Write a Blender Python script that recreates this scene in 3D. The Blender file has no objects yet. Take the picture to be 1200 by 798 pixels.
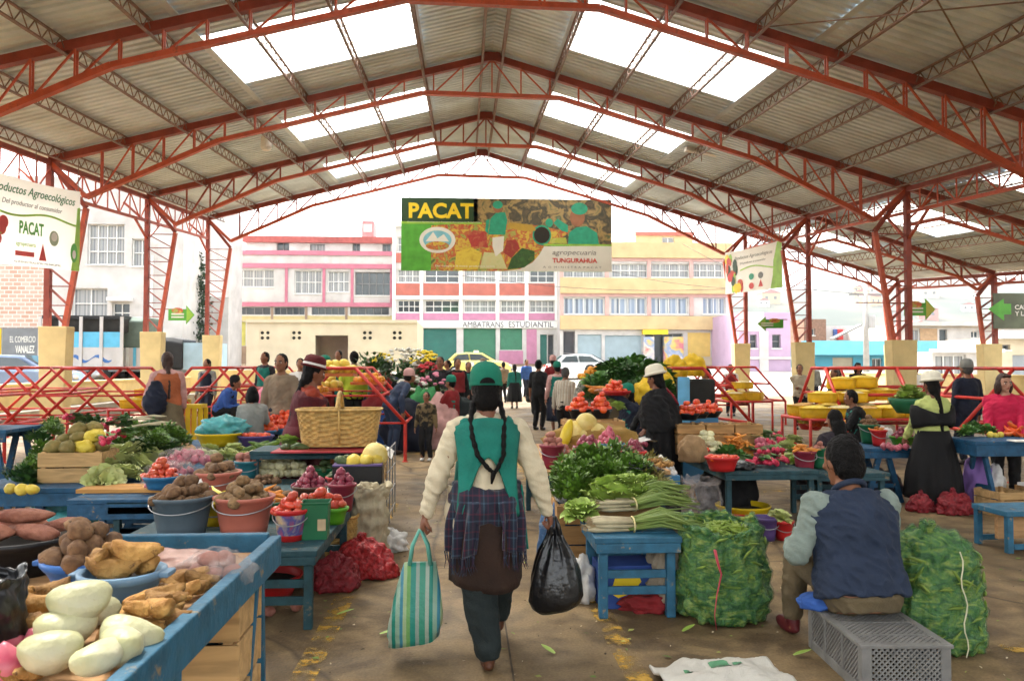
import bpy, bmesh, math, random
from mathutils import Vector, Matrix, Euler, noise
R = math.radians
sc = bpy.context.scene
col = sc.collection
rnd = random.Random(7)
FPX, CH, YAW, PIT = 930.0, 1.55, R(3.38), math.atan(29 / 930)
FW = Vector((math.sin(YAW) * math.cos(PIT), math.cos(YAW) * math.cos(PIT), math.sin(PIT)))
RT = Vector((math.cos(YAW), -math.sin(YAW), 0)); UPV = RT.cross(FW)
def _ray(u, v): return FW + RT * ((u - 600) / FPX) - UPV * ((v - 399) / FPX)
def AY(u, v, Y):                       # point at distance Y down the hall
 d = _ray(u, v); return Vector((0, 0, CH)) + d * (Y / d.y)
def AZ(u, v, z=0.0):                   # point at height z
 d = _ray(u, v); return Vector((0, 0, CH)) + d * ((z - CH) / d.z)
MATS = {}
def mat(name, c, rough=.65, var=.18, scale=9.0, bump=.0, bscale=60.0, metal=0.0, spec=.35, inst=.0, coord='Object', c2=None, thr=None, sheen=0, trans=0, sss=0, detail=4, chip=None):
 if name in MATS: return MATS[name]
 m = bpy.data.materials.new(name); m.use_nodes = True
 nt = m.node_tree; N = nt.nodes; L = nt.links
 b = N['Principled BSDF']
 b.inputs['Roughness'].default_value = rough; b.inputs['Metallic'].default_value = metal
 b.inputs['Specular IOR Level'].default_value = spec
 if sheen: b.inputs['Sheen Weight'].default_value = sheen
 if trans: b.inputs['Transmission Weight'].default_value = trans
 if sss:
  b.inputs['Subsurface Weight'].default_value = sss; b.inputs['Subsurface Scale'].default_value = .01
 tc = N.new('ShaderNodeTexCoord')
 nz = N.new('ShaderNodeTexNoise'); nz.inputs['Scale'].default_value = scale; nz.inputs['Detail'].default_value = detail
 L.new(tc.outputs[coord], nz.inputs['Vector'])
 cr = N.new('ShaderNodeValToRGB'); e = cr.color_ramp.elements
 if c2 is None:
  lo = [x * (1 - var) for x in c]; hi = [min(1, x * (1 + var)) for x in c]
  e[0].position, e[1].position = .3, .7
 else:
  lo, hi = c, c2
  t = thr or (.42, .58); e[0].position, e[1].position = t
 e[0].color = (*lo, 1); e[1].color = (*hi, 1)
 L.new(nz.outputs['Fac'], cr.inputs['Fac'])
 out = cr.outputs['Color']
 if inst:
  oi = N.new('ShaderNodeObjectInfo'); mr = N.new('ShaderNodeMapRange')
  mr.inputs['To Min'].default_value = 1 - inst; mr.inputs['To Max'].default_value = 1 + inst
  L.new(oi.outputs['Random'], mr.inputs['Value'])
  hs = N.new('ShaderNodeHueSaturation'); L.new(mr.outputs['Result'], hs.inputs['Value']); L.new(out, hs.inputs['Color'])
  out = hs.outputs['Color']
 if chip:
  n3 = N.new('ShaderNodeTexNoise'); n3.inputs['Scale'].default_value = chip[3]; n3.inputs['Detail'].default_value = 7; n3.inputs['Roughness'].default_value = .7; L.new(tc.outputs[coord], n3.inputs['Vector'])
  mr3 = N.new('ShaderNodeMapRange'); mr3.inputs['From Min'].default_value = chip[1]; mr3.inputs['From Max'].default_value = chip[2]; L.new(n3.outputs['Fac'], mr3.inputs['Value'])
  mx3 = N.new('ShaderNodeMix'); mx3.data_type = 'RGBA'; L.new(mr3.outputs['Result'], mx3.inputs[0]); L.new(out, mx3.inputs[6]); mx3.inputs[7].default_value = (*chip[0], 1); out = mx3.outputs[2]
 L.new(out, b.inputs['Base Color'])
 if bump:
  n2 = N.new('ShaderNodeTexNoise'); n2.inputs['Scale'].default_value = bscale; n2.inputs['Detail'].default_value = 3
  L.new(tc.outputs[coord], n2.inputs['Vector'])
  bp = N.new('ShaderNodeBump'); bp.inputs['Strength'].default_value = bump; bp.inputs['Distance'].default_value = .02
  L.new(n2.outputs['Fac'], bp.inputs['Height']); L.new(bp.outputs['Normal'], b.inputs['Normal'])
 MATS[name] = m; return m
def wave_mat(name, cols, scale, axis='X', rough=.7, bump=.15, coord='Object', bscale=25, spec=.3):   # stripes of the listed colours, [(pos, col)...]
 m = bpy.data.materials.new(name); m.use_nodes = True; nt = m.node_tree; N = nt.nodes; L = nt.links; b = N['Principled BSDF']
 b.inputs['Roughness'].default_value = rough; b.inputs['Specular IOR Level'].default_value = spec
 tc = N.new('ShaderNodeTexCoord'); sp = N.new('ShaderNodeSeparateXYZ'); L.new(tc.outputs[coord], sp.inputs[0])
 mu = N.new('ShaderNodeMath'); mu.operation = 'MULTIPLY'; mu.inputs[1].default_value = scale; L.new(sp.outputs[axis], mu.inputs[0])
 fr = N.new('ShaderNodeMath'); fr.operation = 'FRACT'; L.new(mu.outputs[0], fr.inputs[0])
 cr = N.new('ShaderNodeValToRGB'); cr.color_ramp.interpolation = 'CONSTANT'
 e = cr.color_ramp.elements
 while len(e) < len(cols): e.new(.5)
 for i, (p, c) in enumerate(cols): e[i].position = p; e[i].color = (*c, 1)
 L.new(fr.outputs[0], cr.inputs['Fac']); L.new(cr.outputs['Color'], b.inputs['Base Color'])
 n2 = N.new('ShaderNodeTexNoise'); n2.inputs['Scale'].default_value = bscale; L.new(tc.outputs[coord], n2.inputs['Vector'])
 bp = N.new('ShaderNodeBump'); bp.inputs['Strength'].default_value = bump; bp.inputs['Distance'].default_value = .02
 L.new(n2.outputs['Fac'], bp.inputs['Height']); L.new(bp.outputs['Normal'], b.inputs['Normal'])
 MATS[name] = m; return m
def thin_mat(name, c, alpha=.6, rough=.25, scale=14, bump=.5, tint=.2):      # thin plastic film or net: part see-through
 m = bpy.data.materials.new(name); m.use_nodes = True; nt = m.node_tree; N = nt.nodes; L = nt.links; b = N['Principled BSDF']
 b.inputs['Base Color'].default_value = (*c, 1); b.inputs['Roughness'].default_value = rough
 tc = N.new('ShaderNodeTexCoord'); nz = N.new('ShaderNodeTexNoise'); nz.inputs['Scale'].default_value = scale; nz.inputs['Detail'].default_value = 5
 L.new(tc.outputs['Object'], nz.inputs['Vector'])
 mr = N.new('ShaderNodeMapRange'); mr.inputs['From Min'].default_value = .3; mr.inputs['From Max'].default_value = .7
 mr.inputs['To Min'].default_value = max(0, alpha - tint); mr.inputs['To Max'].default_value = min(1, alpha + tint)
 L.new(nz.outputs['Fac'], mr.inputs['Value']); L.new(mr.outputs['Result'], b.inputs['Alpha'])
 bp = N.new('ShaderNodeBump'); bp.inputs['Strength'].default_value = bump; bp.inputs['Distance'].default_value = .03
 L.new(nz.outputs['Fac'], bp.inputs['Height']); L.new(bp.outputs['Normal'], b.inputs['Normal'])
 MATS[name] = m; return m
def wood_mat(name, c, var=.3, scale=3.0, axis=(1, 8, 8), rough=.75, dark=None):
 m = bpy.data.materials.new(name); m.use_nodes = True; nt = m.node_tree; N = nt.nodes; L = nt.links; b = N['Principled BSDF']
 b.inputs['Roughness'].default_value = rough; b.inputs['Specular IOR Level'].default_value = .25
 tc = N.new('ShaderNodeTexCoord'); mp = N.new('ShaderNodeMapping'); mp.inputs['Scale'].default_value = axis
 L.new(tc.outputs['Object'], mp.inputs['Vector'])
 nz = N.new('ShaderNodeTexNoise'); nz.inputs['Scale'].default_value = scale; nz.inputs['Detail'].default_value = 6; nz.inputs['Distortion'].default_value = .6
 L.new(mp.outputs['Vector'], nz.inputs['Vector'])
 cr = N.new('ShaderNodeValToRGB'); e = cr.color_ramp.elements; e[0].position, e[1].position = .32, .68
 e[0].color = (*(dark or [x * (1 - var) for x in c]), 1); e[1].color = (*[min(1, x * (1 + var * .6)) for x in c], 1)
 L.new(nz.outputs['Fac'], cr.inputs['Fac']); L.new(cr.outputs['Color'], b.inputs['Base Color'])
 bp = N.new('ShaderNodeBump'); bp.inputs['Strength'].default_value = .25; bp.inputs['Distance'].default_value = .01
 L.new(nz.outputs['Fac'], bp.inputs['Height']); L.new(bp.outputs['Normal'], b.inputs['Normal'])
 MATS[name] = m; return m
def glass_mat(name, c=(.05, .07, .08), rough=.08):
 m = mat(name, c, rough=rough, var=.3, scale=.7, spec=.7); return m
class MB:
 def __init__(s): s.v = []; s.f = []; s.m = []
 def add(s, vs, fs, mi=0):
  o = len(s.v); s.v += [tuple(x) for x in vs]; s.f += [tuple(i + o for i in f) for f in fs]; s.m += [mi] * len(fs); return s
 def box(s, c, d, rot=None, mi=0):
  c = Vector(c); hx, hy, hz = d[0] / 2, d[1] / 2, d[2] / 2
  vs = [Vector((x * hx, y * hy, z * hz)) for z in (-1, 1) for y in (-1, 1) for x in (-1, 1)]
  if rot is not None:
   M = rot if isinstance(rot, Matrix) else Matrix.Rotation(rot, 3, 'Z')
   vs = [M @ v for v in vs]
  return s.add([c + v for v in vs], [(0, 2, 3, 1), (4, 5, 7, 6), (0, 1, 5, 4), (2, 6, 7, 3), (0, 4, 6, 2), (1, 3, 7, 5)], mi)
 def bx(s, x0, x1, y0, y1, z0, z1, mi=0): return s.box(((x0 + x1) / 2, (y0 + y1) / 2, (z0 + z1) / 2), (abs(x1 - x0), abs(y1 - y0), abs(z1 - z0)), None, mi)
 def bar(s, p, q, w, h, mi=0, up=(0, 0, 1)):
  p, q = Vector(p), Vector(q); d = q - p; L = d.length
  if L < 1e-6: return s
  d.normalize(); u = Vector(up)
  if abs(d.dot(u)) > .99: u = Vector((0, 1, 0))
  x = d.cross(u).normalized(); z = x.cross(d)
  M = Matrix((x, d, z)).transposed()
  return s.box((p + q) / 2, (w, L, h), M, mi)
 def tube(s, pts, r, n=8, caps=True, mi=0, closed=False, sq=1.0):
  pts = [Vector(p) for p in pts]; k = len(pts); rs = r if isinstance(r, (list, tuple)) else [r] * k
  rings = []; pu = None
  for i, p in enumerate(pts):
   if closed: d = pts[(i + 1) % k] - pts[i - 1]
   else: d = pts[min(i + 1, k - 1)] - pts[max(i - 1, 0)]
   d.normalize()
   u = pu or (Vector((0, 0, 1)) if abs(d.z) < .9 else Vector((1, 0, 0)))
   x = d.cross(u)
   if x.length < 1e-4: x = d.cross(Vector((.3, .9, .1)))
   x.normalize(); u = x.cross(d).normalized(); pu = u
   rings.append([p + (x * math.cos(2 * math.pi * j / n) + u * math.sin(2 * math.pi * j / n) * sq) * rs[i] for j in range(n)])
  vs = [v for g in rings for v in g]; fs = []
  for i in range(k if closed else k - 1):
   a, b = i * n, ((i + 1) % k) * n
   for j in range(n): fs.append((a + j, a + (j + 1) % n, b + (j + 1) % n, b + j))
  if caps and not closed:
   fs.append(tuple(range(n))[::-1]); fs.append(tuple((k - 1) * n + j for j in range(n)))
  return s.add(vs, fs, mi)
 def cap(s, p, r1, q, r2, n=12, mi=0):            # tapered capsule with round ends
  p, q = Vector(p), Vector(q); d = (q - p).normalized() if (q - p).length > 1e-6 else Vector((0, 0, 1))
  pts, rs = [], []
  for a in (-85, -50, -20): pts.append(p + d * r1 * math.sin(R(a))); rs.append(r1 * math.cos(R(a)))
  for t in (0, .5, 1): pts.append(p.lerp(q, t)); rs.append(r1 + (r2 - r1) * t)
  for a in (20, 50, 85): pts.append(q + d * r2 * math.sin(R(a))); rs.append(r2 * math.cos(R(a)))
  return s.tube(pts, rs, n, True, mi)
 def ell(s, c, r, n=14, rot=None, mi=0, k=None):
  k = k or max(6, n // 2 + 1); c = Vector(c); vs = []; fs = []
  M = rot or Matrix.Identity(3)
  for i in range(1, k):
   a = math.pi * i / k
   for j in range(n):
    b = 2 * math.pi * j / n
    vs.append(c + M @ Vector((r[0] * math.sin(a) * math.cos(b), r[1] * math.sin(a) * math.sin(b), r[2] * math.cos(a))))
  t = len(vs); vs += [c + M @ Vector((0, 0, r[2])), c + M @ Vector((0, 0, -r[2]))]
  for i in range(k - 2):
   for j in range(n): fs.append((i * n + j, (i + 1) * n + j, (i + 1) * n + (j + 1) % n, i * n + (j + 1) % n))
  for j in range(n):
   fs.append((t, j, (j + 1) % n)); fs.append((t + 1, (k - 2) * n + (j + 1) % n, (k - 2) * n + j))
  return s.add(vs, fs, mi)
 def lathe(s, prof, n=24, c=(0, 0, 0), sx=1, sy=1, mi=0, cap0=False, cap1=False, wob=0, k=0):
  c = Vector(c); vs = []; fs = []
  for (r, z) in prof:
   for j in range(n):
    a = 2 * math.pi * j / n; w = 1 + wob * math.sin(k * a)
    vs.append(c + Vector((r * w * sx * math.cos(a), r * w * sy * math.sin(a), z)))
  for i in range(len(prof) - 1):
   for j in range(n): fs.append((i * n + j, i * n + (j + 1) % n, (i + 1) * n + (j + 1) % n, (i + 1) * n + j))
  if cap0: fs.append(tuple(range(n))[::-1])
  if cap1: fs.append(tuple((len(prof) - 1) * n + j for j in range(n)))
  return s.add(vs, fs, mi)
 def loft(s, rings, caps=True, mi=0):
  n = len(rings[0]); vs = [v for g in rings for v in g]; fs = []
  for i in range(len(rings) - 1):
   for j in range(n): fs.append((i * n + j, i * n + (j + 1) % n, (i + 1) * n + (j + 1) % n, (i + 1) * n + j))
  if caps: fs.append(tuple(range(n))[::-1]); fs.append(tuple((len(rings) - 1) * n + j for j in range(n)))
  return s.add(vs, fs, mi)
 def grid(s, fn, nu, nv, mi=0, cu=False):
  vs = [fn(i / nu, j / nv) for j in range(nv + 1) for i in range(nu + (0 if cu else 1))]; w = nu if cu else nu + 1; fs = []
  for j in range(nv):
   for i in range(nu): fs.append((j * w + i, j * w + (i + 1) % w, (j + 1) * w + (i + 1) % w, (j + 1) * w + i))
  return s.add(vs, fs, mi)
 def poly(s, pts, mi=0): return s.add(pts, [tuple(range(len(pts)))], mi)
 def prism(s, pts, d, mi=0):                      # polygon pushed along vector d
  n = len(pts); d = Vector(d); a = [Vector(p) for p in pts]
  return s.add(a + [p + d for p in a], [tuple(range(n))[::-1], tuple(range(n, 2 * n))] + [(i, (i + 1) % n, n + (i + 1) % n, n + i) for i in range(n)], mi)
 def mesh(s, name, mats, smooth=False):
  me = bpy.data.meshes.new(name); me.from_pydata(s.v, [], s.f)
  for m in (mats if isinstance(mats, (list, tuple)) else [mats]): me.materials.append(m)
  if any(s.m): me.polygons.foreach_set('material_index', s.m)
  if smooth: me.polygons.foreach_set('use_smooth', [True] * len(s.f))
  bm = bmesh.new(); bm.from_mesh(me); bmesh.ops.recalc_face_normals(bm, faces=bm.faces); bm.to_mesh(me); bm.free()
  me.update(); return me
 def build(s, name, mats, parent=None, smooth=False, bevel=0):
  o = bpy.data.objects.new(name, s.mesh(name, mats, smooth)); col.objects.link(o)
  if parent is not None: o.parent = parent
  if bevel:
   b = o.modifiers.new('b', 'BEVEL'); b.width = bevel; b.segments = 2; b.limit_method = 'ANGLE'
  return o
def tag(o, label=None, cat=None, group=None, kind=None):
 if label: o['label'] = label
 if cat: o['category'] = cat
 if group: o['group'] = group
 if kind: o['kind'] = kind
 return o
def thing(name, label, cat, loc=(0, 0, 0), rz=0, group=None, kind=None):
 o = bpy.data.objects.new(name, None); col.objects.link(o); o.location = loc; o.rotation_euler.z = rz; o.empty_display_size = .1
 return tag(o, label, cat, group, kind)
KIDS = {}
def kids(o): return [c for c in o.children]
def dup(o, loc=None, rz=None, label=None, group=None, parent=None):
 c = o.copy(); col.objects.link(c); c.parent = parent
 if loc is not None: c.location = loc
 if rz is not None: c.rotation_euler.z = rz
 if label: c['label'] = label
 if group: c['group'] = group
 for k in o.children: dup(k, parent=c)
 return c
def inst(me, name, loc, rot=(0, 0, 0), scale=1, parent=None):
 o = bpy.data.objects.new(name, me); col.objects.link(o); o.location = loc; o.rotation_euler = rot
 o.scale = (scale,) * 3 if not isinstance(scale, (tuple, list)) else scale
 if parent is not None: o.parent = parent
 return o
def evald(me, mods):                                  # mesh with modifiers applied
 o = bpy.data.objects.new('tmp', me); col.objects.link(o)
 for t, kw in mods:
  m = o.modifiers.new(t, t)
  for k, v in kw.items(): setattr(m, k, v)
 dg = bpy.context.evaluated_depsgraph_get(); out = bpy.data.meshes.new_from_object(o.evaluated_get(dg))
 bpy.data.objects.remove(o); return out
def fuse(mb, vox, mats, name, fold=0, fscale=9, seed=0, sm=4, fz=.35, squash=None):   # overlapping solids -> one continuous skin
 me = mb.mesh('raw', mats)
 me = evald(me, [('REMESH', dict(mode='VOXEL', voxel_size=vox)), ('SMOOTH', dict(factor=.5, iterations=sm))])
 me.name = name
 if not me.materials: me.materials.append(mats if not isinstance(mats, (list, tuple)) else mats[0])
 if fold:
  off = Vector((seed * 3.1, seed * 1.7, seed)); ns = [v.normal.copy() for v in me.vertices]
  for v, n in zip(me.vertices, ns):
   p = Vector((v.co.x, v.co.y, v.co.z * fz)) * fscale + off
   q = Vector((v.co.x + v.co.z * .8, v.co.y, v.co.z)) * fscale * 1.4 - off
   v.co += n * fold * (noise.noise(p) + .7 * (.5 - abs(noise.noise(q)) * 2))
 me.polygons.foreach_set('use_smooth', [True] * len(me.polygons)); me.update(); return me
FONT = None
def text(s, name, m, parent, loc, h, width=None, shear=0, bold=0, extr=.004, rot=(math.pi / 2, 0, 0), align='LEFT', sp=1.0):
 cu = bpy.data.curves.new('t', 'FONT'); cu.body = s; cu.size = 1; cu.shear = shear; cu.offset = bold; cu.extrude = .001; cu.space_character = sp; cu.resolution_u = 3
 o = bpy.data.objects.new('t', cu); col.objects.link(o)
 dg = bpy.context.evaluated_depsgraph_get(); me = bpy.data.meshes.new_from_object(o.evaluated_get(dg)); bpy.data.objects.remove(o)
 xs = [v.co.x for v in me.vertices]; ys = [v.co.y for v in me.vertices]; w0, h0 = max(xs) - min(xs), max(ys) - min(ys)
 x0, y0 = min(xs), min(ys); fy = h / h0; fx = (width / w0) if width else fy
 dx = {'LEFT': 0, 'CENTER': -.5 * w0 * fx}[align]
 for v in me.vertices: v.co = ((v.co.x - x0) * fx + dx, (v.co.y - y0) * fy, extr * (1 if v.co.z > 0 else 0))
 me.materials.clear(); me.materials.append(m)
 return inst(me, name, loc, rot, 1, parent)
WHITE = mat('white_paint', (.78, .77, .74), .6, .08, 2)
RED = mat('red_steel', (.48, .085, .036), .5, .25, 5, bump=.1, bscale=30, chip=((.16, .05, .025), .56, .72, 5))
REDD = mat('shaded_red_steel', (.27, .05, .03), .55, .25, 4, bump=.1)  # darker copy of the red steel, shade of the chords put into its colour
REDB = mat('bright_red_tube', (.50, .03, .02), .4, .2, 6, chip=((.12, .035, .02), .6, .68, 16))
BLUE = mat('blue_painted_wood', (.010, .066, .14), .6, .3, 14, bump=.25, bscale=40, chip=((.20, .15, .09), .60, .66, 11))
BLUEL = mat('light_blue_paint', (.019, .105, .18), .55, .25, 14, bump=.2, bscale=40, chip=((.26, .19, .11), .60, .66, 11))
BLUEG = mat('worn_teal_paint', (.013, .05, .062), .65, .3, 14, bump=.25, bscale=40, chip=((.17, .13, .08), .58, .66, 9))
CRATEW = wood_mat('crate_wood', (.40, .22, .085))
CRATEP = wood_mat('pale_crate_wood', (.48, .30, .13))
PLANK = wood_mat('table_plank', (.42, .24, .11), axis=(1.5, 10, 10))
CREAM = mat('cream_concrete', (.66, .52, .25), .8, .1, 3, bump=.15, bscale=20)
BLK = mat('black_plastic', (.005, .005, .006), .35, .3, 6, bump=.1)
SKIN = mat('brown_skin', (.24, .10, .052), .5, .12, 14, sss=.05)
SKINL = mat('light_skin', (.42, .21, .135), .5, .1, 14, sss=.05)
SKIND = mat('tanned_skin', (.19, .072, .038), .5, .12, 14, sss=.05)
HAIR = mat('black_hair', (.004, .0032, .003), .6, .4, 50, bump=.5, bscale=120, spec=.14)
HAIRB = mat('brown_hair', (.035, .013, .007), .45, .4, 50, bump=.5, bscale=120)
HAIRG = mat('grey_hair', (.06, .057, .055), .7, .4, 50, bump=.5, bscale=120)
def gz(x, y):
 z = 0.0
 if y > 34: z = (y - 34) * .0635
 if x < -11.5: z = max(z, .5 if y < 42 else 0)
 return z
def ground_mat():
 m = bpy.data.materials.new('market_floor'); m.use_nodes = True; nt = m.node_tree; N = nt.nodes; L = nt.links; b = N['Principled BSDF']
 tc = N.new('ShaderNodeTexCoord')
 def nz(s, d=6, dist=0):
  n = N.new('ShaderNodeTexNoise'); n.inputs['Scale'].default_value = s; n.inputs['Detail'].default_value = d; n.inputs['Distortion'].default_value = dist
  L.new(tc.outputs['Object'], n.inputs['Vector']); return n
 def ramp(src, p0, c0, p1, c1):
  r = N.new('ShaderNodeValToRGB'); e = r.color_ramp.elements; e[0].position, e[1].position = p0, p1; e[0].color = (*c0, 1); e[1].color = (*c1, 1)
  L.new(src, r.inputs['Fac']); return r
 base = ramp(nz(.55, 8, .4).outputs['Fac'], .3, (.125, .082, .036), .7, (.275, .188, .092))
 spots = ramp(nz(5.5, 6).outputs['Fac'], .35, (.62, .6, .58), .55, (1, 1, 1))
 grit = ramp(nz(70, 3).outputs['Fac'], .3, (.72, .72, .72), .7, (1.2, 1.2, 1.2))
 stain = ramp(nz(1.6, 7, 1.5).outputs['Fac'], .38, (.45, .42, .38), .52, (1, 1, 1))
 vc = N.new('ShaderNodeTexVoronoi'); vc.feature = 'DISTANCE_TO_EDGE'; vc.inputs['Scale'].default_value = .33; nd = nz(1.6, 6); ad = N.new('ShaderNodeMix'); ad.data_type = 'VECTOR'; ad.inputs[0].default_value = .16; L.new(tc.outputs['Object'], ad.inputs[4]); L.new(nd.outputs['Color'], ad.inputs[5]); L.new(ad.outputs[1], vc.inputs['Vector']); crack = ramp(vc.outputs['Distance'], .0, (.35, .33, .3), .007, (1, 1, 1))
 cur = base.outputs['Color']
 for r in (spots, grit, stain, crack):
  mx = N.new('ShaderNodeMix'); mx.data_type = 'RGBA'; mx.blend_type = 'MULTIPLY'; mx.inputs[0].default_value = .85
  L.new(cur, mx.inputs[6]); L.new(r.outputs['Color'], mx.inputs[7]); cur = mx.outputs[2]
 L.new(cur, b.inputs['Base Color'])
 rr = ramp(nz(1.1, 5, .5).outputs['Fac'], .35, (.55,) * 3, .7, (.9,) * 3); L.new(rr.outputs['Color'], b.inputs['Roughness'])
 b.inputs['Specular IOR Level'].default_value = .35
 bp = N.new('ShaderNodeBump'); bp.inputs['Strength'].default_value = .35; bp.inputs['Distance'].default_value = .01
 L.new(nz(45, 6).outputs['Fac'], bp.inputs['Height']); L.new(bp.outputs['Normal'], b.inputs['Normal'])
 return m
GM = ground_mat()
xs = [-900, -400, -200, -100, -60, -40, -25, -18, -12, -11.5, -8, -4, 0, 4, 8, 12, 16, 18, 22, 30, 45, 70, 110, 200, 400, 900]
ys = [-60, -30, -10, 0, 5, 10, 15, 20, 25, 30, 34, 42, 50, 60, 80, 110, 150, 220, 320, 450, 700, 1100, 1800]
def terr(x, y):
 z = gz(x, y)
 if y > 60: z = gz(x, 60) + (y - 60) * .02
 return z
gm = MB(); gm.v = [(x, y, terr(x, y)) for y in ys for x in xs]; w = len(xs)
gm.f = [(j * w + i, j * w + i + 1, (j + 1) * w + i + 1, (j + 1) * w + i) for j in range(len(ys) - 1) for i in range(w - 1)]
tag(gm.build('ground', GM), kind='structure')
ROADM = mat('street_concrete', (.34, .32, .29), .85, .12, .8, bump=.2, bscale=30)
rd = MB()
def roadz(x, y, e=.004): return terr(x, y) + e
rd.add([(-60, 36, terr(0, 36) + .006), (60, 36, terr(0, 36) + .006), (60, 42, terr(0, 42) + .006), (-60, 42, terr(0, 42) + .006), (60, 50, terr(0, 50) + .006), (-60, 50, terr(0, 50) + .006), (60, 57, terr(0, 57) + .006), (-60, 57, terr(0, 57) + .006)], [(0, 1, 2, 3), (3, 2, 4, 5), (5, 4, 6, 7)])
tag(rd.build('street', ROADM), kind='structure')
def worn_mat(name, c, lo, hi, sc_=7):
 m = mat(name, c, .8, .2, 6); nt = m.node_tree; N = nt.nodes; L = nt.links; b = N['Principled BSDF']
 tc = N.new('ShaderNodeTexCoord'); n = N.new('ShaderNodeTexNoise'); n.inputs['Scale'].default_value = sc_; n.inputs['Detail'].default_value = 8; n.inputs['Roughness'].default_value = .7
 L.new(tc.outputs['Object'], n.inputs['Vector']); mr = N.new('ShaderNodeMapRange'); mr.inputs['From Min'].default_value = lo; mr.inputs['From Max'].default_value = hi
 L.new(n.outputs['Fac'], mr.inputs['Value']); L.new(mr.outputs['Result'], b.inputs['Alpha']); return m
YL = worn_mat('worn_yellow_paint', (.46, .27, .04), .46, .62)
JT = mat('joint_tar', (.075, .055, .036), .9, .3, 8)
ln = MB()
def strip(mb, p, q, w_, z):
 p, q = Vector((*p, z)), Vector((*q, z)); d = (q - p).normalized(); s = Vector((-d.y, d.x, 0)) * w_ / 2
 n = max(1, int((q - p).length / .5)); mb.grid(lambda a, b: p.lerp(q, b) + s * (2 * a - 1), 1, n)
for p, q in [((-.80, 2.5), (-.80, 9)), ((.86, 2.5), (.86, 16)), ((-9, 9.1), (-3.2, 10.3)), ((-9, 7.0), (-4.2, 8.9)), ((3.2, 9.6), (9, 9.9)), ((2.5, 4.2), (9, 4.6)), ((-3, 14), (9, 14.4))]: strip(ln, p, q, .13, .004)
tag(ln.build('floor_line', YL), kind='structure')
jt = MB()
for X in (.24, 5.2, -5): strip(jt, (X, 1), (X + .02, 33), .010, .0045)
for Y in (3.2, 7.5, 11.6, 15.8, 20): strip(jt, (-11, Y), (17.5, Y), .012, .0045)
tag(jt.build('floor_joint', JT), kind='structure')
kb = MB(); kb.bx(-11.5, -10.75, -6, 33.2, 0, .42); tag(kb.build('kerb', mat('kerb_concrete', (.30, .28, .25), .85, .2, 3, bump=.2), bevel=.02), kind='structure')
lw = MB(); lw.bx(-11.42, -11.14, -6, 33, .42, 1.02); lw.bx(-11.46, -11.1, -6, 33, 1.02, 1.09)
tag(lw.build('low_wall', CREAM, bevel=.01), 'long low cream wall on the grey kerb along the truck side of the hall', 'wall', kind='thing')
lw = MB(); lw.bx(18.6, 18.9, -6, 40, 0, 1.15); lw.bx(18.56, 18.94, -6, 40, 1.15, 1.22)
tag(lw.build('low_wall', CREAM, bevel=.01), 'long low cream wall behind the lean-to aisle, facing the blue houses', 'wall', kind='thing')
lw = MB(); lw.bx(-11.4, -5.6, 33.3, 33.6, 0, 1.35); lw.bx(-8.6, -5.6, 32.7, 33.3, 0, .5)
tag(lw.build('low_wall', CREAM, bevel=.01), 'short cream wall with a step beside the end columns, before the white toilet block', 'wall', kind='thing')
XC = .67
def roof(x, y): return 6.44 + .066 * (y - 20) - .0177 * (x - .5) + 2.95 * (1 - abs(x - XC) / 10.7)
XL, XR, YN, YF = XC - 11.25, 18.45, -5.0, 33.0
SHEET = mat('roof_sheet', (.63, .73, .80), .5, .2, .9, bump=.0, metal=.0)
SKY = [(9.0, 11.97), (15.15, 18.2), (21.75, 24.3), (28.15, 30.95), (2.4, 5.4)]
SKX = [(XC - 5.74, XC - 1.72), (XC + 1.6, XC + 5.72), (12.3, 15.0)]
def corr(mb, x0, x1, y0, y1, dz=.16):            # corrugated sheet, ribs running down the slope
 pitch = .235; n = max(1, round((y1 - y0) / pitch)); p = (y1 - y0) / n; prof = []
 for i in range(n):
  for t, h in ((0, 0), (.5, 0), (.62, .045), (.88, .045)): prof.append((y0 + (i + t) * p, h))
 prof.append((y1, 0))
 k = len(prof); vs = [(x, y, roof(x, y) + dz + h) for x in (x0, x1) for (y, h) in prof]
 mb.add(vs, [(i, i + 1, k + i + 1, k + i) for i in range(k - 1)])
sh = MB()
def cut_sheet(x0, x1, cuts):
 cx = sorted({x0, x1, *[c for c in cuts for c in c]})
 for a, b in zip(cx, cx[1:]):
  if (a, b) in cuts:
   yy = YN
   for s0, s1 in sorted(SKY):
    corr(sh, a, b, yy, s0); yy = s1
   corr(sh, a, b, yy, YF)
  else: corr(sh, a, b, YN, YF)
for e in [q for p in SKX for q in p]: sh.bar((e, YN, roof(e, YN) + .148), (e, YF, roof(e, YF) + .148), .16, .012)  # strips added under the cut edges to close gaps that leaked light
cut_sheet(XL, XC, [SKX[0]]); cut_sheet(XC, XR, [SKX[1], SKX[2]])
tag(sh.build('corrugated_roof', SHEET), 'grey corrugated metal roof sheeting of the open market hall', 'roof', kind='thing')
rc = MB(); rc.bar((XC, YN, roof(XC, YN) + .20), (XC, YF, roof(XC, YF) + .20), .5, .03)
tag(rc.build('ridge_cap', mat('ridge_metal', (.42, .40, .37), .5, .1, 2)), 'flat metal ridge cap running along the top of the hall roof', 'ridge cap', kind='thing')
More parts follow.
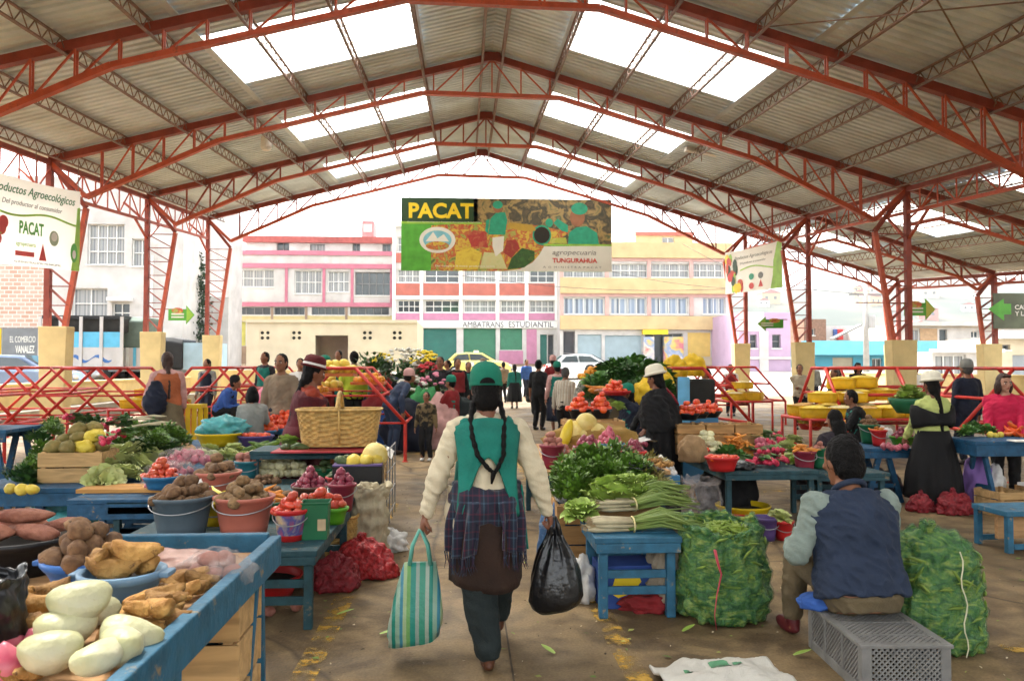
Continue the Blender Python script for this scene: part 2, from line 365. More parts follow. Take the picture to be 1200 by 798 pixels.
def sky_mat():
 m = bpy.data.materials.new('skylight_fibreglass'); m.use_nodes = True; nt = m.node_tree; N = nt.nodes; L = nt.links
 N.remove(N['Principled BSDF']); o = N['Material Output']
 t = N.new('ShaderNodeBsdfTranslucent'); d = N.new('ShaderNodeBsdfTransparent'); mx = N.new('ShaderNodeMixShader'); mx.inputs[0].default_value = .35
 tc = N.new('ShaderNodeTexCoord'); nz = N.new('ShaderNodeTexNoise'); nz.inputs['Scale'].default_value = .8; L.new(tc.outputs['Object'], nz.inputs['Vector'])
 cr = N.new('ShaderNodeValToRGB'); cr.color_ramp.elements[0].color = (.80, .80, .74, 1); cr.color_ramp.elements[1].color = (.95, .95, .92, 1); L.new(nz.outputs['Fac'], cr.inputs['Fac'])
 L.new(cr.outputs['Color'], t.inputs['Color']); d.inputs['Color'].default_value = (.95, .95, .93, 1)
 L.new(t.outputs[0], mx.inputs[1]); L.new(d.outputs[0], mx.inputs[2]); L.new(mx.outputs[0], o.inputs['Surface']); return m
SKYM = sky_mat()
bayname = ['nearest bay', 'second bay', 'third bay', 'last bay', 'bay behind the viewer']
for bi, (s0, s1) in enumerate(SKY):
 for si, (a, b) in enumerate(SKX):
  if bi == 4: continue
  k = MB()
  n = 3; d = (s1 - s0) / n
  for q in range(n):
   mb_ = MB(); corr(mb_, a, b, s0 + q * d, s0 + (q + 1) * d, .165); k.add(mb_.v, mb_.f)
   if q: k.bar((a, s0 + q * d, roof(a, s0 + q * d) + .15), (b, s0 + q * d, roof(b, s0 + q * d) + .15), .04, .012, 1)
  tag(k.build('skylight', [SKYM, SHEET]), 'translucent skylight, %s, %s' % (bayname[bi], ['on the truck side slope', 'on the slope by the arrow signs', 'in the low lean-to roof'][si]), 'skylight', 'translucent roof skylights', 'thing')
TY = [(8, 'truss over the viewer, just out of the light'), (14, 'nearest wide red truss sweeping across the roof'), (20, 'second red truss, its peak over the billboard'), (26, 'third red truss, narrower in the distance'), (32, 'last red truss closing the open far gable')]
HX = 10.86
def chord_b(dx):                                    # height of bottom chord below top chord at distance dx from ridge
 if dx < 1.74: return None
 return .5 if dx <= 6.8 else .5 + (dx - 6.8) * (.93 - .5 + .2) / (9.98 - 6.8)
proto_web = {}
def webbar(parent, p, q, w_, h_, m=RED, name='web_bar'):
 if m is RED and parent.location.y > 25: w_ *= 1.5; h_ *= 1.5; m = REDD  # far bars thicker and darker, their backlit look put into the colour
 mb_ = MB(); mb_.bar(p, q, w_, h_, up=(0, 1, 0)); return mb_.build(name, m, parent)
for Y, desc in TY:
 t = thing('roof_truss', desc, 'truss', (XC, Y, 0), 0, 'red steel roof trusses', 'thing')
 T = lambda dx, dz=0, dy=0: (dx, dy, roof(XC + dx, Y) + dz)
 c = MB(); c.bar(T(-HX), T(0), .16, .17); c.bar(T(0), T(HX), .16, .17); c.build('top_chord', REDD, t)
 c = MB()
 zb = roof(XC + 1.74, Y) - .5; zbl = roof(XC - 1.74, Y) - .5
 for s in (-1, 1):
  zz = zb if s > 0 else zbl
  k = T(6.8 * s, -.5); h = T(9.98 * s, -1.13)
  c.bar((1.74 * s, 0, zz), k, .13, .10); c.bar(k, h, .13, .11)
  c.bar(h, T(HX * s, -.05), .11, .10)
 c.bar((-1.74, 0, zbl), (1.74, 0, zb), .13, .10); c.build('bottom_chord', RED, t)
 for s in (-1, 1):
  xs_ = [.74 * i for i in range(0, 14)]
  for i, dx in enumerate(xs_):
   def bot(d):
    d = min(d, 9.98); return (d * s, 0, ((zb if s > 0 else zbl) if d < 1.74 else roof(XC + d * s, Y) - chord_b(d)))
   if not (dx == 0 and s < 0):
    for dy in (-.045, .045):
     a, b = Vector(T(dx * s, -.05)), Vector(bot(dx)); a.y = b.y = dy
     if dx > 9.98: continue
     if abs(dy) > 0 and Y > 20 and dy > 0: continue
     webbar(t, a, b, .03, .03)
   if dx + .74 < 10.2 and i % 2 == 1 or (i in (0, 10, 12) and dx + .74 < 10.2):
    webbar(t, T(dx * s, -.05), bot(dx + .74), .034, .03)
   elif dx + .74 < 10.2 and dx > 7: webbar(t, bot(dx), T((dx + .74) * s, -.05), .03, .03)
 c = MB(); zr = T(0, .02); c.bx(-.22, .22, -.09, .09, zr[2] - .13, zr[2] + .09); c.build('ridge_plate', REDD, t)
 c = MB(); c.bar(T(HX), T(17.35), .14, .14); c.build('top_chord', REDD, t)
 c = MB(); c.bar(T(HX + .9, -.55), T(16.0, -.5), .1, .08); c.bar(T(16.0, -.5), T(16.75, -.75), .1, .08); c.bar(T(HX + .9, -.55), T(HX, -1.0), .1, .08); c.bar(T(16.75, -.75), T(17.35, -.05), .08, .08); c.build('bottom_chord', RED, t)
 for i in range(8):
  dx = HX + 1.0 + i * .62
  webbar(t, T(dx, -.05), T(dx, -.53), .035, .035); webbar(t, T(dx, -.05), T(dx + .62, -.52), .03, .03)
PD = [(-10.5, 'over the truck-side columns'), (-9.04, 'first in from the truck-side columns'), (-7.57, 'second in from the truck-side columns'), (-6.13, 'just outside the truck-side skylights'), (-4.63, 'crossing the outer part of the truck-side skylights'), (-3.14, 'crossing the inner part of the truck-side skylights'), (-1.72, 'along the upper edge of the truck-side skylights'), (-.25, 'beside the ridge cap, truck side'),
 (.25, 'beside the ridge cap, arrow-sign side'), (1.62, 'along the upper edge of the arrow-side skylights'), (3.1, 'crossing the inner part of the arrow-side skylights'), (4.6, 'crossing the outer part of the arrow-side skylights'), (6.1, 'just outside the arrow-side skylights'), (7.57, 'second in from the arrow-side columns'), (9.04, 'first in from the arrow-side columns'), (10.5, 'over the arrow-side columns'),
 (11.7, 'inner one of the lean-to roof'), (13.0, 'middle one of the lean-to roof'), (14.6, 'outer one of the lean-to roof'), (16.2, 'at the low eave of the lean-to')]
PURM = mat('purlin_steel', (.20, .125, .10), .6, .3, 6)
for dx, d in PD:
 x = XC + dx; t = thing('lattice_purlin', 'thin lattice roof girder running lengthwise, ' + d, 'purlin', (x, YN, 0), 0, 'lattice roof purlins', 'thing')
 P = lambda y, dz: (0, y - YN, roof(x, y) + dz)
 c = MB(); c.bar(P(YN + .1, .12), P(YF - .1, .12), .05, .03); c.bar(P(YN + .1, -.13), P(YF - .1, -.13), .06, .03); c.build('girder_chord', PURM, t)
 c = MB(); y = YN + .2; up = 0
 while y < YF - .4:
  c.bar(P(y, .11 if up else -.12), P(y + .2, -.12 if up else .11), .016, .016); y += .2; up = 1 - up
 c.build('girder_lacing', PURM, t)
for i, (a, b, d) in enumerate([((-9, 8.2), (-3.2, 13.8), 'truck side'), ((3.2, 8.2), (9, 13.8), 'arrow-sign side'), ((9, 8.2), (4.6, 13.8), 'arrow-sign side, crossing another')]):
 c = MB(); c.bar((XC + a[0], a[1], roof(XC + a[0], a[1]) - .02), (XC + b[0], b[1], roof(XC + b[0], b[1]) - .02), .02, .02)
 tag(c.build('brace_rod', PURM), 'thin diagonal bracing rod under the nearest roof bay, ' + d, 'brace rod', 'roof bracing rods', 'thing')
CX = {-1: XC - HX, 1: XC + HX}
def column(x, s, Y, desc, top, pz, low=False, wtop=.88, group='red lattice columns of the hall'):
 t = thing('lattice_column', desc, 'column', (x, Y, 0), 0, group, 'thing')
 ins = -s
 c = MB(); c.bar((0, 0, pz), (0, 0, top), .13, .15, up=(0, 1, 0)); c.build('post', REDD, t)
 zt = top - 1.12 if not low else top - .75
 wb = .42
 c = MB(); c.bar((ins * wb, 0, pz), (ins * wtop, 0, zt), .11, .12, up=(0, 1, 0)); c.build('flange', RED, t)
 n = max(4, round((zt - pz) / .46)); pr = None
 for i in range(n + 1):
  f = i / n; z = pz + .05 + (zt - pz - .1) * f; xi = ins * (wb + (wtop - wb) * f)
  if i: webbar(t, (0, 0, z), (xi, 0, z), .025, .03, REDD)
  if pr and i < n + 1:
   for dy in (-.05, .05): webbar(t, (0, dy, z), (pr[1], dy, pr[0]), .025, .03, REDD)
  pr = (z, xi)
 webbar(t, (ins * wtop, 0, zt + .02), (0, 0, top - .02), .1, .1, REDD, 'knee_brace')
 webbar(t, (-ins * .05, 0, zt + .35), (-ins * .75, 0, top + .05 - .2), .05, .05, RED, 'knee_brace')
 c = MB(); a = wb + .14; xa, xb = (ins * a, -ins * .12)
 y0 = .2
 rings = []
 for z, k in ((-.02, .72), (pz * .35, .86), (pz - .02, 1.0), (pz + .0, 1.0)):
  xm = (xa + xb) / 2; hw = abs(xa - xb) / 2 * k; rings.append([Vector((xm - hw, -y0, z)), Vector((xm + hw, -y0, z)), Vector((xm + hw, y0, z)), Vector((xm - hw, y0, z))])
 c.loft(rings); c.build('plinth', CREAM, t, bevel=.015)
cl = {14: ('nearest, beside the long banner', 'nearest'), 20: ('behind the edge of the big banner', 'widest in view, behind the lime-bloused woman'), 26: ('second from the big banner', 'with the arrow sign beside it, second widest'), 32: ('at the far end, beside the green tree', 'at the far end, behind the small banner')}
for Y in (8, 14, 20, 26, 32):
 for s in (-1, 1):
  if Y == 8: d = 'close to the viewer'
  else: d = cl[Y][0 if s < 0 else 1]
  x = CX[s]
  column(x, s, Y, 'red lattice column, %s row, %s' % ('truck-side' if s < 0 else 'arrow-side', d), roof(x, Y) - .06, (2.49 if s < 0 else 2.2) + .02 * (Y - 20) * (1 if Y > 20 else 0))
 x = XC + 17.35
 column(x, 1, Y, 'shorter red lattice column of the lean-to, ' + {8: 'nearest the viewer', 14: 'second nearest', 20: 'third from the viewer', 26: 'by the dark sign board', 32: 'slim in the distance behind a wider column'}[Y], roof(x, Y) - .05, 2.15 + .02 * (Y - 20), True, .6, 'short columns of the lean-to')
for x, d, dep in ((CX[-1], 'along the truck-side column tops', .75), (CX[1], 'along the arrow-side column tops', .6), (XC + 17.35, 'along the low outer edge of the lean-to', .3)):
 t = thing('eave_girder', 'red lattice beam ' + d, 'girder', (x, 8, 0), 0, 'lengthwise eave girders', 'thing')
 P = lambda y, dz: (0, y - 8, roof(x, y) + dz)
 c = MB(); c.bar(P(YN + .2, -.06), P(32, -.06), .12, .12); c.build('girder_chord', REDD, t)
 c = MB(); c.bar(P(YN + .2, -.06 - dep), P(32, -.06 - dep), .08, .08); c.build('girder_chord', RED, t)
 c = MB(); y = YN + .4; n = 0
 while y < 31.6:
  c.bar(P(y, -.06), P(y, -.06 - dep), .03, .03, up=(0, 1, 0)); c.bar(P(y, -.06 if n % 2 else -.06 - dep), P(y + .75, -.06 - dep if n % 2 else -.06), .03, .03, up=(1, 0, 0)); y += .75; n += 1
 c.build('girder_lacing', RED, t)
 for Y in (14, 20, 26, 32):
  if dep > .5:
   for sy in (-1, 1):
    c = MB(); c.bar(P(Y, -1.4), P(Y + sy * 1.0, -.06 - dep), .06, .06)
    if Y + sy < 33: c.build('knee_brace', RED, t)
for u, v, Y, d in ((312, 165, 23, 'white drum lamp hanging under the third bay, truck side'), (822, 178, 23, 'pale strip lamp under the roof beside the arrow-side skylight')):
 p = AY(u, v, Y); t = thing('hanging_lamp', d, 'lamp', p, 0, None, 'thing')
 c = MB()
 if u < 500: c.lathe([(.05, .28), (.14, .22), (.16, -.2), (.11, -.28)], 14, cap0=True, cap1=True)
 else: c.box((0, 0, 0), (1.0, .2, .12), Euler((0, .12, .1)).to_matrix())
 c.build('lamp_shade', WHITE, t); c = MB(); c.bar((0, 0, .1), (0, 0, roof(p.x, Y) - p.z - .15), .02, .02, up=(0, 1, 0)); c.build('hanger', PURM, t)
DKG = mat('sign_dark_green', (.02, .06, .018), .5, .2, 3); MDG = mat('sign_green', (.09, .38, .04), .45, .2, 3); LMG = mat('sign_lime', (.30, .55, .06), .45, .2, 3)
SGNW = mat('banner_white', (.74, .73, .66), .6, .05, 2); YEL = mat('sign_yellow', (.85, .62, .02), .45, .08, 4); SRED = mat('sign_red', (.6, .05, .04), .5, .1, 4); SGRY = mat('sign_grey', (.2, .2, .19), .6, .1, 4)
TEALP = mat('print_teal', (.03, .34, .2), .5, .15, 5); SKNP = mat('print_skin', (.34, .14, .07), .5, .15, 5)
def print_mat(name, cols, scale=5):
 m = bpy.data.materials.new(name); m.use_nodes = True; nt = m.node_tree; N = nt.nodes; L = nt.links; b = N['Principled BSDF']; b.inputs['Roughness'].default_value = .5
 tc = N.new('ShaderNodeTexCoord'); vo = N.new('ShaderNodeTexVoronoi'); vo.inputs['Scale'].default_value = scale; nd = N.new('ShaderNodeTexNoise'); nd.inputs['Scale'].default_value = scale * .55; nd.inputs['Detail'].default_value = 5; nd.inputs['Distortion'].default_value = .8; L.new(tc.outputs['Object'], nd.inputs['Vector']); vo.inputs['Randomness'].default_value = 1
 nz = N.new('ShaderNodeTexNoise'); nz.inputs['Scale'].default_value = 1.1; nz.inputs['Detail'].default_value = 2
 L.new(tc.outputs['Object'], vo.inputs['Vector']); L.new(tc.outputs['Object'], nz.inputs['Vector'])
 mx = N.new('ShaderNodeMix'); mx.data_type = 'FLOAT'; mx.inputs[0].default_value = .62
 sx = N.new('ShaderNodeSeparateColor'); L.new(nd.outputs['Color'], sx.inputs[0]); L.new(nz.outputs['Fac'], mx.inputs[2]); L.new(sx.outputs[0], mx.inputs[3])
 cr = N.new('ShaderNodeValToRGB'); e = cr.color_ramp.elements
 while len(e) < len(cols): e.new(.5)
 for i, c in enumerate(cols): e[i].position = .30 + .42 * i / (len(cols) - 1); e[i].color = (*c, 1)
 L.new(mx.outputs[0], cr.inputs['Fac']); L.new(cr.outputs['Color'], b.inputs['Base Color']); MATS[name] = m; return m
PRD = print_mat('print_produce', [(.12, .2, .03), (.55, .33, .02), (.62, .48, .06), (.5, .06, .03), (.35, .42, .08), (.06, .12, .02), (.6, .4, .2)], 7)
PRB = print_mat('print_hall', [(.02, .02, .015), (.14, .10, .05), (.05, .05, .03), (.42, .28, .10), (.08, .12, .05), (.5, .42, .3)], 5)
def flat(parent, name, pts, m, y): c = MB(); c.prism([(x, y, z) for x, z in pts], (0, .003, 0)); return c.build(name, m, parent)
def circ(x, z, rx, rz, n=24, a0=0, a1=360): return [(x + rx * math.cos(R(a0 + (a1 - a0) * i / (n if a1 - a0 == 360 else n - 1))), z + rz * math.sin(R(a0 + (a1 - a0) * i / (n if a1 - a0 == 360 else n - 1)))) for i in range(n)]
Yb = 32.0; p0, p1 = AY(470, 317, Yb), AY(716.5, 234.5, Yb); W, H = p1.x - p0.x, p1.z - p0.z
bb = thing('billboard', 'large PACAT billboard with a market scene, hung below the far truss', 'billboard', (p0.x, Yb, p0.z), 0, None, 'thing')
c = MB(); c.bx(0, W, 0, .06, 0, H); c.build('board', MDG, bb)
X_ = lambda f: f * W; Z_ = lambda f: (1 - f) * H       # fractions of the board, z from the top
def rect(x0, z0, x1, z1): return [(X_(x0), Z_(z1)), (X_(x1), Z_(z1)), (X_(x1), Z_(z0)), (X_(x0), Z_(z0))]
flat(bb, 'printed_band', rect(0, 0, .36, .33), DKG, -.004)
flat(bb, 'printed_picture', rect(.34, .0, 1, .62), PRB, -.004); flat(bb, 'printed_produce', [(X_(.14), 0), (X_(.6), 0), (X_(.72), Z_(.62)), (X_(.8), Z_(.45)), (X_(.62), Z_(.36)), (X_(.36), Z_(.34)), (X_(.14), Z_(.38))], PRD, -.009)
flat(bb, 'printed_stripe', rect(.0, .33, .38, .36), LMG, -.014)
for i_, (cs_, pts) in enumerate((([(.62, .42, .02), (.7, .55, .06), (.5, .3, .02)], [(.25, .98), (.26, .74), (.33, .68), (.38, .75), (.36, .98)]), ([(.62, .55, .25), (.6, .6, .3), (.45, .5, .15)], [(.37, .97), (.39, .74), (.47, .76), (.5, .97)]), ([(.55, .08, .03), (.4, .03, .03), (.6, .25, .08)], [(.31, .52), (.34, .44), (.40, .46), (.41, .68), (.33, .66)]), ([(.45, .04, .03), (.3, .03, .02), (.5, .15, .05)], [(.48, .74), (.5, .58), (.54, .56), (.56, .68), (.52, .82)]), ([(.05, .16, .02), (.02, .07, .01), (.2, .35, .05)], [(.50, .98), (.52, .82), (.57, .68), (.63, .72), (.63, .84), (.58, .95)]), ([(.6, .55, .06), (.4, .45, .06), (.7, .6, .2)], [(.70, .61), (.71, .54), (.78, .53), (.785, .61)]), ([(.55, .35, .03), (.4, .25, .03)], [(.50, .40), (.51, .33), (.62, .36), (.64, .44), (.58, .45)]))): flat(bb, 'printed_produce', [(X_(x), Z_(z)) for x, z in pts][::-1], print_mat('print_patch_%d' % i_, cs_, 9), -.0115 - .0004 * i_)
flat(bb, 'printed_logo', circ(X_(.17), Z_(.58), W * .085, H * .18), SGNW, -.014); flat(bb, 'printed_logo', circ(X_(.17), Z_(.58), W * .067, H * .13), mat('print_sky', (.2, .5, .6), .5, .1, 4), -.019)
flat(bb, 'printed_logo', circ(X_(.17), Z_(.66), W * .055, H * .06), PRD, -.024); flat(bb, 'printed_logo', [(X_(.115), Z_(.6)), (X_(.15), Z_(.47)), (X_(.17), Z_(.56)), (X_(.20), Z_(.5)), (X_(.225), Z_(.6))], SGNW, -.022)
for nm, pts, m in [('printed_figure', [(.41, .50), (.42, .28), (.45, .19), (.49, .19), (.5, .3), (.49, .5)], TEALP), ('printed_figure', [(.395, .45), (.40, .30), (.417, .28), (.409, .49)], TEALP), ('printed_figure', [(.43, .54), (.485, .52), (.48, .72), (.445, .8), (.43, .66)], SGNW),
    ('printed_figure', [(.79, .63), (.795, .46), (.83, .39), (.88, .37), (.93, .46), (.94, .63)], TEALP), ('printed_figure', [(.72, .33), (.74, .27), (.79, .36), (.79, .46), (.76, .44)], TEALP)]:
 flat(bb, nm, [(X_(x), Z_(z)) for x, z in pts], m, -.014)
for x, z, rx, rz, m in ((.455, .13, .022, .07, SKNP), (.455, .09, .024, .055, TEALP), (.835, .25, .036, .13, SKNP), (.845, .13, .04, .085, TEALP), (.7, .33, .018, .06, TEALP)): flat(bb, 'printed_figure', circ(X_(x), Z_(z), W * rx, H * rz, 18), m, -.019 - (.004 if m is TEALP else 0))
flat(bb, 'printed_basket', circ(X_(.665), Z_(.50), W * .045, H * .14, 20), TEALP, -.0135); flat(bb, 'printed_basket', circ(X_(.665), Z_(.5), W * .038, H * .115, 20), mat('print_dark', (.02, .015, .01), .5), -.0165)
pl = [(1, .64), (1, 1)] + [(.48, 1), (.56, .97), (.62, .88), (.655, .76), (.675, .655)]
flat(bb, 'printed_panel', [(X_(x), Z_(z)) for x, z in pl][::-1], SGNW, -.012); flat(bb, 'printed_stripe', rect(.675, .62, 1, .645), LMG, -.017)
text('PACAT', 'lettering', YEL, bb, (X_(.035), -.016, Z_(.285)), H * .215, W * .305, 0, .035)
text('agropecuaria', 'lettering', SGRY, bb, (X_(.715), -.018, Z_(.79)), H * .085, W * .21, .2)
text('TUNGURAHUA', 'lettering', SRED, bb, (X_(.715), -.018, Z_(.88)), H * .065, W * .215, 0, .03)
text('A  D  M I N I S T R A  P A C A T', 'lettering', SGRY, bb, (X_(.67), -.018, Z_(.955)), H * .028, W * .28)
text('Productores Agroecológicos y Comercio Asociativo de Tungurahua', 'lettering', SGNW, bb, (X_(.03), -.018, Z_(.345)), H * .02, W * .34)
text('Del campo a la mesa: productos sanos', 'lettering', SGNW, bb, (X_(.16), -.018, Z_(.955)), H * .035, W * .28)
c = MB()
for f in (.04, .35, .65, .96):
 xx = X_(f); c.bar((xx, .03, H), (xx, .03, roof(p0.x + xx, Yb) - .5 - p0.z), .025, .025, up=(0, 1, 0))
c.build('hanging_cable', PURM, bb)
BANM = mat('banner_vinyl', (.86, .85, .80), .5, .04, 2); _n = BANM.node_tree; _t = _n.nodes.new('ShaderNodeBsdfTranslucent'); _t.inputs[0].default_value = (.9, .9, .84, 1); _m = _n.nodes.new('ShaderNodeMixShader'); _m.inputs[0].default_value = .45; _n.links.new(_n.nodes['Principled BSDF'].outputs[0], _m.inputs[1]); _n.links.new(_t.outputs[0], _m.inputs[2]); _n.links.new(_m.outputs[0], _n.nodes['Material Output'].inputs['Surface'])
def banner(p, q, H, desc, parts):
 p, q = Vector(p), Vector(q); d = q - p; W = Vector((d.x, d.y)).length
 t = thing('market_banner', desc, 'banner', p, math.atan2(d.y, d.x), 'white and green market banners', 'thing'); sl = d.z / W
 c = MB(); c.grid(lambda a, b: (a * W, .012 * math.sin(a * 14 + b * 3), b * H + a * W * sl - .05 * math.sin(math.pi * a) * (b > .5)), 24, 6); c.build('banner_sheet', BANM, t, smooth=True)
 M = Matrix(((1, 0, 0), (0, 1, 0), (sl, 0, 1)))
 def shear(o):
  for v in o.data.vertices:
   L = v.co.copy(); v.co.z = v.co.z + v.co.x * sl
  return o
 parts(t, W, H, shear)
 c = MB()
 for a in (.02, .5, .98): c.bar((a * W, 0, H + a * W * sl - .03), (a * W, 0, H + a * W * sl + .7), .012, .012, up=(0, 1, 0))
 c.build('hanging_cable', PURM, t)
 return t
def fl(t, nm, pts, m, y, sh_): return sh_(flat(t, nm, pts, m, y))
def txt(t, s, m, x, z, h, w_, sl, shr=0, bold=0):
 o = text(s, 'lettering', m, t, (0, 0, 0), h, w_, shr, bold)
 for v in o.data.vertices: v.co = (v.co.x + x, v.co.y + z + (v.co.x + x) * sl, v.co.z + .03)
 return o
YLW = mat('print_tomato', (.62, .08, .03), .5, .3, 5)
def parts_big(t, W, H, shr):
 sl_ = parts_big.sl
 fl(t, 'printed_wave', [(W * a, H * (.60 + .03 * math.sin(a * 9 + 2.2))) for a in [i / 24 for i in range(25)]] + [(W * a, H * (.575 + .03 * math.sin(a * 9 + 2.2))) for a in [i / 24 for i in range(24, -1, -1)]], LMG, -.022, shr)
 fl(t, 'printed_corner', [(W * .90, 0), (W, 0), (W, H * .80), (W * .965, H * .78), (W * .95, H * .5), (W * .93, H * .2)], LMG, -.020, shr)
 fl(t, 'printed_logo', circ(W * .70, H * .36, .15, .17), mat('print_pale_green', (.4, .5, .35), .5, .2, 4), -.022, shr); fl(t, 'printed_logo', circ(W * .70, H * .38, .1, .1), SGNW, -.026, shr)
 fl(t, 'printed_logo', [(W * .54, H * .08), (W * .62, H * .08), (W * .58, H * .28)], SRED, -.022, shr)
 fl(t, 'printed_logo', circ(W * .93, H * .22, .12, .22), MDG, -.026, shr); fl(t, 'printed_logo', circ(W * .93, H * .2, .06, .1), SGNW, -.03, shr)
 for i in range(14):
  r_ = random.Random(i); fl(t, 'printed_tomato', circ(W * (.03 + .16 * r_.random()), H * (.12 + .36 * r_.random()), .13, .14, 14), [YLW, LMG, SRED, YEL][i % 4], -.022 - .001 * i, shr)
 fl(t, 'printed_bar', [(W * .30, H * .11), (W * .49, H * .11), (W * .49, H * .165), (W * .30, H * .165)], SRED, -.022, shr)
 txt(t, 'Productos Agroecológicos', mat('print_script_green', (.05, .2, .08), .5), W * .05, H * .77, H * .13, W * .88, sl_, .35, .01)
 txt(t, 'Del productor al consumidor', SGRY, W * .16, H * .655, H * .075, W * .62, sl_, .25)
 txt(t, 'PACAT', MDG, W * .33, H * .36, H * .15, W * .25, sl_, 0, .03); txt(t, 'agropecuaria', LMG, W * .30, H * .21, H * .06, W * .2, sl_); txt(t, 'ADMINISTRACION MUNICIPAL', SGRY, W * .28, H * .03, H * .025, W * .5, sl_)
pR, pL = AY(92, 318, 19.0), AY(0, 309, 16.6)
pL = pR + (pL - pR) * 1.2
parts_big.sl = (pR.z - pL.z) / Vector((pR.x - pL.x, pR.y - pL.y)).length
banner(pL, pR, 1.86, 'big white banner with green writing, Productos Agroecológicos, by the trucks', parts_big)
def parts_small(t, W, H, shr):
 sl_ = parts_small.sl
 fl(t, 'printed_corner', [(W * .82, 0), (W, 0), (W, H), (W * .93, H * .98), (W * .87, H * .6), (W * .86, H * .3)], LMG, -.02, shr)
 fl(t, 'printed_wave', [(W * (.3 + .7 * a), H * (.52 + .06 * math.sin(a * 5))) for a in [i / 12 for i in range(13)]] + [(W * (.3 + .7 * a), H * (.49 + .06 * math.sin(a * 5))) for a in [i / 12 for i in range(12, -1, -1)]], LMG, -.024, shr)
 for i in range(26):
  r_ = random.Random(i + 50); zz = r_.random(); fl(t, 'printed_vegetable', circ(W * (.04 + .32 * r_.random() * (1 - .6 * zz)), H * (.06 + .78 * zz), .09 + .12 * r_.random(), .12 + .15 * r_.random(), 12), [SRED, LMG, YEL, DKG, YLW][i % 5], -.022 - .001 * i, shr)
 for a, m in ((.5, TEALP), (.66, SGRY), (.5, SRED)): fl(t, 'printed_logo', circ(W * a, H * (.33 if m is not SRED else .12), .18, .12), m, -.024, shr)
 fl(t, 'printed_logo', [(W * .62, H * .08), (W * .7, H * .08), (W * .66, H * .24)], SRED, -.024, shr)
 txt(t, 'Productos Agroecológicos', SGRY, W * .2, H * .74, H * .1, W * .66, sl_, .3); txt(t, 'Del productor al consumidor', SGRY, W * .3, H * .63, H * .06, W * .45, sl_, .2)
a_, b_ = AY(850, 345, 31.0), AY(917, 337, 26.9); parts_small.sl = (b_.z - a_.z) / Vector((b_.x - a_.x, b_.y - a_.y)).length
banner(a_, b_, 1.66, 'smaller white banner with a vegetable picture, hung between the far columns', parts_small)
def arrow(u0, v0, u1, v1, Y, s, desc, arm, lime=False):
 a, b = AY(u0, v1, Y), AY(u1, v0, Y); W, H = b.x - a.x, b.z - a.z
 t = thing('arrow_sign', desc, 'arrow sign', ((a.x + b.x) / 2, Y, a.z), 0, 'green arrow signs', 'thing')
 pts = [(-.5, .2), (.18, .2), (.18, 0), (.5, .5), (.18, 1), (.18, .8), (-.5, .8)]
 c = MB(); c.prism([(x * W * s, 0, z * H) for x, z in pts], (0, .03, 0)); c.build('board', MDG, t)
 c = MB(); c.prism([(x * W * s, -.004, z * H) for x, z in [(.2, .08), (.47, .5), (.2, .92)]], (0, .003, 0)); c.build('arrow_head', LMG if not lime else mat('sign_olive', (.5, .5, .08), .5, .1, 4), t)
 flat(t, 'printed_picture', [(x * W * s, z * H) for x, z in circ(-.15, .72, .22, .16, 16)], PRD, -.008)
 c = MB()
 for k in (0, 1): c.bx(-.38 * W, .1 * W, -.012, -.008, H * (.34 + .16 * k), H * (.42 + .16 * k))
 c.build('printed_line', SGNW, t)
 c = MB(); c.bar((0, .04, H * .8), (arm, .04, H * .8), .03, .03); c.build('bracket', REDD, t)
arrow(197, 358, 228, 380, 28.5, 1, 'green arrow sign pointing to the tree, between two far columns', -1.0)
arrow(888, 371, 918, 388, 26.5, -1, 'green arrow sign pointing to the peach building, below the small banner', .6)
arrow(1060, 350, 1096, 375, 26.0, 1, 'green and yellow arrow sign beside the widest red column', -2.2, True)
a, b = AY(1165, 385, 25.6), AY(1232, 344, 25.6); W, H = b.x - a.x, b.z - a.z
t = thing('notice_board', 'dark olive sign board with a green arrow and white lettering by the outer column', 'sign', (a.x, 25.6, a.z), 0, None, 'thing')
c = MB(); c.bx(0, W, 0, .05, 0, H); c.build('board', mat('sign_dark_olive', (.10, .12, .075), .5, .25, 2), t)
flat(t, 'arrow_head', [(-.2, H * .55), (.35, H * .85), (.35, H * .7), (.6, H * .7), (.6, H * .4), (.35, H * .4), (.35, H * .22)], MDG, -.008); flat(t, 'printed_picture', circ(W * .8, H * .85, .5, .14), YLW, -.008)
text('CARNICOS', 'lettering', SGNW, t, (W * .36, -.01, H * .54), H * .13, W * .55, 0, .02); text('Y LACTEOS', 'lettering', SGNW, t, (W * .36, -.01, H * .36), H * .13, W * .55, 0, .02)
c = MB(); c.bar((.1, .06, H * .4), (-.35, .06, H * .4), .03, .03); c.bar((W * .9, .06, H), (W * .9, .06, roof(a.x + W * .9, 25.6) - a.z), .03, .03, up=(0, 1, 0)); c.build('bracket', REDD, t)
PANE = glass_mat('window_glass', (.045, .06, .07)); CURT = wave_mat('curtain_behind_glass', [(0, (.30, .31, .31)), (.45, (.17, .18, .20)), (.6, (.36, .36, .35)), (.8, (.22, .23, .24))], 2.1, 'X', .25, .0, spec=.6)
BLUEC = wave_mat('blue_curtain_glass', [(0, (.22, .28, .38)), (.3, (.45, .48, .5)), (.55, (.12, .15, .2)), (.8, (.34, .4, .48))], 1.3, 'X', .25, .0, spec=.6)
FRW = mat('frame_white', (.7, .7, .68), .5, .1, 3); FRD = mat('frame_grey', (.2, .2, .2), .5, .1, 3)
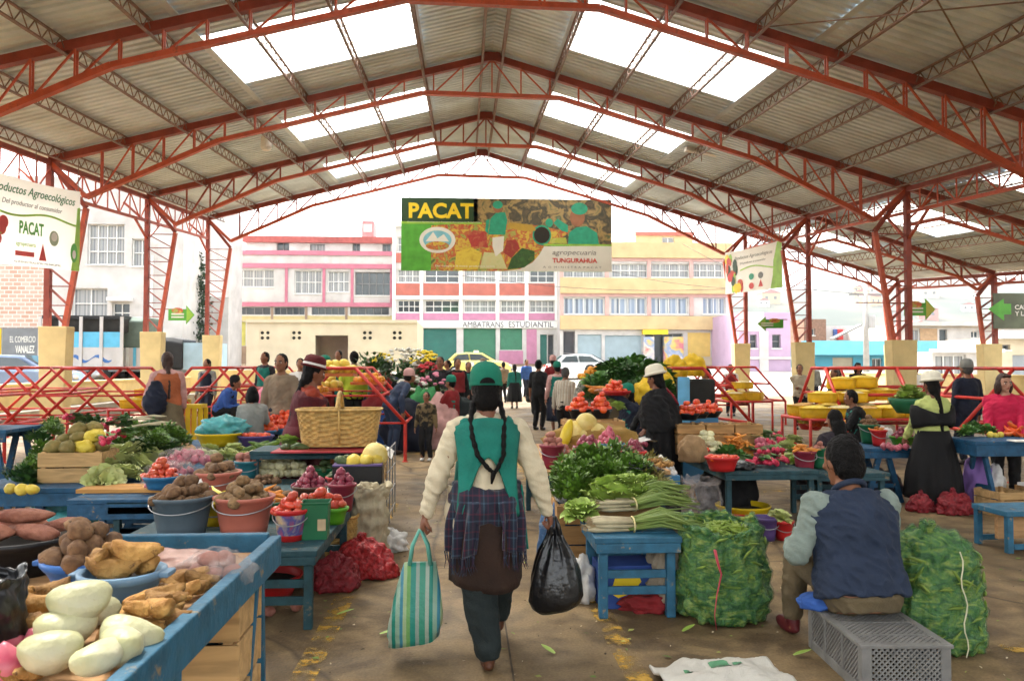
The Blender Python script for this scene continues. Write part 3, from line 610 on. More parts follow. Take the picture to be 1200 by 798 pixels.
def holes(mb, W, z0, z1, rects, dep=.35, mi=0):
 xs_ = sorted({0, W, *[r[0] for r in rects], *[r[1] for r in rects]}); zs_ = sorted({z0, z1, *[r[2] for r in rects], *[r[3] for r in rects]})
 xs_ = [x for x in xs_ if 0 <= x <= W]; zs_ = [z for z in zs_ if z0 <= z <= z1]
 for a, b in zip(xs_, xs_[1:]):
  for c_, d in zip(zs_, zs_[1:]):
   mx, mz = (a + b) / 2, (c_ + d) / 2
   if not any(r[0] < mx < r[1] and r[2] < mz < r[3] for r in rects): mb.add([(a, 0, c_), (b, 0, c_), (b, 0, d), (a, 0, d)], [(0, 1, 2, 3)], mi)
 for a, b, c_, d in rects:
  a, b, c_, d = max(a, 0), min(b, W), max(c_, z0), min(d, z1)
  mb.add([(a, 0, c_), (b, 0, c_), (b, 0, d), (a, 0, d), (a, dep, c_), (b, dep, c_), (b, dep, d), (a, dep, d)], [(0, 1, 5, 4), (1, 2, 6, 5), (2, 3, 7, 6), (3, 0, 4, 7)], mi)
class Bld:
 def __init__(s, name, label, cat, u0, u1, vt, Y, depth, m, base=None, rz=0, group=None):
  p, q = AY(u0, vt, Y), AY(u1, vt, Y); s.Y = Y; s.x0 = p.x; s.W = (q.x - p.x); s.base = terr(p.x, Y) - .3 if base is None else base
  s.H = p.z - s.base; s.rects = []; s.D = depth; s.m = m
  s.t = thing(name, label, cat, (p.x, Y, s.base), rz, group, 'thing')
 def r(s, u0, v0, u1, v1):
  a, b = AY(u0, v1, s.Y), AY(u1, v0, s.Y); return (a.x - s.x0, b.x - s.x0, a.z - s.base, b.z - s.base)
 def win(s, u0, v0, u1, v1, pm=None, nx=3, nz=2, fm=None, name='window'):
  q = s.r(u0, v0, u1, v1); s.rects.append(q); a, b, c_, d = q
  f = MB(); w_ = .06
  for x in [a + (b - a) * i / nx for i in range(nx + 1)]:
   xx = min(max(x, a + w_ / 2), b - w_ / 2); f.bx(xx - w_ / 2, xx + w_ / 2, .20, .25, c_, d)
  for z in [c_ + (d - c_) * i / nz for i in range(nz + 1)]:
   zz = min(max(z, c_ + w_ / 2), d - w_ / 2); f.bx(a, b, .202, .248, zz - w_ / 2, zz + w_ / 2)
  fo = f.build(name, fm or FRW, s.t); g = MB(); g.bx(a, b, .29, .32, c_, d); g.build('pane', pm or CURT, fo)
  sl = MB(); sl.bx(a - .06, b + .06, -.07, .02, c_ - .07, c_ - .003); sl.build('sill', FRW, fo)
 def shut(s, u0, v0, u1, v1, m, name='shutter'):
  q = s.r(u0, v0, u1, v1); s.rects.append(q); a, b, c_, d = q; f = MB(); n = max(2, int((d - c_) / .14))
  for i in range(n):
   z = c_ + (d - c_) * i / n; f.add([(a, .13, z), (b, .13, z), (b, .17, z + (d - c_) / n), (a, .17, z + (d - c_) / n)], [(0, 1, 2, 3)])
  f.build(name, m, s.t)
 def band(s, u0, v0, u1, v1, m, out=.06, name='wall_band'):
  a, b, c_, d = s.r(u0, v0, u1, v1); f = MB(); f.bx(a, b, -out, .0 - .003, c_, d); f.build(name, m, s.t)
 def done(s):
  f = MB(); holes(f, s.W, 0, s.H, s.rects); W, H, D = s.W, s.H, s.D
  f.add([(0, 0, 0), (0, D, 0), (0, D, H), (0, 0, H), (W, 0, 0), (W, D, 0), (W, D, H), (W, 0, H)], [(0, 1, 2, 3), (4, 7, 6, 5), (1, 5, 6, 2), (3, 2, 6, 7)])
  f.build('wall', s.m, s.t)
PINK = mat('pink_trim', (.46, .15, .21), .7, .1, 2); PINKL = mat('pink_panel', (.45, .19, .30), .7, .1, 2); SALM = mat('salmon_panel', (.40, .12, .09), .75, .12, 2); TEALS = mat('teal_shutter', (.02, .14, .11), .5, .15, 2)
GRNS = mat('green_shutter', (.04, .18, .10), .5, .15, 2)
WALLW = mat('white_render', (.52, .50, .48), .85, .16, .9, chip=((.36, .33, .30), .55, .8, .7)); PEACH = mat('peach_render', (.52, .38, .20), .85, .12, 1.2); BEIGE = mat('beige_render', (.50, .42, .30), .85, .1, 1.2); BRN = mat('brown_render', (.27, .19, .135), .85, .15, 1.5)
CRM = mat('cream_render', (.54, .46, .33), .85, .1, 1.2); SHUTB = mat('pale_blue_shutter', (.33, .42, .46), .5, .1, 2); LILAC = mat('lilac_render', (.42, .30, .42), .85, .08, 1.2); TURQ = mat('turquoise_paint', (.07, .32, .42), .7, .1, 1.2); TERR = mat('dark_red_roof', (.30, .07, .06), .7, .2, 3)
B = Bld('shop_building', 'white grid-fronted building with salmon panels and green shutters, AMBATRANS ESTUDIANTIL', 'building', 460, 656, 262, 60, 14, WALLW)
cs = [462, 494, 540, 583, 617, 652]
for i, (a, b) in enumerate(zip(cs, cs[1:])):
 B.win(a + 4, 316, b - 2, 331, [CURT, PANE, CURT, CURT, PANE][i], 3); B.band(a + 2, 332, b - 1, 346, SALM, .05, 'spandrel')
 B.win(a + 4, 352, b - 2, 366, [PANE, PANE, CURT, CURT, CURT][i], 4); B.band(a + 2, 367, b - 1, 375, PINKL, .05, 'spandrel')
 B.win(a + 4, 278, b - 2, 295, CURT, 3); B.band(a + 2, 297, b - 1, 308, SALM, .05, 'spandrel')
for u in cs: B.band(u - 2, 264, u + 2, 376, WHITE, .12, 'pilaster')
B.band(460, 348, 656, 351, WHITE, .2, 'ledge'); B.band(460, 376.5, 656, 384, WHITE, .16, 'ledge'); B.band(459, 262, 657, 266, WHITE, .25, 'cornice')
B.shut(496, 385, 535, 440, TEALS); B.shut(543, 385, 581, 440, GRNS); B.shut(586, 385, 612, 410, GRNS); B.band(585, 411, 613, 440, PINKL, .04, 'spandrel'); B.band(617, 386, 629, 440, PINKL, .04, 'spandrel'); B.shut(633, 392, 641, 440, TEALS, 'door'); B.win(642, 392, 649, 440, PANE, 1, 2, FRD, 'door')
LD = mat('letter_dark', (.05, .045, .07), .6)
for w_, a, b in (('AMBATRANS', 542, 590), ('ESTUDIANTIL', 596, 648)): q = B.r(a, 377.2, b, 383.6); text(w_, 'lettering', LD, B.t, (q[0], -.17, q[2]), q[3] - q[2], q[1] - q[0], 0, .0, .02)
B.done()
B = Bld('pink_building', 'white and pink two-storey building with long windows and a dark red roof edge', 'building', 265, 460, 297, 62, 14, WALLW)
for q in ((272, 316, 321, 336), (345, 317, 377, 344), (384, 318, 409, 342)): B.win(*q, CURT, 4, 2)
B.win(416, 319, 457, 346, PANE, 5, 2, FRD)
for u in (334, 378, 411, 457): B.band(u, 313, u + 3.5, 356, PINK, .1, 'pilaster')
for v0, v1 in ((295, 298.5), (310, 314), (355, 359)): B.band(265, v0, 460, v1, PINK, .14, 'ledge')
for a, b in ((268, 317), (321, 357), (365, 404), (410, 456)): B.win(a, 360, b, 369, PANE, 5, 1, FRD)
for u in (266, 317.5, 357.5, 404.5): B.band(u, 359.5, u + 3, 385, BRN, .08, 'pilaster')
B.band(265, 370, 460, 376, mat('dull_yellow', (.5, .42, .2), .8, .1, 2), .05, 'spandrel'); B.shut(269, 377, 288, 405, mat('yellow_green_door', (.5, .48, .12), .6, .1, 2), 'garage_door'); B.band(265, 405.5, 292, 440, BRN, .05, 'dado'); B.done()
B = Bld('rooftop_storey', 'set-back white top storey with a dark red roof edge above the pink building', 'building', 288, 459, 280, 65, 8, WALLW, base=AY(300, 300, 65).z)
for q in ((324, 284, 339, 294, PANE), (363, 286, 381, 295, CURT), (413, 285, 422, 295, PANE), (448, 286, 458, 296, PANE)): B.win(*q, 2, 1, FRD)
B.band(286, 279, 460, 284.5, TERR, .5, 'roof_edge'); B.done()
B = Bld('water_tank_tower', 'small red and white tank tower on the roof beside the billboard', 'tank', 424, 438, 259, 66, 2, mat('pinkred', (.5, .2, .2), .7, .2, 3), base=AY(300, 281, 66).z); B.band(426, 263, 436, 272, WALLW, .05, 'spandrel'); B.done()
B = Bld('toilet_block', 'low cream block with four pierced vents and a central doorway', 'building', 289, 489, 376, 44, 6, CRM, base=AY(300, 436, 44).z)
q = B.r(369, 393, 408, 450); B.rects.append(q); f = MB(); f.bx(q[0], q[1], 1.6, 1.65, q[2], q[3]); f.bx(q[0] - .02, q[0], 0.21, 1.6, q[2], q[3]); f.bx(q[1], q[1] + .02, .21, 1.6, q[2], q[3]); f.build('doorway', BRN, B.t)
for u in (304, 341, 424, 459):
 q = B.r(u, 387, u + 13, 399); B.rects.append(q); f = MB(); a, b, c_, d = q; ww, hh = (b - a) / 2, (d - c_) / 2
 for i in range(2):
  for j in range(2):
   cx, cz = a + ww * (i + .5), c_ + hh * (j + .5); k = 14
   f.v += []; o = [(cx + .5 * ww * x, .03, cz + .5 * hh * z) for x, z in ((-1, -1), (0, -1), (1, -1), (1, 0), (1, 1), (0, 1), (-1, 1), (-1, 0))]; inn = [(cx + .33 * ww * math.cos(R(a_)), .03, cz + .33 * hh * math.sin(R(a_))) for a_ in (225, 270, 315, 0, 45, 90, 135, 180)]
   f.add(o + inn, [(i_, (i_ + 1) % 8, 8 + (i_ + 1) % 8, 8 + i_) for i_ in range(8)])
 vo = f.build('vent_block', CRM, B.t); g = MB(); g.bx(a, b, .19, .21, c_, d); g.build('vent_back', mat('dark_hollow', (.02, .02, .02), .9), vo)
B.band(289, 375, 489, 378, CRM, .12, 'cornice'); B.done()
B = Bld('peach_building', 'long peach-banded three-storey building with blue curtained windows and shop fronts', 'building', 656, 856, 286, 58, 14, WALLW)
for v0, v1, tops in ((286, 302, 0), (327, 344, 0), (371, 386, 0)): B.band(656, v0, 857, v1, PEACH, .35, 'balcony_band')
for v in (303, 345): B.band(656, v, 857, v + 2.5, PINK if 0 else mat('rose_trim', (.52, .33, .30), .8, .1, 2), .12, 'ledge')
for a, b, pm in ((660, 708, CURT), (717, 759, CURT), (763, 808, CURT), (812, 847, CURT)): B.win(a, 309, b, 325, pm, 4, 2)
for a, b, pm in ((660, 708, BLUEC), (716, 757, BLUEC), (763, 806, BLUEC), (824, 850, BLUEC)): B.win(a, 349, b, 368, pm, 4, 1)
for u in (656, 709, 758.5, 808): B.band(u, 304, u + 4, 370, mat('rose_trim', (.52, .33, .30)), .1, 'pilaster')
B.shut(677, 392, 705, 440, SHUTB); B.shut(709, 393, 752, 440, SHUTB); B.win(660, 388, 674, 440, PANE, 1, 2, FRD, 'door'); B.win(756, 391, 800, 440, PANE, 4, 1, FRD, 'shop_window')
B.band(752, 387, 781, 392, YEL, .5, 'shop_sign'); B.band(806, 390, 832, 418, mat('mustard_wall', (.6, .42, .12), .8, .1, 2), .04, 'spandrel'); B.band(834, 390, 853, 418, mat('brick_patch', (.42, .26, .18), .85, .3, 6), .04, 'spandrel'); B.band(804, 418.5, 856, 440, BEIGE, .06, 'dado')
SHOPG = print_mat('shop_goods', [(.6, .1, .1), (.7, .6, .5), (.2, .3, .5), (.7, .5, .1), (.5, .1, .2), (.7, .7, .7)], 1.6)
for a, b in ((753, 765), (777, 799)): B.band(a, 395, b, 440, SHOPG, .45, 'shop_goods')
B.done()
B = Bld('rooftop_room', 'small peach rooftop room above the long peach building', 'building', 745, 812, 274, 62, 6, PEACH, base=AY(760, 292, 62).z); B.win(776, 278, 790, 286, CURT, 2, 1); B.band(744, 272.5, 813, 276, SALM, .2, 'cornice'); B.done()
B = Bld('lilac_house', 'small lilac and white house with two dark windows beside the far column', 'house', 866, 926, 366, 52, 8, LILAC)
B.win(879, 392, 887, 408, PANE, 1, 2, FRD); B.win(905, 392, 915, 408, PANE, 1, 2, FRD); B.band(866, 366, 895, 388, WALLW, .05, 'spandrel'); B.band(890, 388, 900, 440, WALLW, .06, 'pilaster'); B.band(865, 418, 927, 421, WALLW, .1, 'ledge'); B.done()
B = Bld('turquoise_shop', 'long low turquoise building with a bright fascia and beige garage door', 'building', 940, 1150, 402, 54, 8, TURQ)
B.band(939, 400, 1150, 416, mat('turquoise_fascia', (.13, .42, .54), .6, .08, 1.5), .9, 'fascia'); B.shut(976, 419, 1000, 445, BEIGE, 'garage_door'); B.win(1022, 420, 1034, 438, PANE, 2, 1); B.band(1060, 419, 1088, 440, CRM, .06, 'spandrel'); B.done()
B = Bld('white_row_house', 'white flat-roofed row house with a dark doorway above the turquoise fascia', 'house', 1052, 1215, 380, 72, 10, WALLW)
B.win(1101, 386, 1110, 408, PANE, 1, 1, FRD, 'door'); B.win(1138, 388, 1147, 396, PANE, 2, 1); B.win(1062, 386, 1078, 400, CURT, 2, 1); B.band(1050, 378, 1216, 382, WALLW, .6, 'roof_edge'); B.band(1078, 385, 1098, 402, mat('tan', (.42, .28, .16), .8, .2, 3), .05, 'spandrel'); B.done()
B = Bld('white_kiosk', 'low white flat-roofed kiosk with a wide pale window beyond the low wall', 'kiosk', 1092, 1170, 412, 42, 4, WALLW); B.win(1096, 416, 1132, 440, CURT, 3, 1); B.band(1089, 409, 1172, 413, WHITE, .4, 'roof_edge'); B.done()
B = Bld('cream_garage', 'cream garage with a grey roller shutter at the edge of the view', 'garage', 1168, 1290, 396, 46, 6, CRM); B.shut(1187, 416, 1230, 450, mat('grey_shutter', (.3, .32, .33), .5, .1, 2)); B.band(1166, 388, 1292, 397, mat('grey_fascia', (.5, .52, .53), .6, .1, 2), .8, 'fascia'); B.win(1172, 404, 1184, 410, PANE, 2, 1, FRD); B.done()
B = Bld('brick_house', 'unfinished brown brick house beyond the turquoise roof', 'house', 942, 968, 374, 80, 8, mat('brown_brick', (.22, .13, .09), .85, .3, 5)); B.win(947, 385, 955, 393, PANE, 1, 1); B.done()
B = Bld('washing_line_house', 'pale house with red and blue washing on its terrace', 'house', 968, 1050, 382, 82, 8, WALLW); B.band(976, 386, 979, 396, mat('blue_cloth', (.05, .1, .3), .9), .4, 'washing'); B.band(980, 386, 986, 398, mat('red_cloth', (.5, .04, .04), .9), .4, 'washing'); B.win(1000, 388, 1010, 397, CURT, 2, 1); B.win(1026, 387, 1036, 396, PANE, 2, 1); B.done()
def brick_mat():
 m = mat('bare_brick', (.5, .4, .35), .9); nt = m.node_tree; N = nt.nodes; L = nt.links; tc = N.new('ShaderNodeTexCoord'); sp = N.new('ShaderNodeSeparateXYZ'); cb = N.new('ShaderNodeCombineXYZ'); br = N.new('ShaderNodeTexBrick'); L.new(tc.outputs['Object'], sp.inputs[0]); L.new(sp.outputs['X'], cb.inputs['X']); L.new(sp.outputs['Z'], cb.inputs['Y']); L.new(cb.outputs[0], br.inputs['Vector'])
 br.inputs['Scale'].default_value = 1.1; br.inputs['Color1'].default_value = (.45, .27, .20, 1); br.inputs['Color2'].default_value = (.52, .40, .34, 1); br.inputs['Mortar'].default_value = (.6, .57, .53, 1); br.inputs['Mortar Size'].default_value = .03; L.new(br.outputs['Color'], N['Principled BSDF'].inputs['Base Color']); return m
B = Bld('white_apartment_house', 'big white house with brick patches and tall windows behind the trucks', 'house', -70, 216, 205, 46, 12, WALLW, base=.3, rz=0)
B.win(102, 263, 146, 310, CURT, 4, 3); B.win(154, 280, 176, 312, CURT, 2, 2); B.win(84, 338, 126, 373, CURT, 2, 2); B.win(131, 355, 152, 378, PANE, 2, 2)
B.band(-70, 308, 52, 384, brick_mat(), .06, 'brick_panel'); B.band(128, 349, 156, 353, WHITE, .4, 'canopy'); B.band(3, 384.5, 56, 440, mat('grey_shopfront', (.16, .17, .18), .6, .15, 2), .1, 'shop_front'); B.band(-8, 385, 2, 440, YEL, .1, 'yellow_pillar'); B.band(56, 385, 60, 440, YEL, .1, 'yellow_pillar')
q = B.r(13, 390, 43, 396); text('EL COMERCIO', 'lettering', SGNW, B.t, (q[0], -.11, q[2] - .25), .34, q[1] - q[0]); text('VANALEZ', 'lettering', SGNW, B.t, (q[0] + .3, -.11, q[2] - .85), .42, (q[1] - q[0]) * .75, 0, .02)
B.band(176, 300, 180, 440, WHITE, .1, 'pilaster'); B.done()
B = Bld('boundary_wall', 'pale boundary wall with a block panel below the green tree', 'wall', 196, 268, 348, 50, .4, WALLW); B.band(218, 390, 244, 440, BEIGE, .05, 'block_panel'); B.done()
p = AY(1014, 332, 41); t = thing('utility_pole', 'grey concrete utility pole rising behind the widest red column', 'pole', (p.x, 41, terr(p.x, 41)), 0, None, 'thing')
hp = p.z - terr(p.x, 41); c = MB(); c.tube([(0, 0, 0), (0, 0, hp)], [.17, .11], 10); c.build('pole_shaft', mat('pole_concrete', (.33, .32, .3), .85, .15, 3), t, smooth=True)
c = MB(); c.bar((-.9, 0, hp - .6), (.9, 0, hp - .6), .09, .09); c.build('crossarm', FRD, t); c = MB(); c.lathe([(.2, 0), (.22, .1), (.22, .6), (.18, .7)], 12, (.3, 0, hp - 2.4), cap0=True, cap1=True); c.build('transformer', mat('grey_tin', (.4, .4, .4), .4, .1, 3), t)
c = MB(); c.box((-1.1, 0, hp - 2.6), (1.7, .5, .08), Euler((0, -.45, 0)).to_matrix()); c.build('lamp_arm', FRD, t)
for i, (z, y1) in enumerate(((5.6, 58), (5.2, 57), (4.9, 56))): c = MB(); a_, b_ = Vector((p.x, 41, terr(p.x, 41) + z)), Vector((-2 + 9 * i, y1 + 1.5, 8.5 + i)); c.tube([a_.lerp(b_, k / 14) - Vector((0, 0, .9 * math.sin(math.pi * k / 14))) for k in range(15)], .016, 5); tag(c.build('overhead_cable', BLK), 'thin black overhead cable sagging from the utility pole to the buildings', 'cable', 'overhead cables', 'thing')
HILLM = mat('hill_scrub', (.028, .042, .034), .95, .4, .02, c2=(.07, .07, .05), thr=(.4, .6))
def hill(nm, x0, x1, Y, prof, depth):
 c = MB(); n = 60
 def fn(a, b):
  x = x0 + (x1 - x0) * a; h = prof(a); t = b
  z = -5 + (h + 5) * math.sin(min(1, t * 1.0) * math.pi / 2);
  z += h * .06 * noise.noise(Vector((x * .004, b * 6, Y * .01))) * b
  return (x, Y + depth * b, z)
 c.grid(fn, n, 14); return tag(c.build(nm, HILLM, smooth=True), kind='structure')
hp_ = lambda a: 58 + 42 * math.sin(2.6 * a + .3) + 10 * noise.noise(Vector((a * 6, 0, 0)))
hill('hills', 60, 1500, 480, hp_, 420)
hill('hills', -1600, 1300, 1300, lambda a: 150 + 95 * math.exp(-((a - .44) / .14) ** 2) + 22 * noise.noise(Vector((a * 9, 1, 0))), 700)
hh = MB(); hh.bx(-5, 5, -4, 4, -2, 5); hm = [(hh.mesh('hill_house', m)) for m in (WALLW, BEIGE, SALM, PEACH)]
rf = MB(); rf.prism([(-5.4, -4.4, 5), (5.4, -4.4, 5), (0, -4.4, 7)], (0, 8.8, 0)); rfm = rf.mesh('house_roof', TERR)
wi = MB()
for x in (-2.6, 2.2): wi.bx(x - .8, x + .8, -4.06, -4.0, 1.6, 3.2)
wim = wi.mesh('window', PANE)
for i in range(46):
 a = .02 + .5 * rnd.random(); b = .06 + .8 * rnd.random() ** 1.2; x = 60 + 1440 * a; h = hp_(a); z = -5 + (h + 5) * math.sin(b * math.pi / 2) + h * .06 * noise.noise(Vector((x * .004, b * 6, 4.8))) * b
 t = thing('hill_house', 'small pale house among many on the hazy hillside beyond the hall', 'house', (x, 480 + 420 * b, z), rnd.uniform(-.5, .5), 'houses on the hillside', 'thing')
 s_ = rnd.uniform(.9, 1.7); t.scale = (s_,) * 3
 inst(hm[i % 4], 'wall', (0, 0, 0), parent=t); inst(rfm, 'roof', (0, 0, .004), parent=t); inst(wim, 'window', (0, 0, 0), parent=t)
LEAFD = mat('conifer_leaf', (.022, .05, .02), .7, .45, 3, inst=.1); BARK = mat('bark', (.10, .065, .04), .9, .3, 8)
def tree(u, vt, Y, wpx, label, seed, base=None):
 p = AY(u, vt, Y); bz = terr(p.x, Y) if base is None else base; h = p.z - bz; w_ = wpx / 930 * Y / 2; r_ = random.Random(seed)
 t = thing('cypress_tree', label, 'tree', (p.x, Y, bz), 0, None, 'thing'); c = MB(); c.tube([(0, 0, 0), (.05, 0, h * .5), (0, 0, h * .95)], [.2, .12, .03], 8); c.build('trunk', BARK, t)
 c = MB()
 for i in range(3600):
  f = r_.random() ** .8; z = h * (.12 + .88 * f); rr = w_ * (1.05 - f ** 1.5) * (.75 + .25 * math.sin(i * .37)); a = r_.random() * 6.283; q = rr * math.sqrt(r_.random()) * (1 + .25 * math.sin(a * 3 + z * 2))
  o = Vector((q * math.cos(a), q * math.sin(a), z)); d = Vector((r_.gauss(0, 1) + math.cos(a), r_.gauss(0, 1) + math.sin(a), r_.gauss(.6, 1))).normalized(); s = d.cross(Vector((r_.random(), r_.random(), r_.random()))).normalized(); L_ = r_.uniform(.14, .34)
  c.add([o, o + d * L_ * .5 + s * L_ * .28, o + d * L_, o + d * L_ * .5 - s * L_ * .28], [(0, 1, 2, 3)])
 c.build('crown', LEAFD, t)
tree(229, 281, 49, 46, 'dark slender conifer rising above the pale boundary wall', 3)
TYRE = mat('tyre_rubber', (.02, .02, .02), .8, .2, 8); CHR = mat('wheel_metal', (.5, .5, .5), .35, .1, 5, metal=.7); CARGL = glass_mat('car_glass', (.06, .08, .09), .06)
def wheels(t, pts, r=.31, w_=.2):
 for x, y in pts:
  c = MB(); c.v = []; ring = lambda rr, yy: [Vector((x + rr * math.cos(2 * math.pi * j / 22), yy, r + rr * math.sin(2 * math.pi * j / 22))) for j in range(22)]
  c.loft([ring(r * .62, y - w_ / 2), ring(r * .95, y - w_ / 2), ring(r, y - w_ * .3), ring(r, y + w_ * .3), ring(r * .95, y + w_ / 2), ring(r * .62, y + w_ / 2)]); wo = c.build('wheel', TYRE, t, smooth=True)
  s = -1 if y < 0 else 1; c = MB(); c.loft([ring(r * .6, y + s * w_ * .52), ring(r * .5, y + s * w_ * .4), ring(r * .12, y + s * w_ * .5)]); c.build('rim', CHR, wo, smooth=True)
def car(label, loc, rz, paint, L=4.3, W_=1.68, H_=1.42, extra=None):
 t = thing('parked_car', label, 'car', loc, rz, None, 'thing'); xs_ = [-L / 2, -L / 2 + .12, -1.55, -1.05, -.45, .55, 1.15, 1.5, L / 2 - .25, L / 2]
 ht = [.62, .84, .92, .94, .95, .95, .94, .90, .78, .55]; hw = [.66, .78, .83, .84, .84, .84, .84, .83, .78, .62]
 rings = []
 for x, h, w2 in zip(xs_, ht, hw):
  w2 *= W_ / 1.68; rings.append([Vector((x, y, z)) for y, z in ((-w2 * .92, .24), (w2 * .92, .24), (w2, .45), (w2 * .98, h - .12), (w2 * .86, h), (-w2 * .86, h), (-w2 * .98, h - .12), (-w2, .45))])
 c = MB(); c.loft(rings); c.build('body', paint, t, smooth=False, bevel=.03)
 cab = [(-1.75, .9, .72), (-1.25, H_ - .06, .60), (-.6, H_, .58), (.35, H_ - .03, .59), (1.15, .92, .72)]
 rings = [[Vector((x, y, z)) for y, z in ((-w2, .88), (w2, .88), (w2 * .97, max(.9, h - .08)), (w2 * .88, h), (-w2 * .88, h), (-w2 * .97, max(.9, h - .08)))] for x, h, w2 in cab]
 c = MB(); c.loft(rings); c.build('cabin', paint, t, bevel=.02)
 for s in (-1, 1):
  for pts in ([(-1.42, .95), (-1.12, H_ - .14), (-.5, H_ - .09), (-.42, .95)], [(-.34, .95), (-.4, H_ - .09), (.28, H_ - .12), (.85, .95)]):
   c = MB(); c.prism([(x, s * (.735 - (z - .95) * .22), z) for x, z in pts], (0, s * .012, 0)); c.build('side_window', CARGL, t)
 c = MB(); c.prism([(1.16, -.62, .95), (1.16, .62, .95), (.42, .5, H_ - .05), (.42, -.5, H_ - .05)], (.03, 0, .03)); c.build('windscreen', CARGL, t)
 c = MB(); c.prism([(-1.74, -.62, .95), (-1.74, .62, .95), (-1.30, .5, H_ - .1), (-1.30, -.5, H_ - .1)], (-.03, 0, .03)); c.build('rear_window', CARGL, t)
 for s in (-1, 1):
  c = MB(); c.ell((L / 2 - .1, s * .56, .62), (.09, .15, .08)); c.build('headlight', mat('lamp_glass', (.7, .7, .65), .15, .05, 5), t, smooth=True); c = MB(); c.box((-L / 2 + .03, s * .58, .72), (.1, .22, .14)); c.build('tail_light', SRED, t)
 c = MB(); c.box((L / 2 - .02, 0, .4), (.12, W_ * .86, .14)); c.box((-L / 2 + .02, 0, .42), (.12, W_ * .86, .16)); c.build('bumper', FRD, t)
 wheels(t, [(x, s * (W_ / 2 - .1)) for x in (-1.3, 1.32) for s in (-1, 1)])
 return t
TAXI = mat('taxi_yellow', (.70, .58, .16), .3, .05, 3, spec=.6); CARW = mat('car_white', (.75, .76, .77), .3, .05, 3, spec=.6); CARB = mat('car_blue', (.16, .22, .34), .3, .1, 3, spec=.6)
p = AY(558, 441, 48); tx = car('yellow taxi parked in front of the green shutters', (p.x, 48, terr(p.x, 48) + .01), 0, TAXI)
c = MB(); c.box((0, 0, 1.47), (.3, .5, .14)); c.build('roof_sign', SGNW, tx); c = MB(); c.box((-.4, -.86, .7), (.5, .02, .25)); c.build('door_panel', SGNW, tx)
p = AY(684, 440, 46); car('white car parked behind the leaning shoppers', (p.x, 46, terr(p.x, 46) + .01), 0, CARW, 4.5)
p = AY(38, 440, 30); car('blue-grey car parked behind the red racks, below the banner', (p.x, 29, .5), .12, CARB, 4.4)
def truck(label, p, rz, L, H_, parts):
 t = thing('parked_truck', label, 'truck', p, rz, None, 'thing'); c = MB(); c.bx(-L / 2, L / 2, -1.05, 1.05, .55, .75); c.build('chassis', FRD, t)
 parts(t, L, H_); wheels(t, [(x, s * .95) for x in (-L / 2 + .8, L / 2 - .9) for s in (-1, 1)], .42, .26); return t
SKB = mat('truck_sky_blue', (.10, .42, .62), .5, .15, 3); TARP = mat('grey_green_tarp', (.10, .135, .11), .85, .2, 3, bump=.3, bscale=8)
def tp1(t, L, H_):
 for y in (-1.075, 1.075): c = MB(); c.bx(-L / 2, L / 2, y - .025, y + .025, .75, 1.5); c.build('side_panel', WALLW, t)
 for y in (-1.065, 1.075): c = MB(); c.bx(-L / 2, L / 2, y - .025, y + .025, 1.504, 2.1); c.build('side_panel', SKB, t)
 for i in range(5): c = MB(); x = -L / 2 + L * i / 4; c.bx(x - .06, x + .06, -1.15, -1.102, .75, 2.7); c.build('stake', WALLW, t)
 c = MB(); c.bx(-L / 2, L / 2, -1.0, 1.0, 2.62, 2.75); c.build('canopy', BLK, t)
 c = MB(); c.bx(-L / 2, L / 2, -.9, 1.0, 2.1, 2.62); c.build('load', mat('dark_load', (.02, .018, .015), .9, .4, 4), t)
 flat(t, 'painted_scroll', [(-L * .42 + L * .8 * i / 20, 1.1 + .12 * math.sin(i * .9)) for i in range(21)] + [(-L * .42 + L * .8 * i / 20, 1.0 + .12 * math.sin(i * .9 + .6)) for i in range(20, -1, -1)], mat('scroll_blue', (.05, .15, .4), .5), -1.112)
def tp2(t, L, H_):
 c = MB(); c.loft([[Vector((x, y, z)) for y, z in ((-1.1, 1.5), (1.1, 1.5), (1.1, 2.55), (.8, 2.75), (-.8, 2.75), (-1.1, 2.55))] for x in (-L / 2, -L / 4, 0, L / 4, L / 2)]); c.build('tarpaulin', TARP, t, bevel=.05)
 c = MB(); c.bx(-L / 2, L / 2, -1.1, 1.1, .75, 1.495); c.build('cargo_bed', WALLW, t)
 for i in range(7): c = MB(); x = -L / 2 + L * i / 6; c.bx(x - .05, x + .05, -1.16, -1.105, .75, 1.5); c.build('stake', SKB if i % 2 else FRW, t)
p = AY(110, 428, 33); truck('blue and white stake truck with painted side, parked beside the low wall', (p.x, 33, .75), 0, 3.1, 2.7, tp1)
p = AY(152, 428, 33.4); truck('truck bed under a grey-green tarpaulin next to the blue truck', (p.x, 33.6, .75), 0, 1.7, 2.7, tp2)
def tp3(t, L, H_):
 c = MB(); c.loft([[Vector((x, y, z)) for y, z in ((-1.0, .8), (1.0, .8), (1.0, h - .2), (.8, h), (-.8, h), (-1.0, h - .2))] for x, h in ((-L / 2, 1.9), (-L * .3, 2.2), (L * .2, 2.2), (L / 2, 2.1))]); c.build('canvas_cover', mat('black_canvas', (.02, .02, .022), .8, .2, 3), t, bevel=.05)
 c = MB(); c.bx(L / 2 + .02, L / 2 + 1.4, -.9, .9, .75, 1.95); c.build('cargo_box', mat('pale_blue_box', (.35, .5, .62), .6, .1, 3), t)
p = AY(200, 425, 37); truck('pickup with a black canvas cover and a pale blue box, beyond the second column', (p.x, 37, .6), 0, 1.7, 2.1, tp3)
def cloth(name, c, var=.25, rough=.85, bump=.25, bs=90, **k): return mat(name, c, rough, var, 6, bump=bump, bscale=bs, sheen=.0, **k)
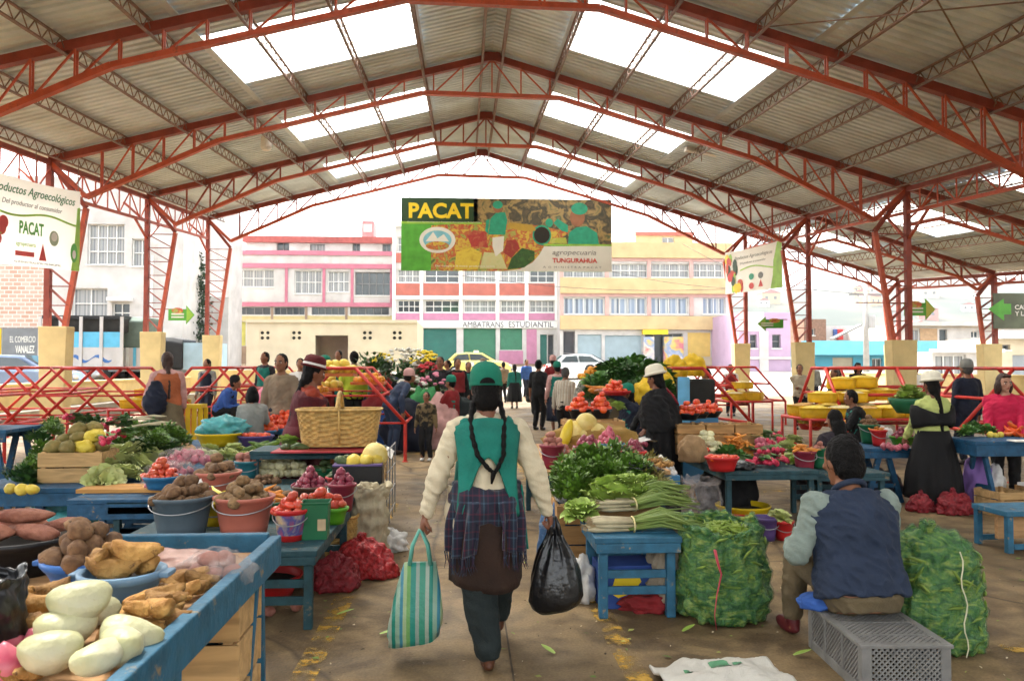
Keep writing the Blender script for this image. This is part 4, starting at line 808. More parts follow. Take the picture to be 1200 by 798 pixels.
C_ = dict(cream=cloth('cream_knit', (.58, .50, .35), .1), teal=cloth('teal_cloth', (.008, .15, .115)), tealcap=cloth('teal_cap_cloth', (.006, .16, .10), .15), brown=cloth('brown_skirt', (.026, .012, .007)), dgreen=cloth('dark_green_trousers', (.010, .016, .016)), black=cloth('black_cloth', (.0035, .003, .0035)),
  navy=cloth('navy_cloth', (.007, .010, .024)), burg=cloth('burgundy_wool', (.075, .005, .010)), rust=cloth('rust_red', (.24, .03, .012)), olive=cloth('olive_cloth', (.13, .10, .055)), grey=cloth('grey_cloth', (.22, .22, .2)), pinkj=cloth('hot_pink_fleece', (.50, .010, .055), .12), lime=cloth('lime_blouse', (.45, .5, .16), .12),
  beige=cloth('beige_jacket', (.40, .34, .24), .12), taupe=cloth('taupe_jacket', (.22, .16, .105)), blue=cloth('blue_cloth_bright', (.03, .09, .32)), orange=cloth('orange_vest', (.36, .10, .035)), pinks=cloth('pale_pink', (.5, .28, .26)), white=cloth('white_cloth', (.7, .68, .64), .08), felt=cloth('white_felt', (.72, .67, .54), .06), wine=cloth('wine_felt', (.085, .008, .011)),
  limeg=cloth('lime_jacket', (.42, .50, .03), .12), denim=cloth('denim', (.022, .035, .07)), sage=cloth('sage_sleeve', (.20, .245, .215), .1), khaki=cloth('khaki_trousers', (.115, .085, .045)), vestb=cloth('slate_vest', (.016, .026, .052), .14), red=cloth('red_cloth_w', (.2, .012, .014)), darkp=cloth('dark_print', (.02, .015, .02), .7))
C_['camo'] = mat('camouflage', (.018, .014, .008), .9, .2, 14, c2=(.13, .09, .04), thr=(.46, .54)); C_['pattern'] = mat('grey_patterned', (.04, .04, .035), .9, .2, 40, c2=(.26, .25, .2), thr=(.42, .58))
C_['stripes'] = wave_mat('striped_shirt', [(0, (.42, .36, .28)), (.5, (.30, .24, .18)), (.7, (.5, .46, .38))], 18, 'X', .85)
SHOE = mat('dark_shoe', (.02, .016, .014), .5, .2, 8); EYEW = mat('eye_white', (.6, .57, .52), .3, .03, 3); EYED = mat('eye_dark', (.015, .01, .008), .15, .1, 3); LIP = mat('lips', (.28, .08, .06), .5, .1, 5)
TOR = [(-.10, .13, .10), (-.02, .165, .122), (.08, .158, .115), (.18, .142, .106), (.30, .156, .114), (.40, .168, .108), (.46, .135, .088), (.51, .075, .068), (.56, .055, .058)]
def ik(a, c, l1, l2, pole):
 d = c - a; L = min(d.length, (l1 + l2) * .995); dn = d.normalized(); c = a + dn * L; x = (l1 * l1 - l2 * l2 + L * L) / (2 * L); h = math.sqrt(max(l1 * l1 - x * x, 0))
 p = (pole - dn * pole.dot(dn)).normalized(); return a + dn * x + p * h, c
def hand(mb, w, d, n, side, s, grip):               # palm, four fingers and a thumb
 d = d.normalized(); n = (n - d * n.dot(d)).normalized(); x = d.cross(n)
 M = Matrix((x, d, n)).transposed(); mb.ell(w + d * .045 * s, (.041 * s, .055 * s, .017 * s), 12, M)
 L = [.062, .072, .068, .054]
 for i in range(4):
  b = w + d * .082 * s + x * (.030 - .020 * i) * s; r = .0088 * s
  k = 75 if grip else 20; l1, l2 = L[i] * .5 * s, L[i] * .55 * s
  e = b + (d * math.cos(R(k * .75)) + n * math.sin(R(k * .75))) * l1; f = e + (d * math.cos(R(k * 2.0)) + n * math.sin(R(k * 2.0))) * l2
  mb.cap(b - d * .02 * s, r * 1.1, e, r, 8); mb.cap(e, r, f, r * .85, 8)
 b = w + d * .025 * s + x * .036 * s; e = b + (d * .6 + x * .6 + n * .45).normalized() * .04 * s; f = e + (d * .8 + n * (.8 if grip else .2) - x * (.3 if grip else 0)).normalized() * .032 * s
 mb.cap(b, .012 * s, e, .011 * s, 8); mb.cap(e, .011 * s, f, .008 * s, 8)
def xf(mb, M, i0=0):
 for i in range(i0, len(mb.v)): mb.v[i] = tuple(M @ Vector(mb.v[i]))
 return mb
NP = [0]
def person(label, u, Y, v, face, pose='stand', H=None, vox=.016, lean=0, turn=0, nod=0, hands=None, top='black', sleeve=None, bottom=('trousers', 'black'), vest=None, shawl=None, hair='short', hairm=None, hat=None, hatm=None, skin=None, girth=1.0, feet=None, x=None, shoe=None, face_on=False, grip=(0, 0), apron=None, hs_=1.0):
 NP[0] += 1; sd = NP[0]
 zt = CH + (428 - v) * Y / 930; p = AY(u, 428, Y); px = p.x if x is None else x
 hx = .03 if hat in ('felt', 'bowler') else (.015 if hat else 0)
 if pose == 'stand': H = H or (zt - hx); s = H / 1.672; hz = .88 * s
 else: H = H or 1.56; s = H / 1.672; hz = max(.22, zt - hx - (.795 * math.cos(R(lean)) + .0) * s)
 t = thing('person', label, 'person', (px, Y, 0), R(face), None, 'thing')
 X, Z = Vector((1, 0, 0)), Vector((0, 0, 1)); l = R(lean); d = Vector((0, math.sin(l), math.cos(l))); fw = Vector((0, math.cos(l), -math.sin(l)))
 P = Vector((0, -.10 * math.sin(l) * s if pose == 'stand' else 0, hz)); B = lambda x_, y_, h: P + X * (x_ * s) + fw * (y_ * s) + d * (h * s)
 neck = B(0, 0, .53); Hc = neck + (d * .6 + Z * .4).normalized() * .138 * s + fw * .024 * s
 Mh = Matrix.Translation(Hc) @ Matrix.Rotation(R(turn), 4, 'Z') @ Matrix.Rotation(-R(nod), 4, 'X') @ Matrix.Scale(s, 4)
 skin = skin or SKIN
 def torso(mb, o, h0, h1, n=22):
  hs = [a for a in TOR if h0 <= a[0] <= h1]; rings = []
  for h, rx, ry in hs:
   g = girth if h < .43 else 1 + (girth - 1) * .4
   rx, ry = (rx * g + o), (ry * g + o); rings.append([B(rx * math.cos(2 * math.pi * j / n), ry * math.sin(2 * math.pi * j / n) + (.0 if h > .45 else .01 * (girth - 1) * 6), h) for j in range(n)])
  mb.loft(rings)
 if hands is None: hands = ((-.27, .06, .78), (.27, .06, .78)) if pose == 'stand' else ((-.14, .36, hz / s + .18), (.14, .36, hz / s + .18))
 arm = []
 for sx, hd in zip((-1, 1), hands):
  sh = B(.172 * sx, -.005, .435); tgt = Vector(hd) * s
  el, wr = ik(sh, tgt, .275 * s, .245 * s, Vector((sx * .5, -1, -.25))); arm.append((sh, el, wr))
 legs = []
 hipz = P + d * (-.02 * s)
 for i, sx in enumerate((-1, 1)):
  hp = hipz + X * (.085 * sx * s)
  if pose == 'stand':
   f = feet[i] if feet else (.095 * sx, .0, 0); an = Vector((f[0], f[1], f[2] + .075)) * s
   kn, an = ik(hp, an, .405 * s, .405 * s, Vector((0, 1, 0)))
  else:
   kn = hp + Vector((.07 * sx * s, .40 * s, max(.02, .46 * s - hz) * 1.0)); kn.z = max(kn.z, .30 * s); an = Vector((kn.x + .02 * sx, kn.y + .04 * s - (max(0, .44 * s - kn.z)) * .3, .075 * s))
   if hz > .62 * s: an = kn + Vector((0, -.02, -.40 * s))
  legs.append((hp, kn, an))
 b = MB(); torso(b, -.004, -.2, .6)
 for i, (sh, el, wr) in enumerate(arm):
  b.cap(sh, .054 * s, el, .041 * s); b.cap(B((-1, 1)[i] * .03, -.01, .49), .042 * s, B((-1, 1)[i] * .14, 0, .45), .05 * s); b.cap(el, .041 * s, wr, .027 * s); dd = (wr - el).normalized(); n = Vector(((-1, 1)[i] * -1.0, .15, 0)) if pose == 'stand' and not grip[i] else Vector(((-1, 1)[i] * -.5, .6, -.2))
  if grip[i] == 1: n = Vector(((-1, 1)[i] * -1, .2, 0))
  hand(b, wr, dd + Vector((0, 0, -.15)), n, (-1, 1)[i], s * 1.03, grip[i])
 for hp, kn, an in legs:
  b.cap(hp, .082 * s, kn, .055 * s); b.cap(kn, .054 * s, an, .036 * s); b.cap(an + Vector((0, -.03, -.03)) * s, .034 * s, an + Vector((0, .13, -.045)) * s, .026 * s)
 b.cap(B(0, -.01, .47), .056 * s, Hc + Vector((0, -.01, -.05)) * s, .05 * s)
 Mh = Mh @ Matrix.Scale(hs_, 4); i0 = len(b.v); b.ell((0, 0, .01), (.076, .094, .112), 20); b.ell((0, .028, -.055), (.055, .062, .062), 16); b.cap((0, .088, .018), .012, (0, .102, -.02), .016, 8)
 b.ell((0, .088, -.052), (.024, .016, .012), 10); b.ell((0, .08, -.092), (.022, .02, .018), 10)
 for sx in (-1, 1): b.ell((sx * .076, -.008, -.004), (.012, .022, .034), 10); b.ell((sx * .036, .072, -.012), (.026, .022, .02), 8)
 xf(b, Mh, i0)
 bm_ = fuse(b, vox * .8, skin, 'body', sm=3 if vox < .01 else 2); inst(bm_, 'body', (0, 0, 0), parent=t)
 if face_on:
  for sx in (-1, 1):
   c = MB(); c.ell((sx * .033, .083, .008), (.015, .010, .009), 10); xf(c, Mh); eo = c.build('eye', EYEW, t, smooth=True); c = MB(); c.ell((sx * .033, .0905, .008), (.009, .0045, .0085), 8); xf(c, Mh); c.build('pupil', EYED, eo, smooth=True)
   c = MB(); c.tube([(sx * .017, .095, .027), (sx * .034, .092, .032), (sx * .05, .083, .027)], .0055, 6); xf(c, Mh); c.build('eyebrow', HAIR, t)
  c = MB(); c.ell((0, .099, -.052), (.022, .009, .007), 12); xf(c, Mh); c.build('mouth', LIP, t, smooth=True)
 tm = C_[top]; c = MB(); torso(c, .016 + (.026 if pose == 'sit' else 0), (-.03 if pose == 'sit' else -.3) if bottom[0] == 'trousers' else -.05, .52)
 for sx, (sh, el, wr) in zip((-1, 1), arm):
  c.ell(sh, (.072 * s, .068 * s, .072 * s), 14); c.cap(B(sx * .045, -.01, .495), .045 * s, B(sx * .15, -.005, .45), .058 * s)
  if sleeve != 'none' and not (sleeve and sleeve not in ('short',)):
   c.cap(sh, .072 * s, el, .056 * s)
   if sleeve != 'short': c.cap(el, .056 * s, wr + (el - wr).normalized() * .012 * s, .041 * s)
 inst(fuse(c, vox, tm, 'top', fold=(.019 if vox < .0125 else .014) * s, fscale=11, seed=sd), 'shirt', (0, 0, 0), parent=t)
 if sleeve and sleeve not in ('short', 'none'):
  for sx, (sh, el, wr) in zip((-1, 1), arm):
   c = MB(); c.ell(sh + X * sx * .022 * s, (.076 * s, .080 * s, .080 * s), 14); c.cap(sh + X * sx * .010 * s, .079 * s, el, .060 * s); c.cap(el, .060 * s, wr + (el - wr).normalized() * .012 * s, .044 * s); inst(fuse(c, vox, C_[sleeve], 'sleeve', fold=.016 * s, fscale=12, seed=sd + sx), 'sleeve', (0, 0, 0), parent=t)
 if vest:
  c = MB(); torso(c, .034, -.03, .47); c.ell(B(.12, 0, .44), (.075 * s, .085 * s, .05 * s)); c.ell(B(-.12, 0, .44), (.075 * s, .085 * s, .05 * s)); inst(fuse(c, vox, C_[vest], 'vest', fold=.01 * s, seed=sd + 5), 'vest', (0, 0, 0), parent=t)
 if shawl:
  c = MB(); rings = []
  for h, rx, ry in ((.53, .085, .08), (.49, .15, .105), (.44, .235, .135), (.36, .27, .16), (.26, .285, .18), (.15, .29, .19), (.03, .28, .185)):
   rings.append([B((rx + .012 * math.sin(9 * a + h * 20)) * girth * math.cos(a), (ry + .012 * math.sin(7 * a + h * 11)) * girth * math.sin(a) - .01, h + (.05 * math.sin(a * 2 + sd) if h < .2 else 0)) for a in [2 * math.pi * j / 40 for j in range(40)]])
  c.loft(rings); inst(fuse(c, vox, C_[shawl], 'shawl', fold=.02 * s, seed=sd + 9), 'shawl', (0, 0, 0), parent=t)
 bm2 = C_[bottom[1]]
 if bottom[0] == 'trousers':
  c = MB(); torso(c, .012, -.3, .10 if pose == 'stand' else -.01)
  k = bottom[2] if len(bottom) > 2 else 1.0
  for hp, kn, an in legs: c.cap(hp, .10 * s * min(k, 1.06), kn, .073 * s * k); c.cap(kn, .073 * s * k, an + Vector((0, -.01, .045)) * s, .058 * s * (k * .5 + .5))
  inst(fuse(c, vox, bm2, 'trousers', fold=.012 * s, fscale=9, seed=sd + 2), 'trousers', (0, 0, 0), parent=t)
 else:
  hem = bottom[2] if len(bottom) > 2 else .3
  if pose == 'stand':
   c = MB(); rings = []
   for k in range(10):
    f = k / 9; z = (hz + .10 * s) * (1 - f) + hem * s * f; rx, ry = .150 * girth + .012 + .085 * min(1, f * 1.6) ** .8, .115 * girth + .012 + .10 * min(1, f * 1.6) ** .8; am = .022 * f
    if len(bottom) > 3: rx *= 1 + (bottom[3] - 1) * f; ry *= 1 + (bottom[3] - 1) * f
    rings.append([Vector(((rx + am * math.sin(13 * a + 2 * math.sin(3 * a + sd))) * s * math.cos(a), (ry + am * math.sin(11 * a + sd)) * s * math.sin(a) + P.y * (1 - f), z)) for a in [2 * math.pi * j / 72 for j in range(72)]])
   c.loft(rings, caps=True); c.build('skirt', bm2, t, smooth=True)
  else:
   c = MB(); torso(c, .014, -.3, .1)
   for hp, kn, an in legs: c.cap(hp, .115 * s, kn, .10 * s); c.cap(kn, .10 * s, an + Z * .06 * s, .10 * s)
   c.cap((legs[0][0] + legs[1][0]) / 2, .1 * s, (legs[0][1] + legs[1][1]) / 2, .09 * s); c.cap((legs[0][1] + legs[1][1]) / 2, .09 * s, (legs[0][2] + legs[1][2]) / 2 + Z * .08 * s, .09 * s)
   inst(fuse(c, vox, bm2, 'skirt', fold=.016 * s, seed=sd + 2), 'skirt', (0, 0, 0), parent=t)
 if apron:
  c = MB(); n = 16
  def fn(a, b2):
   th = R(30 + 120 * a); r1 = .175 * girth + .03 + .09 * b2; return Vector((r1 * s * math.cos(th), r1 * .85 * s * math.sin(th), hz + .1 * s - .46 * s * b2))
  if pose == 'stand': c.grid(fn, n, 8); c.build('apron', C_[apron], t, smooth=True)
 for hp, kn, an in legs:
  c = MB(); c.ell(an + Vector((0, .045, -.038)) * s, (.044 * s, .125 * s, .042 * s), 14); c.ell(an + Vector((0, -.02, .0)) * s, (.040 * s, .05 * s, .05 * s), 12); so = inst(fuse(c, .012, shoe or SHOE, 'shoe', sm=2), 'shoe', (0, 0, 0), parent=t)
 hm = hairm or HAIR
 if hair:
  c = MB(); c.ell((0, -.022, .022), (.086, .098, .112), 20)
  if hair == 'short': c.ell((0, -.05, -.02), (.078, .065, .085), 14)
  if hair in ('long', 'braid'): c.ell((0, -.055, -.04), (.084, .062, .11), 14)
  if hair == 'bun': c.ell((0, -.05, -.02), (.078, .065, .085), 14); c.ell((0, -.115, .0), (.045, .04, .045), 12)
  if hair == 'bob':
   for sx in (-1, 1): c.ell((sx * .07, -.01, -.06), (.038, .065, .10), 12)
   c.ell((0, -.05, -.06), (.095, .065, .10), 14); c.ell((0, .055, .098), (.06, .03, .022), 10)
  xf(c, Mh)
  if hair == 'long':
   c.cap(Mh @ Vector((0, -.08, -.06)), .085 * s, B(0, -.135, .30), .085 * s); c.cap(B(0, -.135, .30), .085 * s, B(.0, -.16, .12), .06 * s)
  if hair == 'braid': c.cap(Mh @ Vector((0, -.09, -.10)), .035 * s, B(0.02, -.135, .33), .026 * s); c.cap(B(0.02, -.135, .33), .026 * s, B(.02, -.15, .10), .018 * s)
  inst(fuse(c, vox * .7, hm, 'hair', fold=.006 * s, fscale=34, seed=sd, sm=2, fz=.5), 'hair', (0, 0, 0), parent=t)
 if hat:
  hmm = C_[hatm] if isinstance(hatm, str) else hatm
  c = MB()
  if hat == 'cap':
   c.lathe([(.100, -.012), (.102, .03), (.098, .07), (.082, .105), (.05, .128), (.012, .135), (.001, .135)], 22, (0, -.018, .03), .93, 1.06, cap0=True)
   pts = [Vector((.083 * math.cos(a), .075 + .095 * math.sin(a), .034 - .02 * math.sin(a))) for a in [math.pi * j / 14 for j in range(15)]]; c.prism(pts, (0, 0, .006)); c.ell((0, -.018, .166), (.008, .008, .005), 8)
  elif hat == 'beanie': c.lathe([(.095, -.02), (.1, .0), (.098, .07), (.075, .115), (.03, .138), (.001, .14)], 20, (0, -.02, .03), .95, 1.05, cap0=True)
  elif hat == 'felt':                                      # round white felt hat, brim turned up
   c.lathe([(.085, -.004), (.125, -.012), (.143, -.004), (.148, .014), (.142, .018), (.132, .010), (.124, .014), (.122, .04), (.115, .085), (.094, .118), (.055, .134), (.001, .138)], 32, (0, -.02, .052), .93, 1.05)
  elif hat == 'bowler':
   c.lathe([(.09, .0), (.115, .0), (.128, .012), (.124, .02), (.108, .02), (.106, .06), (.095, .105), (.06, .128), (.001, .132)], 28, (0, -.02, .05), .95, 1.06)
  elif hat == 'helmet': c.lathe([(.13, -.02), (.135, -.005), (.13, .05), (.105, .105), (.06, .135), (.001, .145)], 28, (0, -.02, .035), .96, 1.05, cap0=True)
  xf(c, Mh); ho = c.build('hat', hmm, t, smooth=True)
  if hat == 'bowler':
   c = MB(); c.lathe([(.1085, .022), (.1095, .024), (.1085, .042), (.1075, .044)], 28, (0, -.02, .05), .95, 1.06); xf(c, Mh); c.build('hat_band', C_['white'], ho, smooth=True)
  if hat == 'cap':
   c = MB(); c.lathe([(.1045, -.01), (.1065, .0), (.106, .012)], 22, (0, -.018, .03), .93, 1.06); xf(c, Mh); c.build('hat_band', C_['tealcap'] if hatm == 'tealcap' else hmm, ho, smooth=True)
 return t, dict(s=s, B=B, Mh=Mh, arm=arm, legs=legs, hz=hz, P=P)
fwm, K = person('woman in teal vest and cap walking away with a shopping bag in each hand', 570, 4.22, 425, 3, vox=.0085, H=1.535, lean=3, nod=6, hands=((-.345, .04, .83), (.365, .04, .84)), top='cream', bottom=('trousers', 'dgreen', 1.55), hair='short', hat='cap', hatm='tealcap', skin=SKIND, girth=.98, feet=((.0, -.14, 0.0), (.10, .34, .05)), grip=(1, 1), shoe=mat('brown_sandal', (.075, .024, .009), .5, .5, 40))
s, B = K['s'], K['B']
def torsor(h, o):
 for a, b in zip(TOR, TOR[1:]):
  if a[0] <= h <= b[0]:
   f = (h - a[0]) / (b[0] - a[0]); return a[1] + (b[1] - a[1]) * f + o, a[2] + (b[2] - a[2]) * f + o
def patch(fn_top, fn_bot, th0, th1, o, nu, nv, name, m, fold=.006, seed=0, flare=0):
 c = MB()
 def fn(a, b):
  th = R(th0 + (th1 - th0) * a); h = fn_top(a) * (1 - b) + fn_bot(a) * b; rx, ry = torsor(max(-.0999, min(.5599, h)), o)
  k = 1 + flare * b; n_ = fold * (noise.noise(Vector((a * 7, h * 5, seed))) + .5 * math.sin(a * 22 + h * 6)); return B((rx * k + n_) * math.cos(th), (ry * k + n_) * math.sin(th), h)
 c.grid(fn, nu, nv); o_ = c.build(name, m, fwm, smooth=True); md = o_.modifiers.new('s', 'SOLIDIFY'); md.thickness = .008; md.offset = 1; return o_
vest_hem = lambda a: .235 - .0 + (-.30 * min(1, (abs(a - .5) / .30)) ** 2.0 if abs(a - .5) > .06 else 0)
c = MB()
def vfn(a, b):
 x = (a - .5) * 2; sh = .188 - .035 * math.sin(b * math.pi) * .6; hemz = .285 - .33 * min(1, abs(x) / .82) ** 1.7
 h = .505 * (1 - b) + hemz * b; h -= .055 * abs(x) ** 2 * (1 - b); xx = x * (sh - .012 * b)
 rx, ry = torsor(max(-.09, min(.50, h)), .030); rx = max(rx, .175); y = -ry * math.sqrt(max(.03, 1 - (xx / (rx * 1.12)) ** 2)) - .012
 y -= .006 * noise.noise(Vector((a * 5, b * 4, 2))); return B(xx, y, h)
c.grid(vfn, 28, 22); vo = c.build('vest', C_['teal'], fwm, smooth=True); md = vo.modifiers.new('s', 'SOLIDIFY'); md.thickness = .016; md.offset = 0
for sx in (-1, 1):
 c = MB(); c.tube([B(sx * .12, -.085, .455), B(sx * .12, -.01, .475), B(sx * .115, .07, .44), B(sx * .11, .115, .34), B(sx * .13, .115, .1)], [.035, .04, .04, .045, .05], 10); c.build('vest_front', C_['teal'], fwm, smooth=True)
c = MB(); c.grid(lambda a, b: B(-.17 - .05 * a + .01 * math.sin(b * 9), -.06 + .1 * a - .02 * b, .12 - .38 * b + .1 * a * b), 6, 12); o = c.build('cardigan_tail', C_['cream'], fwm, smooth=True); md = o.modifiers.new('s', 'SOLIDIFY'); md.thickness = .012
c = MB(); rings = []
for k in range(14):
 f = k / 13; z = K['hz'] + .11 * s - (K['hz'] + .11 * s - .40) * f; rx, ry = .168 + .042 * min(1, f * 2), .135 + .05 * min(1, f * 2)
 rings.append([Vector(((rx + .008 * f * math.sin(7 * a)) * s * math.cos(a), (ry + .012 * f * math.sin(5 * a + 1)) * s * math.sin(a) + .03 * f, z + .02 * f * math.sin(a * 2 + 1))) for a in [2 * math.pi * j / 60 for j in range(60)]])
c.loft(rings); c.build('skirt', C_['brown'], fwm, smooth=True)
def plaid():
 m = bpy.data.materials.new('plaid_wool'); m.use_nodes = True; nt = m.node_tree; N = nt.nodes; L = nt.links; b = N['Principled BSDF']; b.inputs['Roughness'].default_value = .9; b.inputs['Sheen Weight'].default_value = .2
 tc = N.new('ShaderNodeTexCoord'); sp = N.new('ShaderNodeSeparateXYZ'); L.new(tc.outputs['Object'], sp.inputs[0]); cols = []
 for ax, sc_, cc in (('X', 13, [(0, (.006, .007, .022)), (.35, (.075, .008, .02)), (.45, (.006, .007, .022)), (.62, (.03, .07, .10)), (.72, (.006, .007, .022)), (.9, (.05, .012, .035))]), ('Z', 11, [(0, (.006, .007, .022)), (.3, (.03, .06, .10)), (.4, (.006, .007, .022)), (.7, (.07, .008, .022)), (.8, (.006, .007, .022))])):
  mu = N.new('ShaderNodeMath'); mu.operation = 'MULTIPLY'; mu.inputs[1].default_value = sc_; L.new(sp.outputs[ax], mu.inputs[0]); fr = N.new('ShaderNodeMath'); fr.operation = 'FRACT'; L.new(mu.outputs[0], fr.inputs[0])
  cr = N.new('ShaderNodeValToRGB'); cr.color_ramp.interpolation = 'CONSTANT'; e = cr.color_ramp.elements
  while len(e) < len(cc): e.new(.5)
  for i, (p_, q_) in enumerate(cc): e[i].position = p_; e[i].color = (*q_, 1)
  L.new(fr.outputs[0], cr.inputs['Fac']); cols.append(cr)
 mx = N.new('ShaderNodeMix'); mx.data_type = 'RGBA'; mx.inputs[0].default_value = .5; L.new(cols[0].outputs[0], mx.inputs[6]); L.new(cols[1].outputs[0], mx.inputs[7]); L.new(mx.outputs[2], b.inputs['Base Color']); return m
PLAID = plaid()
c = MB(); rings = []
for k in range(9):
 f = k / 8; z = K['hz'] + .13 * s - .20 * s * f; rings.append([Vector(((.186 + .03 * math.sin(f * math.pi) + .01 * math.sin(9 * a + f * 8)) * s * math.cos(a), (.155 + .03 * math.sin(f * math.pi) + .01 * math.sin(8 * a + f * 5)) * s * math.sin(a), z + .02 * math.sin(2 * a + 1))) for a in [2 * math.pi * j / 56 for j in range(56)]])
c.loft(rings); so = inst(fuse(c, .01, PLAID, 'shawl', fold=.012, seed=3), 'shawl', (0, 0, 0), parent=fwm)
for th0, th1, zt, zb_, sd in ((196, 256, .05, -.235, 1), (284, 344, .05, -.21, 2)):
 c = MB()
 def fn(a, b):
  th = R(th0 + (th1 - th0) * (a * (1 - .18 * b) + .09 * b)); h = zt + (zb_ - zt) * b; r_ = .205 + (.004 + .022 * min(1, b * 2)) * math.sin(a * 17 + b * 2) + .016 * min(1, b * 3) + .008 * b; return Vector((r_ * s * math.cos(th) * 1.02, r_ * .90 * s * math.sin(th) + .02 * b, K['hz'] + h * s - .03 * math.sin(a * 3.2) * b))
 c.grid(fn, 36, 20); o = c.build('shawl_end', PLAID, so, smooth=True); md = o.modifiers.new('s', 'SOLIDIFY'); md.thickness = .012
 c = MB()
 for i in range(30):
  p = fn(i / 29, 1); c.tube([p, p + Vector((rnd.uniform(-.008, .008), -.004, -.045)), p + Vector((rnd.uniform(-.02, .02), 0, -.09))], [.004, .003, .001], 5)
 c.build('fringe', PLAID, so)
c = MB(); c.grid(lambda a, b: Vector(((.205 + .035 * b + .01 * a) * s, (-.05 + .2 * a) * s, K['hz'] + (.12 - .36 * b) * s)), 6, 8); o = c.build('apron_side', C_['teal'], fwm, smooth=True); md = o.modifiers.new('s', 'SOLIDIFY'); md.thickness = .01
Mh = K['Mh']; tip = B(.03, -.165, .20)
for sx in (-1, 1):
 a = Mh @ Vector((sx * .078, -.045, -.075)); b_ = B(sx * .088, -.145, .40); pts = [a, a.lerp(b_, .5) + Vector((sx * .01, -.012, 0)), b_, b_.lerp(tip, .4) + Vector((sx * .018, -.015, -.02)), b_.lerp(tip, .8) + Vector((sx * .008, -.012, -.012)), tip]
 P2 = []
 for i in range(len(pts) - 1):
  for k in range(9): P2.append(pts[i].lerp(pts[i + 1], k / 9))
 P2.append(pts[-1]); c = MB(); c.tube(P2, [(.0155 - .006 * i / len(P2)) * (1 + .16 * math.sin(i * 1.5)) for i in range(len(P2))], 10); c.build('braid', HAIR, fwm, smooth=True)
c = MB(); c.tube([tip + Vector((0, 0, .01)), tip + Vector((-.006, 0, -.02)), tip + Vector((-.012, 0, -.055))], [.014, .012, .005], 8); c.build('braid_tip', HAIR, fwm, smooth=True)
c = MB(); c.ell((0, -.04, -.055), (.083, .07, .085), 16); xf(c, Mh); inst(fuse(c, .006, HAIR, 'hair', fold=.004, fscale=40, sm=2), 'hair', (0, 0, 0), parent=fwm)
c = MB(); pts = [Mh @ Vector((.044 * math.cos(a), -.132 - .004 * math.sin(a) + .0, .026 + .034 * math.sin(a))) for a in [math.pi * j / 12 for j in range(13)]]; c.prism(pts, Mh.to_3x3() @ Vector((0, -.006, 0))); c.build('cap_opening', HAIR, fwm)
W2 = fwm.matrix_basis.copy(); W2 = Matrix.Translation(fwm.location) @ Matrix.Rotation(fwm.rotation_euler.z, 4, 'Z')
hl, hr = [W2 @ (a[2] + (a[2] - a[1]).normalized() * .095 * s) for a in K['arm']]
STR = wave_mat('striped_bag_weave', [(0, (0.04, 0.24, 0.16)), (.16, (0.30, 0.37, 0.30)), (.26, (0.01, 0.19, 0.14)), (.36, (0.22, 0.35, 0.26)), (.48, (0.04, 0.20, 0.27)), (.56, (0.29, 0.40, 0.22)), (.66, (0.14, 0.32, 0.10)), (.76, (0.02, 0.22, 0.17)), (.9, (0.24, 0.32, 0.27))], 5.2, 'X', .4, .3, bscale=30)
t = thing('shopping_bag', 'green and white striped plastic-weave bag hanging from the woman’s hand', 'bag', (hl.x - .005, hl.y, 0), 0, None, 'thing')
c = MB(); rings = []; zt = hl.z - .17
for k in range(15):
 f = k / 14; z = zt * (1 - f) + .10 * f; wx = .080 + .075 * min(1, f * 1.5) + (.0 if f < .9 else -.012); wy = .02 + .075 * min(1, f * 1.6) - (.02 if f > .92 else 0); sk = -.015 * f
 rings.append([Vector((sk + wx * math.copysign(abs(math.cos(a)) ** .7, math.cos(a)) + .006 * math.sin(5 * a + f * 7) - (.03 * max(0, math.cos(a)) * f), wy * math.copysign(abs(math.sin(a)) ** .7, math.sin(a)) + .008 * noise.noise(Vector((a, f * 4, 0))), z + .05 * (math.cos(a) * .5) * f)) for a in [2 * math.pi * j / 40 for j in range(40)]])
c.loft(rings); c.build('bag_body', STR, t, smooth=True)
for yy in (-.02, .02):
 c = MB(); c.tube([(-.055, yy, zt - .01), (-.04, yy, zt + .09), (-.004, yy * .5, hl.z - .0), (.004, yy * .5, hl.z - .0), (.04, yy, zt + .09), (.055, yy, zt - .01)], [.011, .01, .008, .008, .01, .011], 8); c.build('handle', mat('bag_handle', (.10, .33, .26), .5, .2, 8), t, smooth=True)
BAGB = mat('black_bag_film', (.008, .008, .009), .28, .2, 5, bump=.9, bscale=11, spec=.5)
t = thing('plastic_bag', 'bulging black plastic carrier bag hanging from the woman’s hand', 'bag', (hr.x + .01, hr.y + .0, 0), 0, None, 'thing')
c = MB(); rings = []; zt = hr.z - .02
for f, wx, wy in ((0, .020, .02), (.05, .026, .022), (.13, .042, .034), (.25, .078, .055), (.4, .108, .08), (.55, .130, .10), (.7, .145, .11), (.84, .148, .112), (.94, .128, .10), (.985, .098, .08), (1, .08, .06)):
 rings.append([Vector(((wx + .016 * math.sin(7 * a + f * 2) * (1 - f) ** 1.3 + .010 * noise.noise(Vector((math.cos(a) * 2.5, math.sin(a) * 2.5, f * 5)))) * math.copysign(abs(math.cos(a)) ** .75, math.cos(a)) + .012 * f, (wy + .014 * math.sin(10 * a + f * 3) * (1 - f)) * math.sin(a), zt * (1 - f) + .235 * f + .02 * math.cos(a) * f)) for a in [2 * math.pi * j / 64 for j in range(64)]])
for sy in (-.018, .018): hb = MB(); hb.tube([Vector((x, sy * k, zt + dz)) for x, dz, k in ((-.022, -.03, 1.6), (-.016, .03, 1), (-.006, .062, .4), (.006, .062, .4), (.018, .03, 1), (.026, -.03, 1.6))], [.018, .011, .008, .008, .011, .018], 8); hb.build('handle', BAGB, t, smooth=True)
c.loft(rings); c.build('bag_body', BAGB, t, smooth=True)
